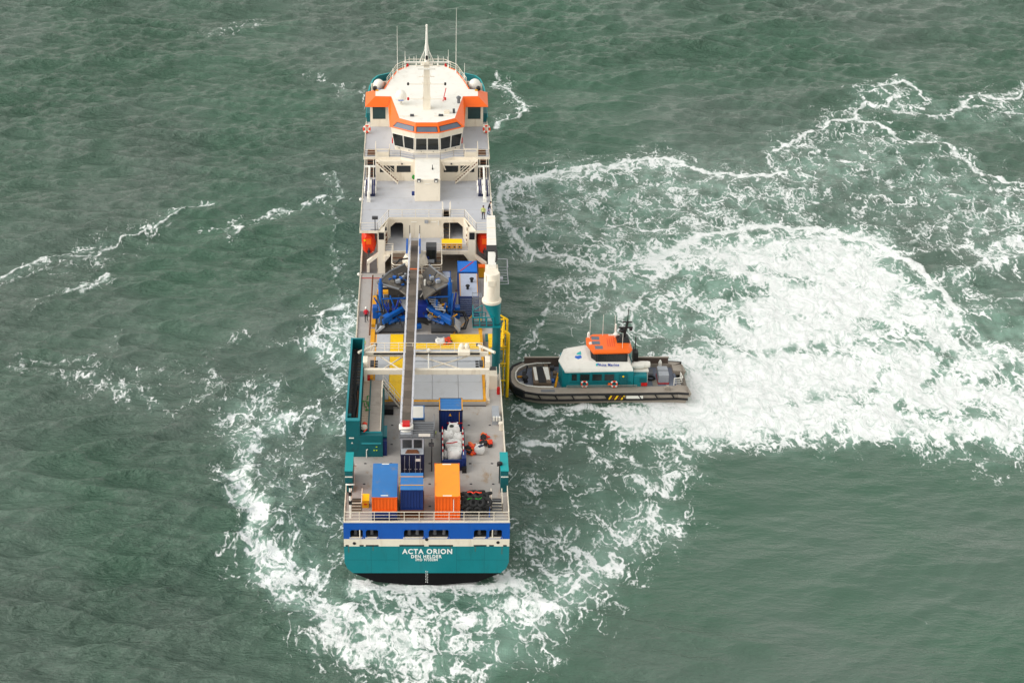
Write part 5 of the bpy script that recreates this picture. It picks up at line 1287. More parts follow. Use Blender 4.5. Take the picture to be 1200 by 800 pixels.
# ------------------------------------------------------------------ hatch gantry crane
gc = thing('hatch_gantry_crane', 'cream steel gantry crane spanning the hatch covers beneath the gangway', 'gantry crane', (0, 23, 0))
for sx in (-1, 1):
    for y in (21.1, 25.0):
        q = MB(); q.box(sx * 6.3, sx * 6.62, y - .17, y + .17, .12, 3.5); q.box(sx * 6.25, sx * 6.7, y - .35, y + .35, .0, .45); q.build('leg', CREAM, gc)
    q = MB(); q.box(sx * 6.28, sx * 6.64, 21.3, 24.8, 3.3, 3.62); q.box(sx * 6.36, sx * 6.56, 21.3, 24.8, 1.6, 1.75); q.build('end_beam', CREAM, gc)
    q = MB(); q.tube((sx * 5.6, 26.6, 3.9), (sx * 7.3, 24.6, 4.1), .16, 8); q.tube((sx * 5.9, 25.0, 3.6), (sx * 5.7, 26.6, 3.9), .1, 6); q.build('outrigger', CREAM, gc)
    q = MB(); q.lathe((sx * 5.55, 26.7, 3.9), [(.1, -.2), (.2, -.18), (.2, .18), (.1, .2)], 10, 'x'); q.build('sheave', GREYD, gc)
    q = MB(); q.rbox((sx * 6.5, 22.6, 4.05), (.5, 1.3, .8), None, .04); q.build('drive_box', CREAM, gc); MB().box(sx * 5.6, sx * 6.0, 22.2, 23.3, 3.66, 3.9).build('motor', GREYD, gc)
    stp = MB()
    for k in range(3): stp.box(sx * 5.2, sx * 5.55, 22.2 + k * .55, 22.5 + k * .55, 3.62, 3.68)
    stp.build('step', BLACK, gc)
q = MB(); q.box(-6.62, 6.62, 20.95, 21.35, 3.45, 4.02); q.build('aft_girder', CREAM, gc)
q = MB(); q.box(-6.62, 6.62, 24.85, 25.15, 3.45, 3.95); q.build('forward_girder', CREAM, gc)
q = MB(); q.box(-5.7, 5.7, 24.35, 24.6, 3.96, 4.08); q.build('cable_chain', BLACK, gc)
q = MB()
for x0, x1 in ((-5.2, -2.4), (-1.0, 4.6)):
    q.slab([(x0, 21.35, 3.6), (x0 + .11, 21.35, 3.6), (x1, 24.85, 3.6), (x1 - .11, 24.85, 3.6)], .12); q.slab([(x1, 21.35, 3.64), (x1 - .11, 21.35, 3.64), (x0, 24.85, 3.64), (x0 + .11, 24.85, 3.64)], -.12)
q.build('bracing', CREAM, gc)
rail(gc, [(-6.0, 25.2, 3.95), (6.0, 25.2, 3.95)], 1.0, 'walkway_rail', CREAM, r=.035)
q = MB(); q.rbox((4.0, 24.6, 4.25), (1.3, 1.2, .5), None, .05); q.ball((3.75, 24.9, 4.7), .3, 1, 1, 1.1); q.ball((4.3, 24.9, 4.7), .3, 1, 1, 1.1); q.build('hoist_trolley', CREAM, gc)
q = MB(); q.tube((.2, 21.2, 4.0), (.2, 25.0, 4.0), .07, 6); q.ball((.2, 25.0, 4.15), .22); q.build('lamp_bar', WHITE, gc)
q = MB(); q.box(6.75, 7.6, 23.8, 25.8, 0, 1.7); q.build('switch_cabinet', CREAM, gc); MB().box(6.8, 7.5, 25.0, 25.7, 1.7, 1.78).build('cabinet_grille', GREYD, gc)

# ------------------------------------------------------------------ deck crane
dc = thing('deck_crane', 'white knuckle boom deck crane on tall teal pedestal at starboard rail', 'crane', (7.6, 27.6, 0))
q = MB(); q.lathe((7.58, 27.6, 0), [(.55, 0), (.46, .1), (.46, 6.3)], 20); ped = q.build('pedestal', TEALD, dc, smooth='auto')
q = MB()
prof = [((7.58, 27.6, 6.2), .46), ((7.4, 27.6, 6.9), .55), ((7.0, 27.6, 8.7), 1.0)]
n = 20; vs = []; fs = []
for c, r in prof:
    for k in range(n): a = 2 * math.pi * k / n; vs.append((c[0] + r * math.cos(a), c[1] + r * math.sin(a), c[2]))
for j in range(2):
    for k in range(n): fs.append((j * n + k, j * n + (k + 1) % n, (j + 1) * n + (k + 1) % n, (j + 1) * n + k))
q.add(vs, fs); q.build('pedestal_cone', TEAL, dc, smooth=True)
q = MB(); q.lathe((6.98, 27.6, 8.7), [(1.02, 0), (1.05, .06), (1.05, .3), (.86, .34), (.84, 3.4), (.76, 3.5)], 24); house_ = q.build('slewing_house', CREAM, dc, smooth='auto')
q = MB(); q.hull([(x, y, z) for x in (6.3, 7.65) for y, z in ((27.0, 11.4), (27.0, 12.1), (29.5, 12.2), (29.5, 11.2))]); q.build('house_top', CREAM, dc)
MB().box(6.55, 7.35, 26.62, 26.72, 11.0, 11.6).build('access_hatch', CREAM, house_)
def beam(p0, p1, w0, h0, w1, h1, name, m, parent):
    p0, p1 = Vector(p0), Vector(p1); q = MB(); pts = []
    for p, w, h in ((p0, w0, h0), (p1, w1, h1)): pts += [p + Vector((sx * w / 2, 0, sz * h / 2)) for sx in (-1, 1) for sz in (-1, 1)]
    q.hull(pts); return q.build(name, m, parent)
inner = beam((7.0, 28.6, 12.2), (7.1, 33.2, 11.6), .85, .8, .8, .8, 'inner_boom', WHITE, dc)
q = MB(); q.lathe((7.1, 33.6, 11.3), [(.2, -.66), (.62, -.64), (.62, .64), (.2, .66)], 14, 'x'); q.box(6.55, 7.65, 33.0, 34.5, 11.0, 12.1); q.build('knuckle', BLACK, dc)
outer = beam((7.15, 34.2, 11.1), (7.62, 51.6, 7.4), 1.05, .9, .98, .8, 'outer_boom', WHITE, dc)
for f in (.3, .62, .9):
    p = Vector((7.15, 34.2, 11.1)).lerp(Vector((7.62, 51.6, 7.4)), f); MB().box(p.x - .52, p.x + .52, p.y, p.y + .08, p.z + .38, p.z + .50).build('boom_collar', CREAM, outer)
q = MB(); q.pipe([(7.4, 28.9, 12.8), (7.55, 31, 12.9), (7.4, 33.2, 12.0)], .08, 6); q.build('hydraulic_hose', BLACK, dc)
q = MB(); q.tube((7.62, 51.6, 7.4), (7.62, 51.6, 5.6), .1, 8); q.build('boom_rest', CREAM, dc)
q = MB(); q.box(4.95, 8.0, 26.9, 28.2, 5.85, 6.0); plat = q.build('platform', TEAL, dc)
MB().box(5.05, 7.1, 27.0, 28.1, 6.0, 6.03).build('platform_grating', GREYD, plat)
rail(dc, [(7.2, 26.95, 6.0), (5.0, 26.95, 6.0), (5.0, 28.15, 6.0), (6.4, 28.15, 6.0)], 1.1, 'platform_rail', TEAL, r=.06, post=.8)
q = MB(); q.tube((5.0, 28.1, 6.0), (5.0, 28.1, 8.0), .06); q.tube((6.0, 28.1, 6.0), (6.0, 28.1, 8.0), .06); q.tube((5.0, 28.1, 7.3), (6.0, 28.1, 8.0), .05); q.build('ladder_guard', TEAL, dc)

# ------------------------------------------------------------------ subsea trencher
tr_ = thing('subsea_trencher', 'blue and grey subsea trenching machine with wide folded wings on deck', 'trencher', (-1.3, 40, .22))
for sx, x0, x1, yk in ((-1, -5.7, -2.3, 0), (1, .5, 3.5, 0)):
    pts = [(36.2, .22), (36.0, .55), (36.1, .9), (36.5, 1.2), (37.9, 1.2), (38.3, .9), (38.4, .5), (38.2, .22)]
    q = MB(); vs = [(x, y, z) for x in (x0, x1) for y, z in pts]; n = len(pts)
    q.add(vs, [list(range(n))[::-1], list(range(n, 2 * n))] + [(k, (k + 1) % n, n + (k + 1) % n, n + k) for k in range(n)]); q.build('skid', GREYD, tr_)
    for k in range(6): MB().box(x0 + .15 + k * (x1 - x0 - .3) / 6, x0 + .15 + (k + .7) * (x1 - x0 - .3) / 6, 36.6, 37.8, 1.2, 1.28).build('skid_shoe', GREY, tr_)
for pts_ in ([(-5.8, 35.9, .5), (-4.9, 35.8, 1.4), (-4.9, 37.0, 1.6), (-5.8, 37.6, .6)], [(3.6, 35.9, .5), (3.0, 35.8, 1.4), (3.0, 37.0, 1.7), (3.7, 37.6, .8)]):
    q = MB(); q.slab(pts_, .25); q.build('nose_plate', GREYL, tr_)
# chassis
q = MB(); q.box(-5.0, 2.7, 38.6, 44.5, .22, .9); q.box(-4.2, 1.8, 39.0, 44.0, .9, 1.7); q.build('chassis', GREYD, tr_)
q = MB(); q.rbox((-.45, 38.8, 2.0), (1.1, 1.4, 1.6), None, .06); q.build('power_pack', mat('deep_blue', lin(16, 46, 140), .45, .1), tr_)
for x in (-5.25, 2.65):
    q = MB(); q.tube((x, 38.9, .9), (x, 39.4, 5.0), .26, 12); q.tube((x, 39.4, 5.0), (x, 39.5, 5.5), .15, 10); q.box(x - .35, x + .35, 38.6, 39.4, .6, 1.3); q.build('lift_cylinder', MBLUE, tr_, smooth='auto')
    q = MB(); q.rbox((x + (-.65 if x < 0 else .85), 39.4, 1.3), (.62, .9, 1.5), None, .05); q.build('side_tank', MBLUE, tr_)
for p0, p1 in (((-5.1, 36.0, 1.9), (-2.3, 38.6, 2.4)), ((2.9, 35.8, 1.9), (-.1, 38.6, 2.4))):
    P0, P1 = Vector(p0), Vector(p1); dd = (P1 - P0); R = dd.to_track_quat('X', 'Z').to_matrix()
    q = MB(); q.rbox((P0 + P1) / 2, (dd.length, .5, .5), R, .05); arm = q.build('arm', MBLUE, tr_)
    q = MB(); q.rbox(P0 + dd * .16, (dd.length * .36, .78, .74), R, .07); q.build('arm_sleeve', MBLUE, arm)
    q = MB(); q.tube(P0 + dd * .3 + Vector((0, -.6, -.5)), P1 + Vector((0, -.6, -.9)), .2, 8); q.build('ram', MBLUE, arm)
    q = MB(); q.tube(P0 + Vector((0, 0, -.5)), P0 + Vector((0, 0, .55)), .22, 10); q.build('pivot', GREYD, arm)
def wing_plate(pts, name='wing', m=GREY, t=.18):
    q = MB(); q.slab(pts, t); return q.build(name, m, tr_)
WINGM = mat('muddy_steel', lin(104, 98, 90), .7, .25, 1.3, (0.05, 0.045, 0.04), .7, .7); WINGD = mat('dark_muddy_steel', lin(74, 70, 66), .7, .3, 1.5, (0.02, 0.02, 0.02), .7, .7)
LW = [(-5.6, 39.6, 5.0), (-4.25, 41.9, 5.0), (-2.5, 43.4, 5.05), (-1.75, 43.0, 4.7), (-1.9, 38.2, 4.2), (-3.1, 38.6, 4.75)]
wing_plate([(-5.6, 39.6, 4.9), (-3.1, 38.7, 4.55), (-2.4, 40.6, 4.0), (-4.25, 41.9, 5.1)], m=WINGM)
wing_plate([(-4.25, 41.9, 5.1), (-2.4, 40.6, 4.0), (-1.8, 42.9, 4.4), (-2.5, 43.5, 5.3)], m=WINGD)
wing_plate([(-3.1, 38.7, 4.55), (-1.9, 37.6, 4.1), (-1.75, 41.5, 4.0), (-2.4, 40.6, 4.0)], m=WINGM)
wing_plate([(2.95, 39.8, 4.9), (1.2, 41.9, 5.1), (.2, 40.6, 4.0), (1.1, 38.6, 4.5)], m=WINGM)
wing_plate([(1.2, 41.9, 5.1), (.3, 43.3, 5.3), (-.6, 42.8, 4.4), (.2, 40.6, 4.0)], m=WINGD)
wing_plate([(1.1, 38.6, 4.5), (.2, 40.6, 4.0), (-.7, 41.0, 4.0), (-.3, 37.2, 4.1)], m=WINGM)
for p in ((-5.62, 39.6, 4.95), (2.97, 39.8, 4.95)):
    e = ((-3.1, 38.6, 4.6) if p[0] < 0 else (1.1, 38.5, 4.55)); g = ((-4.25, 42.0, 5.15) if p[0] < 0 else (1.2, 42.0, 5.15)); h = ((-2.5, 43.6, 5.35) if p[0] < 0 else (.3, 43.4, 5.35))
    q = MB(); q.pipe([e, p, g, h], .11, 6); q.build('wing_edge', GREY, tr_)
    c = ((-2.4, 40.6, 4.05) if p[0] < 0 else (.2, 40.6, 4.05)); q = MB(); q.pipe([g, c, e], .1, 6); q.tube(p, c, .07, 6); q.build('wing_rib', GREYD, tr_)
for x, y, z in ((-2.6, 41.4, 4.7), (-3.3, 40.2, 4.8), (.6, 41.2, 4.7), (1.3, 40.2, 4.8)):
    q = MB(); q.rbox((x, y, z), (.5, .35, .4), Matrix.Rotation(.4, 3, 'Z'), .04); q.build('valve_block', GREYL, tr_)
MB().box(-4.4, -2.2, 40.0, 43.0, 1.7, 4.0).build('wing_tower', WINGD, tr_); MB().box(-.4, 1.6, 40.0, 43.0, 1.7, 4.0).build('wing_tower', WINGD, tr_)
q = MB(); q.slab([(.3, 39.0, 2.6), (2.5, 40.2, 3.0), (2.5, 41.6, 4.4), (.6, 40.0, 4.0)], .12); q.build('navy_panel', NAVYD, tr_)
q = MB(); q.slab([(-3.2, 39.0, 2.9), (-2.3, 37.0, 2.5), (-1.9, 37.2, 2.9), (-2.4, 39.5, 3.4)], .1); q.build('grey_panel', GREY, tr_)
for k in range(6):
    a = Vector((-.15 + k * .22, 39.6 - k * .5, 3.2 - k * .06)); q = MB(); q.slab([a, a + Vector((1.15, -.35, 0)), a + Vector((1.2, -.6, 0)), a + Vector((.05, -.25, 0))], .06); q.build('step_bar', GREYL, tr_)
q = MB(); q.rbox((.45, 40.0, 3.3), (1.4, 1.0, .1), Matrix.Rotation(-.5, 3, 'Z')); q.build('top_plate', BROWN, tr_)
for pts_ in ([(-4.9, 38.4, 1.4), (-4.2, 38.0, 2.2), (-3.6, 38.3, 1.6), (-3.2, 37.6, 1.2)], [(1.6, 38.6, 1.6), (2.2, 38.2, 2.4), (2.5, 38.0, 1.2)], [(2.9, 38.8, 1.6), (4.1, 38.9, 1.5), (4.5, 37.8, 1.0), (4.2, 36.8, .6), (3.3, 36.6, .5)], [(3.0, 38.4, 1.9), (4.3, 38.6, 1.7), (4.75, 37.6, 1.2), (4.4, 36.4, .7), (3.4, 36.2, .6)], [(-4.6, 38.0, 1.0), (-3.8, 37.4, 1.9), (-3.0, 37.6, 1.3)], [(-1.6, 37.0, 1.0), (-1.0, 36.6, 1.6), (.2, 36.8, 1.0)]):
    q = MB(); q.pipe(pts_, .1, 7); q.build('hose', RUBBER, tr_)
for x, y, z in ((1.7, 39.0, 2.2), (-4.0, 41.0, 1.9), (-3.6, 38.7, 1.9), (1.2, 37.6, 1.5)):
    q = MB(); q.rbox((x, y, z), (.8, .5, .45), Matrix.Rotation(.5, 3, 'Z'), .05); q.build('yellow_bracket', YELLOWD, tr_)
for x, y, z in ((-1.2, 36.6, .9), (-3.0, 37.3, 1.5), (1.7, 37.2, 1.4), (2.2, 38.0, 1.2)):
    q = MB(); q.rbox((x, y, z), (1.2, .6, .5), Matrix.Rotation(.2, 3, 'Z'), .06); q.build('motor', MBLUE, tr_)
MB().tube((-.2, 40.2, 1.5), (-.2, 40.6, 4.8), .13, 8).build('post', WHITE, tr_); MB().tube((-.75, 40.2, 2.8), (-.2, 40.3, 3.6), .08).build('strut', WHITE, tr_)
for z in (1.6, 3.2): MB().box(-5.2, -3.0, 44.4, 44.6, z, z + .2).build('cross_bar', BLACK, tr_)
MB().box(-3.2, -2.9, 42.5, 44.6, .9, 3.3).build('yellow_post', YELLOWD, tr_)
MB().pipe([(-5.7, 35.6, .25), (-2.8, 35.55, .3), (2.9, 35.6, .3), (5.2, 39.2, .9)], .05).build('lashing', YELLOWD, tr_)
rt = random.Random(21)
for k in range(34):
    x = rt.choice([rt.uniform(-5.2, -2.4), rt.uniform(.2, 3.2)]); y = rt.uniform(36.6, 39.2); z = rt.uniform(.9, 2.3)
    pts = [(x, y, z)]
    for _ in range(4): pts.append((pts[-1][0] + rt.uniform(-.5, .5), pts[-1][1] + rt.uniform(-.5, .5), max(.5, pts[-1][2] + rt.uniform(-.4, .4))))
    MB().pipe(pts, rt.uniform(.04, .09), 6).build('hose', rt.choice([RUBBER, RUBBER, RUBBER, MBLUE, YELLOWD, GREYL]), tr_)
for k in range(26):
    sx = rt.choice([-1, 1]); x = -3.4 + rt.uniform(-1.2, 1.3) if sx < 0 else .9 + rt.uniform(-1.2, 1.2); y = rt.uniform(39.4, 42.6)
    q = MB(); q.rbox((x, y, 4.45 + rt.uniform(0, .5)), (rt.uniform(.15, .6), rt.uniform(.1, .4), rt.uniform(.1, .4)), Matrix.Rotation(rt.uniform(0, 3), 3, 'Z'), .02); q.build('fitting', rt.choice([GREYD, WINGM, GREYL, RUBBER, MBLUE]), tr_)
for k in range(14):
    x = rt.choice([rt.uniform(-5.0, -2.5), rt.uniform(.2, 2.6)]); y = rt.uniform(36.8, 39.0)
    q = MB(); q.rbox((x, y, rt.uniform(1.0, 2.0)), (rt.uniform(.3, .9), rt.uniform(.25, .6), rt.uniform(.2, .5)), Matrix.Rotation(rt.uniform(0, 3), 3, 'Z') @ Matrix.Rotation(rt.uniform(-.5, .5), 3, 'X'), .03); q.build('fitting', rt.choice([MBLUE, MBLUE, GREYD, GREY, MATS['deep_blue']]), tr_)
for k in range(22):
    x = rt.choice([rt.uniform(-5.2, -2.3), rt.uniform(-.2, 2.9)]); y = rt.uniform(37.4, 39.6); z0, z1 = rt.uniform(.6, 1.4), rt.uniform(2.4, 4.0)
    MB().tube((x, y, z0), (x + rt.uniform(-1.1, 1.1), y + rt.uniform(-.4, 1.2), z1), rt.uniform(.06, .13), 7).build('lattice_tube', rt.choice([MBLUE, MBLUE, MATS['deep_blue'], GREYD]), tr_)
for x0, x1, z in ((-5.1, -2.4, 2.1), (-5.1, -2.4, 3.3), (-.2, 2.6, 2.4), (-.2, 2.6, 3.5)):
    MB().tube((x0, 38.7, z), (x1, 38.9, z), .1, 7).build('lattice_tube', MBLUE, tr_)

# ------------------------------------------------------------------ loose deck cargo
# tyre fender
fd = thing('tyre_fender', 'fat black ship fender wrapped in old tyres with red and green rope', 'fender', (4.7, -.2, 0))
q = MB(); q.lathe((4.7, -.1, 1.22), [(.3, -1.2), (.8, -1.1), (.92, -.7), (.92, .7), (.8, 1.1), (.3, 1.2)], 20, 'x'); q.build('core', RUBBER, fd, smooth=True)
rt5 = random.Random(9)
for r_ in range(8):
    a = 2 * math.pi * (r_ + .3) / 8
    for k in range(4):
        x = 4.7 + (k - 1.5) * .70 + (.15 if r_ % 2 else -.15) + rt5.uniform(-.05, .05); n = (rt5.uniform(-.3, .3), math.cos(a), math.sin(a)); rad = 1.0 - (.18 if k in (0, 3) else 0)
        q = MB(); q.torus((x, -.1 + math.cos(a) * rad, 1.22 + math.sin(a) * rad), .30, .17, n, 14, 8); q.build('tyre', RUBBER, fd, smooth=True)
rr = random.Random(5)
for m, y0, z0 in ((ORANGED, -.3, 2.42), (GREENR, -.85, 2.1)):
    q = MB(); pts = [(3.9 + k * .2, y0 + rr.uniform(-.12, .12), z0 + rr.uniform(-.03, .06)) for k in range(8)]; q.pipe(pts, .06, 6); q.build('rope', m, fd)
for x in (3.35, 6.02): q = MB(); q.box(x, x + .08, -1.0, .6, .05, .9); q.build('blue_chock', MBLUE, fd)
# yellow grit box
gb = thing('yellow_grit_bin', 'small yellow deck bin by the port stern stairs', 'bin', (-5.95, 1.05, 0))
q = MB(); q.hull([(x, y, z) for x in (-6.28, -5.62) for y, z in ((.7, 0), (1.5, 0), (.72, .85), (1.45, 1.1))]); q.build('body', YELLOWD, gb); q = MB(); q.slab([(-6.32, .66, .87), (-5.58, .66, .87), (-5.58, 1.5, 1.14), (-6.32, 1.5, 1.14)], .06); q.build('lid', YELLOW, gb); MB().box(-6.1, -5.8, .64, .7, .4, .5).build('latch', RED, gb)
# flat rack of bulk bags
fr = thing('blue_flat_rack', 'dark blue flat rack with red and white striped stakes, loaded with white bags', 'flat rack', (2.7, 10, 0))
MB().box(1.5, 3.8, 7.4, 14.2, .1, .45).build('bed', NAVYD, fr); MB().box(1.45, 1.62, 7.4, 14.2, .0, .9).build('side_beam', NAVYD, fr); MB().box(3.7, 3.88, 7.4, 14.2, .0, .9).build('side_beam', NAVYD, fr)
MB().box(1.6, 3.75, 7.5, 7.7, .45, 1.2).build('end_wall', NAVY, fr)
q = MB(); q.rbox((3.75, 8.2, .9), (.45, 1.6, 1.3), None, .08); q.build('corner_block', NAVY, fr)
q = MB(); q.box(3.55, 4.0, 7.0, 7.5, 0, .6); q.build('foot', BLACK, fr)
for x in (1.62, 3.7):
    for k in range(10):
        MB().tube((x, 8.0 + k * .55, 1.5), (x, 8.55 + k * .55, 1.5), .06, 6).build('stake', RED if k % 2 else WHITE, fr)
    for y in (8.0, 10.7, 13.5): MB().tube((x, y, .4), (x, y, 1.5), .06, 6).build('stake', WHITE, fr)
def bag(label, c, r, sx, sy, sz, group='white bulk bags on the flat rack', seed=1, ties=True):
    rnd = random.Random(seed)
    t = thing('bulk_bag', label, 'bag', (c[0], c[1], c[2]), group)
    q = MB(); N_, Mv = 22, 14; vs = []; fs = []
    ph = [rnd.uniform(0, 6.28) for _ in range(8)]
    for j in range(Mv + 1):
        tt = math.pi * j / Mv
        for k in range(N_):
            a = 2 * math.pi * k / N_; e = .62
            cx_, sy_ = math.copysign(abs(math.cos(a)) ** e, math.cos(a)), math.copysign(abs(math.sin(a)) ** e, math.sin(a))
            rr_ = abs(math.sin(tt)) ** .6; zz = math.copysign(abs(math.cos(tt)) ** .75, math.cos(tt))
            w = 1 + .07 * math.sin(3 * a + ph[0] + 2 * tt) + .05 * math.sin(7 * a + ph[1]) * math.sin(5 * tt + ph[2]) + .03 * math.sin(11 * a + ph[3] + 4 * tt)
            vs.append((c[0] + cx_ * rr_ * r * sx * w, c[1] + sy_ * rr_ * r * sy * w, c[2] + r * sz * (1 + zz * (1 + .05 * math.sin(4 * a + ph[4])))))
    for j in range(Mv):
        for k in range(N_): fs.append((j * N_ + k, (j + 1) * N_ + k, (j + 1) * N_ + (k + 1) % N_, j * N_ + (k + 1) % N_))
    q.add(vs, fs); q.build('sack', BAGW, t, smooth=True)
    if ties:
        for s1, s2 in ((-1, -1), (1, -1), (-1, 1), (1, 1)):
            l_ = MB(); x, y, z = c[0] + s1 * r * sx * .55, c[1] + s2 * r * sy * .55, c[2] + 2 * r * sz * .93
            l_.pipe([(x, y, z - .05), (x + s1 * .1, y + s2 * .05, z + .12), (x - s1 * .12, y, z + .02)], .035, 5); l_.build('lifting_loop', BAGW, t)
    return t
b1 = bag('white bulk bag with dark round opening, at the forward end of the flat rack', (2.75, 13.0, .42), .62, 1.05, 1.15, 1.35, seed=1)
q = MB(); q.lathe((2.55, 12.7, 2.02), [(.05, 0), (.22, .02), (.24, .1), (.2, .12)], 14); q.build('opening', mat('dark_green', (.02, .03, .02), .8), b1)
bag('large white bulk bag next to the one with the dark opening', (2.2, 11.9, .42), .62, .95, .9, 1.2, seed=2); bag('white bulk bag slumped to starboard between two others', (3.15, 11.6, .42), .6, .85, .95, 1.15, seed=3)
bag('white bulk bag in the middle of the flat rack', (2.75, 10.3, .42), .68, 1.25, 1.0, 1.0, seed=4); b5 = bag('white bulk bag at the aft end, leaning on the navy end wall', (2.85, 8.8, .42), .66, 1.2, 1.15, 1.05, seed=5)
bag('small pale bag tucked on the port side of the flat rack', (2.05, 9.2, .42), .4, .9, 1.2, .9, seed=6)
q = MB(); q.pipe([(2.0, 9.9, 1.75), (2.5, 9.8, 1.83), (3.1, 10.1, 1.8)], .05); q.build('tie_strap', RED, b5)
wb = bag('white sack with dark print standing alone on the deck', (5.4, 10.8, 0), .5, 1.05, 1.0, .9, None if False else 'loose bags', 8)
q = MB(); q.rbox((5.5, 10.72, .92), (.55, .3, .06), Matrix.Rotation(.7, 3, 'Z')); q.build('print', NAVYD, wb)
hb = bag('white bag lying on the grey hatch panel by the orange net', (1.55, 33.1, .6), .5, 1.15, .95, .55, 'loose bags', 9)
def net(label, cx, cy, w, l, z, seed, rot=0.):
    rnd = random.Random(seed); t = thing('cargo_sling', label, 'sling', (cx, cy, z), None)
    for k in range(16):
        a = rnd.uniform(0, 6.28); x, y = cx + rnd.uniform(-w, w), cy + rnd.uniform(-l, l)
        q = MB(); q.rbox((x, y, z + .08 + rnd.uniform(0, .3)), (rnd.uniform(.45, .95), rnd.uniform(.3, .55), rnd.uniform(.12, .32)), Matrix.Rotation(a, 3, 'Z') @ Matrix.Rotation(rnd.uniform(-.5, .5), 3, 'X'), .05)
        q.build('strap_fold', rnd.choice([ORANGE, ORANGED, ORANGE, ORANGED, RUBBER]), t)
    q = MB(); pts = [(cx + rnd.uniform(-w, w), cy + rnd.uniform(-l, l), z + .2) for _ in range(9)]; q.pipe(pts, .05, 5); q.build('rope', ORANGED, t)
    return t
net('heap of orange lifting slings against the blue flat rack', 4.35, 11.1, .32, 1.1, 0, 3); net('heap of orange slings with red webbing near the starboard rail', 6.15, 13.3, .42, 1.1, 0, 4)
net('small orange sling bundle beside the white bag on the hatch', 2.25, 33.3, .22, .35, .6, 5)
q = MB(); q.pipe([(4.6, 12.3, .05), (5.0, 12.5, .05), (5.4, 12.2, .05), (5.8, 12.6, .05)], .05); q.build('red_rope', ORANGED, None, label='red rope lying on deck between the two sling heaps', category='rope')
# lifejacket lockers on the gallery
for k in range(4):
    x = 2.1 + k * .62
    t = thing('lifejacket_locker', ('yellow lifejacket locker nearest the stair on the gallery', 'yellow lifejacket locker second from the stair on the gallery', 'yellow lifejacket locker third from the stair on the gallery', 'yellow lifejacket locker farthest from the stair, near the pillar')[k], 'locker', (x, 52.7, 2.9), 'yellow lockers on the gallery')
    q = MB(); q.hull([(xx, y, z) for xx in (x - .29, x + .29) for y, z in ((52.35, 3.05), (53.1, 3.05), (52.4, 3.75), (53.1, 3.95))]); q.build('body', YELLOWD, t)
    q = MB(); q.slab([(x - .31, 52.33, 3.76), (x + .31, 52.33, 3.76), (x + .31, 53.15, 3.99), (x - .31, 53.15, 3.99)], .05); q.build('lid', YELLOW, t)
    MB().box(x - .1, x + .1, 52.3, 52.36, 3.2, 3.4).build('latch', BLACK, t)
    for s_ in (-.2, .2): MB().box(x + s_ - .04, x + s_ + .04, 52.5, 53.0, 2.9, 3.05).build('foot', BLACK, t)
# lifeboats in their bays
for sx, lab in ((-1, 'red orange enclosed lifeboat hanging in the port side bay'), (1, 'red orange enclosed lifeboat in the starboard bay behind the crane boom')):
    cx = sx * 6.95; t = thing('lifeboat', lab, 'lifeboat', (cx, 55.6, 2.0), 'enclosed lifeboats')
    q = MB(); vs = []; fs = []; n = 18
    ST = [(52.3, .55), (52.7, .85), (54.2, 1.0), (56.5, 1.0), (58.3, .8), (59.3, .25)]
    for y, f in ST:
        for k in range(n):
            a = 2 * math.pi * k / n; c, s = math.cos(a), math.sin(a)
            vs.append((cx + .92 * f * math.copysign(abs(c) ** .7, c), y, 3.55 + (1.55 if s > 0 else 1.35) * (.6 + .4 * f) * math.copysign(abs(s) ** .75, s)))
    for j in range(len(ST) - 1):
        for k in range(n): fs.append((j * n + k, j * n + (k + 1) % n, (j + 1) * n + (k + 1) % n, (j + 1) * n + k))
    fs += [list(range(n))[::-1], list(range((len(ST) - 1) * n, len(ST) * n))]; q.add(vs, fs); q.build('hull', ORANGED, t, smooth='auto')
    MB().box(cx - .3, cx + .3, 52.2, 52.32, 3.7, 4.4).build('hatch', ORANGE, t); MB().box(cx + sx * .35, cx + sx * .6, 52.2, 52.35, 4.1, 4.3).build('reflector', YELLOW, t)
    q = MB(); q.lathe((cx, 52.2, 2.75), [(.04, -.1), (.2, -.08), (.2, .1), (.04, .12)], 10, 'y'); q.build('propeller', BLACK, t); MB().box(cx - .06, cx + .06, 51.95, 52.4, 2.3, 3.2).build('rudder', GREYD, t)
    q = MB()
    for y in (53.2, 58.0): q.tube((cx, y, 4.9), (cx, y, 5.45), .07, 6)
    q.build('fall_hook', GREYD, t); q = MB(); q.pipe([(cx - .85, 52.9, 3.5), (cx + .85, 52.9, 3.5)], .05); q.build('grab_line', YELLOW, t)
# liferafts on cradles
for sx, lab in ((-1, 'white liferaft canister with navy straps, port upper deck'), (1, 'white liferaft canister with navy straps, starboard upper deck')):
    for k, (y, z, wh_) in enumerate(((62.3, Bd + .75, ', next to the davit foot'), (64.1, Bd + .75, ', next to the deckhouse'))):
        cx = sx * 7.0
        t = thing('liferaft_canister', lab + wh_, 'liferaft', (cx, y, Bd), 'port liferafts' if sx < 0 else 'starboard liferafts')
        q = MB(); q.lathe((cx, y, z), [(.05, -.78), (.42, -.74), (.54, -.55), (.54, .55), (.42, .74), (.05, .78)], 16, 'x'); q.build('canister', WHITE, t, smooth=True)
        for xx in (-.5, -.28, .28, .5):
            q = MB(); q.lathe((cx + xx, y, z), [(.55, -.09), (.565, 0), (.55, .09)], 16, 'x'); q.build('strap', mat('navy_strap', lin(22, 30, 84), .7, .1) if 'navy_strap' not in MATS else MATS['navy_strap'], t)
        q = MB(); q.box(cx - .6, cx + .6, y - .35, y + .35, Bd, Bd + .3); q.build('cradle', NAVYD, t)
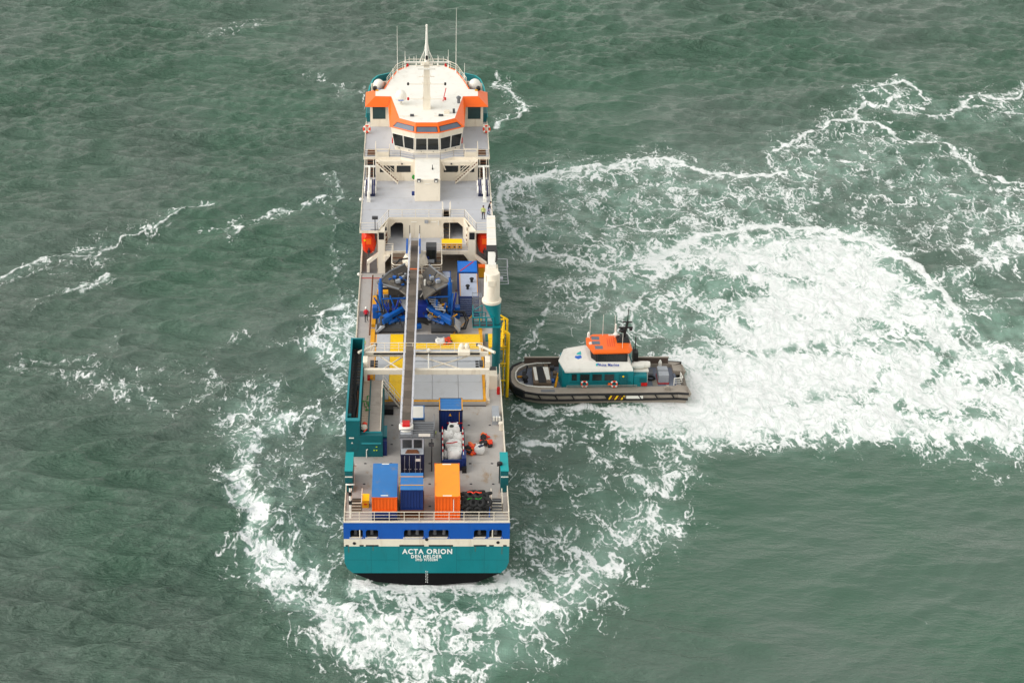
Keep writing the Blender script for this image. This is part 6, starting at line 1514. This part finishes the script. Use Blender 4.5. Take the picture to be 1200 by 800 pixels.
# lifebuoys
def lifebuoy(label, c, n, r=.36, group=None):
    t = thing('lifebuoy', label, 'lifebuoy', tuple(c), group)
    q = MB(); q.torus(c, r, r * .3, n, 20, 8); q.build('ring', ORANGED, t, smooth=True)
    nz = Vector(n).normalized(); a = nz.cross(Vector((0, 0, 1)) if abs(nz.z) < .9 else Vector((1, 0, 0))).normalized(); bb = nz.cross(a)
    for k in range(4):
        th = math.pi / 4 + k * math.pi / 2; e = a * math.cos(th) + bb * math.sin(th); tg = -a * math.sin(th) + bb * math.cos(th)
        q = MB(); q.tube(Vector(c) + e * r - tg * .11, Vector(c) + e * r + tg * .11, r * .33, 8); q.build('white_band', WHITE, t)
    return t
lifebuoy('lifebuoy on the port bridge deck rail', (-7.75, 75.6, 9.0), (0, -1, .3), .4); lifebuoy('lifebuoy on the starboard bridge deck rail', (7.75, 75.6, 9.0), (0, -1, .3), .4)
for sx in (-1, 1):
    q = MB(); q.box(sx * 7.3, sx * 7.95, 75.72, 75.8, 8.4, 9.6); q.build('lifebuoy_board', CREAM, ship)

# ------------------------------------------------------------------ people
def person(label, loc, face, jacket, legs, helmet=None, lean=0.0, stride=.18, arms=((.26, .05), (.26, .05)), hair=None, group='people on deck'):
    """one continuous body grown over a skeleton; face = heading in radians (0 looks along +Y)"""
    J = {}
    def P(n, x, y, z): J[n] = Vector((x, y, z))
    lz = lambda z: lean * max(0, z - .95)
    P('pel', 0, 0, .96); P('waist', 0, lz(1.1), 1.10); P('chest', 0, lz(1.33), 1.33); P('neck', 0, lz(1.5) + .01, 1.50); P('head0', 0, lz(1.58) + .03, 1.58); P('head1', 0, lz(1.70) + .04, 1.70)
    for s, n in ((-1, 'L'), (1, 'R')):
        st = stride * s
        P('hip' + n, .1 * s, 0, .92); P('knee' + n, .11 * s, st * .6 + .03, .50); P('ank' + n, .11 * s, st - .03, .09); P('toe' + n, .13 * s, st + .15, .04)
        ax, ay = arms[0 if s < 0 else 1]
        P('sho' + n, .19 * s, lz(1.42), 1.42); P('elb' + n, ax * s, lz(1.15) + ay * .5, 1.14); P('wri' + n, (ax - .02) * s, lz(.95) + ay + .05, .92 + ay * .3); P('han' + n, (ax - .03) * s, lz(.9) + ay + .09, .82 + ay * .35)
        for f in range(4): P('f%d' % f + n, (ax - .05 + .0) * s, lz(.9) + ay + .06 + f * .022, .74 + ay * .38 + (.008 if f in (1, 2) else .02))
        P('th' + n, (ax - .08) * s, lz(.9) + ay + .12, .80 + ay * .35)
    E = [('pel', 'waist'), ('waist', 'chest'), ('chest', 'neck'), ('neck', 'head0'), ('head0', 'head1')]
    for n in 'LR': E += [('pel', 'hip' + n), ('hip' + n, 'knee' + n), ('knee' + n, 'ank' + n), ('ank' + n, 'toe' + n), ('chest', 'sho' + n), ('sho' + n, 'elb' + n), ('elb' + n, 'wri' + n), ('wri' + n, 'han' + n), ('han' + n, 'th' + n)] + [('han' + n, 'f%d' % f + n) for f in range(4)]
    RAD = dict(pel=.155, waist=.145, chest=.165, neck=.06, head0=.085, head1=.105, hip=.10, knee=.07, ank=.05, toe=.042, sho=.075, elb=.055, wri=.035, han=.04, th=.012)
    names = list(J); me = bpy.data.meshes.new('person_skeleton')
    me.from_pydata([J[n] for n in names], [(names.index(a), names.index(c)) for a, c in E], [])
    o = bpy.data.objects.new('person_tmp', me); COL.objects.link(o)
    md = o.modifiers.new('skin', 'SKIN'); md.use_smooth_shade = True
    for i, n in enumerate(names):
        k = n if n in RAD else (n[:-1] if n[:-1] in RAD else None); r = RAD[k] if k else .011
        me.skin_vertices[0].data[i].radius = (r * (1.15 if k in ('pel', 'waist', 'chest') else 1), r * (.8 if k in ('pel', 'waist', 'chest') else 1))
    me.skin_vertices[0].data[0].use_root = True
    sb = o.modifiers.new('sub', 'SUBSURF'); sb.levels = 1; sb.render_levels = 1
    dg = bpy.context.evaluated_depsgraph_get(); body = bpy.data.meshes.new_from_object(o.evaluated_get(dg)); bpy.data.objects.remove(o)
    body.materials.clear()
    for m in (SKIN, jacket, legs, BLACK): body.materials.append(m)
    for p in body.polygons:
        z = p.center.z; x = abs(p.center.x)
        if z < .12: mi = 3
        elif x > .17 and z < .93 and z > .6: mi = 0
        elif z < .98: mi = 2
        elif z < 1.53: mi = 1
        else: mi = 0
        p.material_index = mi; p.use_smooth = True
    t = thing('person', label, 'person', loc, group)
    t.rotation_euler = (0, 0, face)
    bo = bpy.data.objects.new('body', body); COL.objects.link(bo); bo.parent = t
    def part(name, mb, m):
        me2 = bpy.data.meshes.new(name); me2.from_pydata(mb.v, [], mb.f); me2.materials.append(m); me2.polygons.foreach_set('use_smooth', [True] * len(me2.polygons)); oo = bpy.data.objects.new(name, me2); COL.objects.link(oo); oo.parent = t
    hd = J['head1']
    q = MB()
    for s in (-1, 1): q.ball((hd.x + .035 * s, hd.y + .095, hd.z - .02), .014, n=8)
    part('eyes', q, BLACK); q = MB(); q.hull([(hd.x - .015, hd.y + .09, hd.z - .07), (hd.x + .015, hd.y + .09, hd.z - .07), (hd.x, hd.y + .135, hd.z - .065), (hd.x, hd.y + .1, hd.z - .01)]); part('nose', q, SKIN)
    q = MB(); q.box(hd.x - .03, hd.x + .03, hd.y + .075, hd.y + .1, hd.z - .11, hd.z - .1); part('mouth', q, JRED)
    if helmet:
        q = MB(); q.lathe((hd.x, hd.y, hd.z + .0), [(.155, .0), (.15, .02), (.13, .03), (.125, .09), (.09, .14), (.02, .155)], 16); part('helmet', q, helmet)
    else:
        q = MB(); q.ball((hd.x, hd.y - .02, hd.z + .03), .115, 1, 1.05, .95, 14); part('hair', q, hair or JDARK)
    return t
person('person in red jacket, black trousers and white helmet walking on the port side deck', (-6.95, 39.4, .008), 0, JRED, JDARK, WHITE, .1)
person('person in yellow hi-vis jacket bending over the forward end of the trough module', (-7.1, 32.4, .008), math.pi, HIVIS, JDARK, WHITE, .5, .1)
person('person in pale hi-vis vest and dark trousers standing on the upper deck', (6.85, 55.3, Bd), math.pi * .9, mat('faded_hi_vis', lin(176, 184, 112), .8, .1), JDARK, None, .05, .08, hair=mat('brown_hair', (.08, .04, .02), .7))
person('person in dark jacket and blue jeans leaning on the starboard rail', (7.5, 56.5, Bd), -math.pi / 2, JDARK, JEANS, None, .3, .1, ((.3, .2), (.3, .2)))

# ------------------------------------------------------------------ crew transfer boat
cb = thing('crew_transfer_boat', 'small teal and white crew boat with orange wheelhouse roof pushing its bow against the ship', 'boat', (19.8, 36.9, WATER_Z))
ZD = -5.9; ZI = -6.35        # gunwale and working deck
NEAR = [(9.72, 36.9), (9.75, 35.9), (10.1, 34.7), (11.1, 33.6), (12.6, 33.1), (14.5, 32.98), (22, 33.15), (28.6, 33.35), (29.75, 33.2)]
FARS = [(9.72, 36.9), (9.78, 38.2), (10.2, 39.4), (11.1, 40.3), (12.6, 40.75), (14.5, 40.85), (22, 40.75), (28.6, 40.6), (29.75, 40.4)]
NIN = [(10.25, 36.9), (10.3, 36.2), (10.6, 35.5), (11.4, 34.85), (12.7, 34.55), (14.5, 34.5), (22, 34.65), (28.4, 34.9), (28.9, 35.1)]
FIN = [(10.25, 36.9), (10.3, 37.9), (10.7, 38.9), (11.5, 39.7), (12.8, 40.1), (14.5, 40.2), (22, 40.1), (28.4, 40.0), (28.9, 39.8)]
outer_ = NEAR + FARS[::-1]
def inset(p, f): return (19.8 + (p[0] - 19.8) * (1 - f * .03), 36.9 + (p[1] - 36.9) * (1 - f * .06))
rows = [(0, ZD), (0, -6.3), (.3, -6.85), (1.0, -7.4), (2.2, -8.0)]
b = MB(); n = len(outer_); vs = []
for f, z in rows: vs += [(*inset(p, f), z) for p in outer_]
b.add(vs, [(j * n + k, j * n + (k + 1) % n, (j + 1) * n + (k + 1) % n, (j + 1) * n + k) for j in range(len(rows) - 1) for k in range(n)])
b.build('hull', ALU, cb, smooth='auto')
# gunwale strips (side decks)
for A_, B_, nm in ((NEAR, NIN, 'side_deck'), (FARS, FIN, 'side_deck')):
    b = MB(); m_ = len(A_); vs = [(*p, ZD) for p in A_] + [(*p, ZD) for p in B_] + [(*p, ZI) for p in B_]
    b.add(vs, [(k, k + 1, m_ + k + 1, m_ + k) for k in range(m_ - 1)] + [(m_ + k, m_ + k + 1, 2 * m_ + k + 1, 2 * m_ + k) for k in range(m_ - 1)]); b.build(nm, ALU, cb)
b = MB(); b.prism(NIN + FIN[::-1], ZI - .06, ZI); b.build('working_deck', BDECK, cb)
# inner lip round the bow
b = MB()
for L_ in (NIN, FIN):
    for p, q_ in zip(L_[:5], L_[1:6]): b.tube((*p, ZD + .05), (*q_, ZD + .05), .09, 6)
b.build('bow_lip', WHITE, cb)
# fenders: rubbing strakes and bow fender
for z, r in ((-5.98, .14), (-6.72, .13)):
    for L_ in (NEAR, FARS):
        b = MB()
        for p, q_ in zip(L_[2:-1], L_[3:]): b.tube((*inset(p, -.2 if z > -6.2 else 0), z), (*inset(q_, -.2 if z > -6.2 else 0), z), r, 7)
        b.build('rubbing_strake', RUBBER, cb)
b = MB(); bow = [(11.1, 33.5), (10.02, 34.6), (9.60, 35.7), (9.56, 36.9), (9.62, 38.2), (10.06, 39.5), (11.1, 40.4)]
for z in (-5.98, -6.25, -6.5):
    for p, q_ in zip(bow[:-1], bow[1:]): b.tube((*p, z), (*q_, z), .2, 8)
b.build('bow_fender', RUBBER, cb, smooth='auto')
for x in np.arange(12.6, 29, 1.9):
    f = (x - 14.5) / 14; y = 32.9 + .3 * max(f, 0) + (.1 if x < 14 else 0)
    q = MB(); q.slab([(x, y, -6.05), (x + .14, y, -6.05), (x + .55, y - .0, -6.68), (x + .41, y, -6.68)], .12); q.build('fender_rib', RUBBER, cb)
for k in range(5):
    x = 20.6 + k * .36; q = MB(); q.slab([(x, 32.98, -6.62), (x + .22, 32.98, -6.62), (x + .5, 32.98, -6.12), (x + .28, 32.98, -6.12)], .05); q.build('hazard_stripe', YELLOW if k % 2 == 0 else RUSTY, cb)
q = MB(); q.box(20.4, 22.4, 33.02, 33.1, -6.66, -6.08); q.build('hazard_board', BLACK, cb)
q = MB(); q.box(22.7, 24.6, 33.0, 33.1, -6.5, -6.15); q.build('white_panel', WHITE, cb)
MB().box(13.0, 14.6, 33.45, 34.0, ZD, ZD + .02).build('step_plate', GREY, cb)
# far bulwark
for x0, x1 in ((11.4, 15.6), (24.6, 28.2)):
    q = MB(); q.box(x0, x1, 40.15, 40.3, ZI, -5.15); q.build('bulwark', mat('brown_bulwark', lin(92, 78, 70), .7, .25, 1.5, (.02, .02, .02), .5, .6) if 'brown_bulwark' not in MATS else MATS['brown_bulwark'], cb)
    MB().box(x0 - .05, x1 + .05, 40.1, 40.36, -5.15, -5.08).build('bulwark_cap', ALU, cb)
# stern steps
for y0, y1 in ((33.2, 35.3), (38.4, 40.4)):
    q = MB(); q.hull([(28.6, y0, ZD), (30.15, y0 + .25, ZD - .2), (28.6, y1, ZD), (29.9, y1 - .2, ZD - .2), (28.6, y0, ZD - .6), (30.0, y0 + .2, ZD - .6), (28.6, y1, ZD - .6), (29.8, y1 - .2, ZD - .6)]); q.build('stern_step', ALU, cb)
q = MB(); q.box(28.6, 28.8, 35.3, 38.4, ZI - .3, ZI + .12); q.build('transom_sill', BDECK, cb)
rail(cb, [(28.3, 35.0, ZD), (29.3, 35.2, ZD), (29.3, 37.2, ZI)], .9, 'stern_rail', WHITE, r=.05)
# cabin
CF = [(15.2, 36.9), (15.5, 35.0), (16.2, 34.62), (23.6, 34.75), (23.6, 39.7), (16.2, 39.8), (15.5, 39.2)]
b = MB(); b.prism(CF, ZI, -4.0); cabin = b.build('cabin', TEAL, cb)
b = MB(); RT = [(15.15, 37.2), (15.75, 34.55), (23.55, 34.85), (23.3, 39.8), (18.4, 40.6), (15.9, 39.9)]
b.hull([(x, y, -4.02) for x, y in RT] + [(x, y, -3.88) for x, y in RT] + [(x + (.5 if x < 17 else -.1), 37.2 + (y - 37.2) * .93, -3.6) for x, y in RT] + [(x, y, -3.0) for x, y in ((18.5, 35.55), (22.9, 35.6), (18.2, 38.9), (22.9, 38.8))])
croof = b.build('cabin_roof', WHITE, cb)
for x0, x1 in ((16.55, 17.1), (17.5, 18.55), (18.9, 19.95), (20.3, 21.35)):
    q = MB(); q.box(x0, x1, 34.56, 34.66, -5.0, -4.22); q.build('window', GLASS, cabin)
    f = MB(); f.box(x0 - .05, x1 + .05, 34.55, 34.62, -5.06, -5.0); f.box(x0 - .05, x1 + .05, 34.55, 34.62, -4.22, -4.17); f.build('window_frame', TEALD, cabin)
MB().box(16.3, 23.3, 34.58, 34.64, -5.35, -5.30).build('moulding', TEALD, cabin)
MB().box(22.0, 22.9, 34.56, 34.68, -5.85, -4.3).build('door', TEALD, cabin); q = MB(); q.lathe((22.4, 34.52, -4.5), [(.03, 0), (.12, .02), (.12, .08)], 10, 'y'); q.build('lamp', YELLOW, cabin)
q = MB(); q.rbox((24.4, 35.6, -5.3), (1.5, 1.7, 1.6), None, .06); q.build('engine_casing', TEAL, cabin); MB().box(24.5, 25.2, 34.65, 34.78, -5.8, -5.4).build('red_drum', RED, cabin); MB().box(24.3, 25.0, 34.68, 34.76, -5.35, -4.8).build('casing_door', TEALD, cabin)
for x0 in (15.28,):
    for y0, y1 in ((35.3, 36.4), (36.7, 37.9)):
        pass
q = MB(); q.slab([(15.33, 36.1, -5.0), (15.22, 36.8, -5.0), (15.22, 36.8, -4.25), (15.33, 36.1, -4.25)], -.04); q.build('window', GLASS, cabin)
# wheelhouse
W0 = [(18.8, 36.2), (19.3, 35.45), (22.9, 35.5), (23.0, 38.9), (19.4, 39.1), (18.8, 38.6)]
b = MB(); b.prism(W0, -3.3, -1.95); wh = b.build('wheelhouse', BLACK, cb)
for x0, x1 in ((19.5, 20.5), (20.6, 21.6), (21.7, 22.7)):
    q = MB(); q.box(x0, x1, 35.40, 35.46, -2.9, -2.1); q.build('window', GLASS, wh)
for x in (19.45, 20.55, 21.65, 22.8): MB().box(x - .03, x + .03, 35.38, 35.44, -3.0, -2.0).build('window_post', GREYD, wh)
OR = [(18.35, 38.9), (18.3, 37.4), (18.95, 35.3), (23.1, 35.5), (23.45, 36.2), (23.3, 39.6), (22.6, 39.9), (19.2, 39.8)]
b = MB(); cxr, cyr = 20.9, 37.6
b.hull([(x, y, -2.02) for x, y in OR] + [(x, y, -1.86) for x, y in OR] + [(cxr + (x - cxr) * .88, cyr + (y - cyr) * .84, -1.70) for x, y in OR]); oroof = b.build('wheelhouse_roof', ORANGE, cb)
for y0 in (35.95, 37.05, 38.15):
    q = MB(); q.box(18.95 + (.25 if y0 < 36 else 0), 19.85 + (.25 if y0 < 36 else 0), y0, y0 + .8, -1.74, -1.69); q.build('skylight', SKYL, oroof)
for k in range(4): MB().box(20.7 + k * .25, 20.76 + k * .25, 36.6, 38.6, -1.73, -1.68).build('roof_rib', ORANGED, oroof)
q = MB(); q.hull([(21.8, 37.4, -1.7), (23.3, 37.4, -1.7), (21.8, 39.1, -1.7), (23.3, 39.1, -1.7), (22.2, 37.8, -1.2), (23.1, 37.8, -1.2), (22.2, 38.7, -1.2), (23.1, 38.7, -1.2)]); bm_ = q.build('mast_base', BLACK, cb)
q = MB(); q.tube((22.6, 38.2, -1.3), (23.0, 38.2, .6), .22, 8, .12); q.tube((22.95, 38.2, .4), (23.05, 38.2, 2.6), .05, 6); q.box(22.0, 23.6, 38.1, 38.3, -.2, -.05); q.box(22.4, 23.5, 38.1, 38.3, .55, .65); q.ball((22.4, 38.2, -.5), .3, 1.2, 1, .8); q.ball((23.4, 38.2, -.35), .2); q.build('mast', BLACK, cb)
q = MB(); q.lathe((21.75, 38.9, -1.7), [(.12, 0), (.12, 1.6), (.05, 1.7)], 8); q.ball((21.75, 38.6, -1.2), .3, 1, 1, .7); q.box(20.9, 22.3, 38.5, 38.62, -1.35, -1.22); q.build('radar', WHITE, cb)
for x, y, h in ((18.75, 38.5, 2.6), (20.3, 39.2, 2.8), (21.7, 39.4, 2.6), (22.3, 36.2, 2.0)):
    q = MB(); q.tube((x, y, -1.8), (x, y, -1.8 + h), .03, 5); q.build('aerial', WHITE, cb)
for x, y, h in ((18.65, 38.9, .75), (18.75, 37.2, .35)):
    q = MB(); q.lathe((x, y, -1.8), [(.16, 0), (.18, .1), (.16, h * .8), (.04, h)], 12); q.build('dome', WHITE, cb)
q = MB(); q.tube((23.6, 36.2, -3.9), (23.6, 36.2, -1.5), .06); q.tube((24.0, 38.0, -3.9), (24.0, 38.0, -1.2), .06); q.box(23.7, 24.3, 37.2, 38.2, -4.0, -2.9); q.build('exhaust_stack', BLACK, cb)
q = MB()
for x, y in ((24.2, 36.2), (24.9, 36.4)): q.lathe((x, y, -3.95), [(.05, -.75), (.34, -.7), (.4, -.4), (.4, .4), (.34, .7), (.05, .75)], 12, 'x')
q.build('liferaft_canister', WHITE, cb); q = MB(); q.box(23.7, 25.4, 35.6, 37.0, -4.5, -4.35); q.tube((23.8, 35.7, -4.4), (23.8, 35.7, ZI), .05); q.tube((25.3, 35.7, -4.4), (25.3, 35.7, ZI), .05); q.build('raft_rack', WHITE, cb)
# markings on the cabin roof
rz_ = lambda x: -3.6 + max(0, x - 16.1) / 2.2 * .6 + .05
q = MB(); q.slab([(x, y, rz_(x)) for x, y in ((16.35, 37.35), (16.5, 37.05), (16.95, 36.9), (17.35, 36.35), (17.75, 36.55), (17.7, 37.1), (17.2, 37.15), (16.9, 37.45))], .05); q.build('logo', LOGOB, croof)
q = MB(); q.slab([(x, y, rz_(x)) for x, y in ((16.95, 37.6), (17.75, 37.2), (17.75, 38.05))], .05); q.build('logo', LOGOT, croof)
ROT = Matrix.Rotation(math.radians(-52), 3, 'X')
text_mesh('Acta Marine', 2.3, 0, 0, 0, 'lettering', mat('print_blue', lin(30, 70, 170), .5, .02), croof, 1.1, .02, ROT, (20.75, 34.98, -3.36))
q = MB(); q.slab([ROT @ Vector(p) + Vector((19.3, 34.98, -3.36)) for p in ((0, -.02, 0), (.14, -.02, 0), (.14, -.02, .3), (-.02, -.02, .3))], .02); q.build('logo', LOGOT, croof)
q = MB(); q.slab([ROT @ Vector(p) + Vector((19.3, 34.98, -3.36)) for p in ((.15, -.02, .15), (.3, -.02, .12), (.3, -.02, .34), (.15, -.02, .32))], .02); q.build('logo', LOGOB, croof)
# deck gear
q = MB(); q.box(12.25, 14.3, 35.3, 39.0, ZI, -5.75); q.build('cargo_hatch', BROWN, cb)
q = MB(); q.slab([(12.85, 35.35, -5.70), (13.75, 35.35, -5.70), (13.45, 38.9, -5.68), (12.75, 38.9, -5.68)], .06); q.build('hatch_cover', RUBBER, cb)
q = MB(); q.slab([(12.45, 35.9, -5.70), (12.8, 35.9, -5.70), (12.7, 38.9, -5.68), (12.35, 38.9, -5.68)], .06); q.build('hatch_stripe', WHITE, cb)
q = MB(); q.slab([(13.78, 36.0, -5.70), (14.2, 36.0, -5.70), (14.1, 38.9, -5.68), (13.5, 38.9, -5.68)], .06); q.build('hatch_stripe', WHITE, cb)
q = MB(); q.lathe((11.35, 36.6, ZI), [(.35, 0), (.3, .1), (.25, .5), (.4, .55), (.35, .7)], 12); q.box(11.1, 11.5, 36.9, 38.2, ZI, ZI + .5); q.tube((11.5, 38.0, ZI + .3), (11.7, 38.8, ZI + .9), .1); q.build('anchor_winch', RUBBER, cb)
MB().box(10.5, 11.1, 37.5, 37.65, ZI, ZI + .2).build('fairlead', YELLOWD, cb); q = MB(); q.box(10.75, 11.15, 35.9, 36.3, ZI, ZI + .25); q.build('deck_box', GREYL, cb)
q = MB(); q.tube((14.75, 35.2, ZI), (15.0, 35.6, -5.1), .12, 8); q.tube((14.7, 35.6, ZI), (15.05, 35.9, -4.8), .07, 6); q.build('davit', YELLOWD, cb)
for x, y, z, m in ((14.6, 39.4, .5, GREYD), (14.9, 38.2, .4, BROWN), (14.85, 37.2, .35, GREYD), (14.5, 36.6, .3, MBLUE), (13.9, 39.6, .5, BROWN)):
    q = MB(); q.rbox((x, y, ZI + z / 2), (.5, .6, z), None, .04); q.build('deck_box', m, cb)
q = MB(); q.rbox((27.25, 37.2, ZI + .6), (1.2, 2.2, 1.1), None, .05); q.build('aft_locker', GREYL, cb); MB().box(26.62, 27.88, 36.05, 38.35, ZI, ZI + .14).build('locker_base', RED, cb); MB().box(26.64, 27.86, 37.15, 37.25, ZI + 1.14, ZI + 1.17).build('locker_seam', GREYD, cb)
q = MB(); q.torus((25.9, 37.3, ZI + .1), .42, .12, (0, 0, 1), 18, 7); q.build('hose_coil', RUBBER, cb); MB().box(25.2, 26.3, 38.2, 39.4, ZI, ZI + .12).build('deck_hatch', GREY, cb); MB().box(26.0, 26.6, 35.7, 37.0, ZI, ZI + .03).build('deck_plate', ALU, cb)
q = MB(); q.lathe((27.2, 39.6, ZI), [(.25, 0), (.2, .4), (.2, .9), (.08, 1.2)], 10); q.build('bollard', WHITE, cb); MB().box(26.8, 27.7, 39.3, 39.5, ZI, ZI + .3).build('chock', YELLOWD, cb)
q = MB(); q.box(27.3, 27.6, 33.7, 34.1, ZD, ZD + .55); q.tube((27.0, 33.9, ZD + .3), (27.9, 33.9, ZD + .3), .1, 8); q.build('bollard', ALU, cb)
for x, lab in ((18.0, 'orange and white lifebuoy under the cabin windows of the crew boat'), (21.4, 'orange and white lifebuoy beside the cabin door of the crew boat')):
    lifebuoy(lab, (x, 34.5, -5.45), (0, -1, .25), .33)
q = MB(); q.box(20.7, 20.95, 34.5, 34.6, -5.65, -5.35); q.build('beacon', ORANGE, cb)
rail(cb, [(16.0, 34.3, ZD), (24, 34.45, ZD)], .35, 'grab_rail', ALU, r=.025, post=2.0)
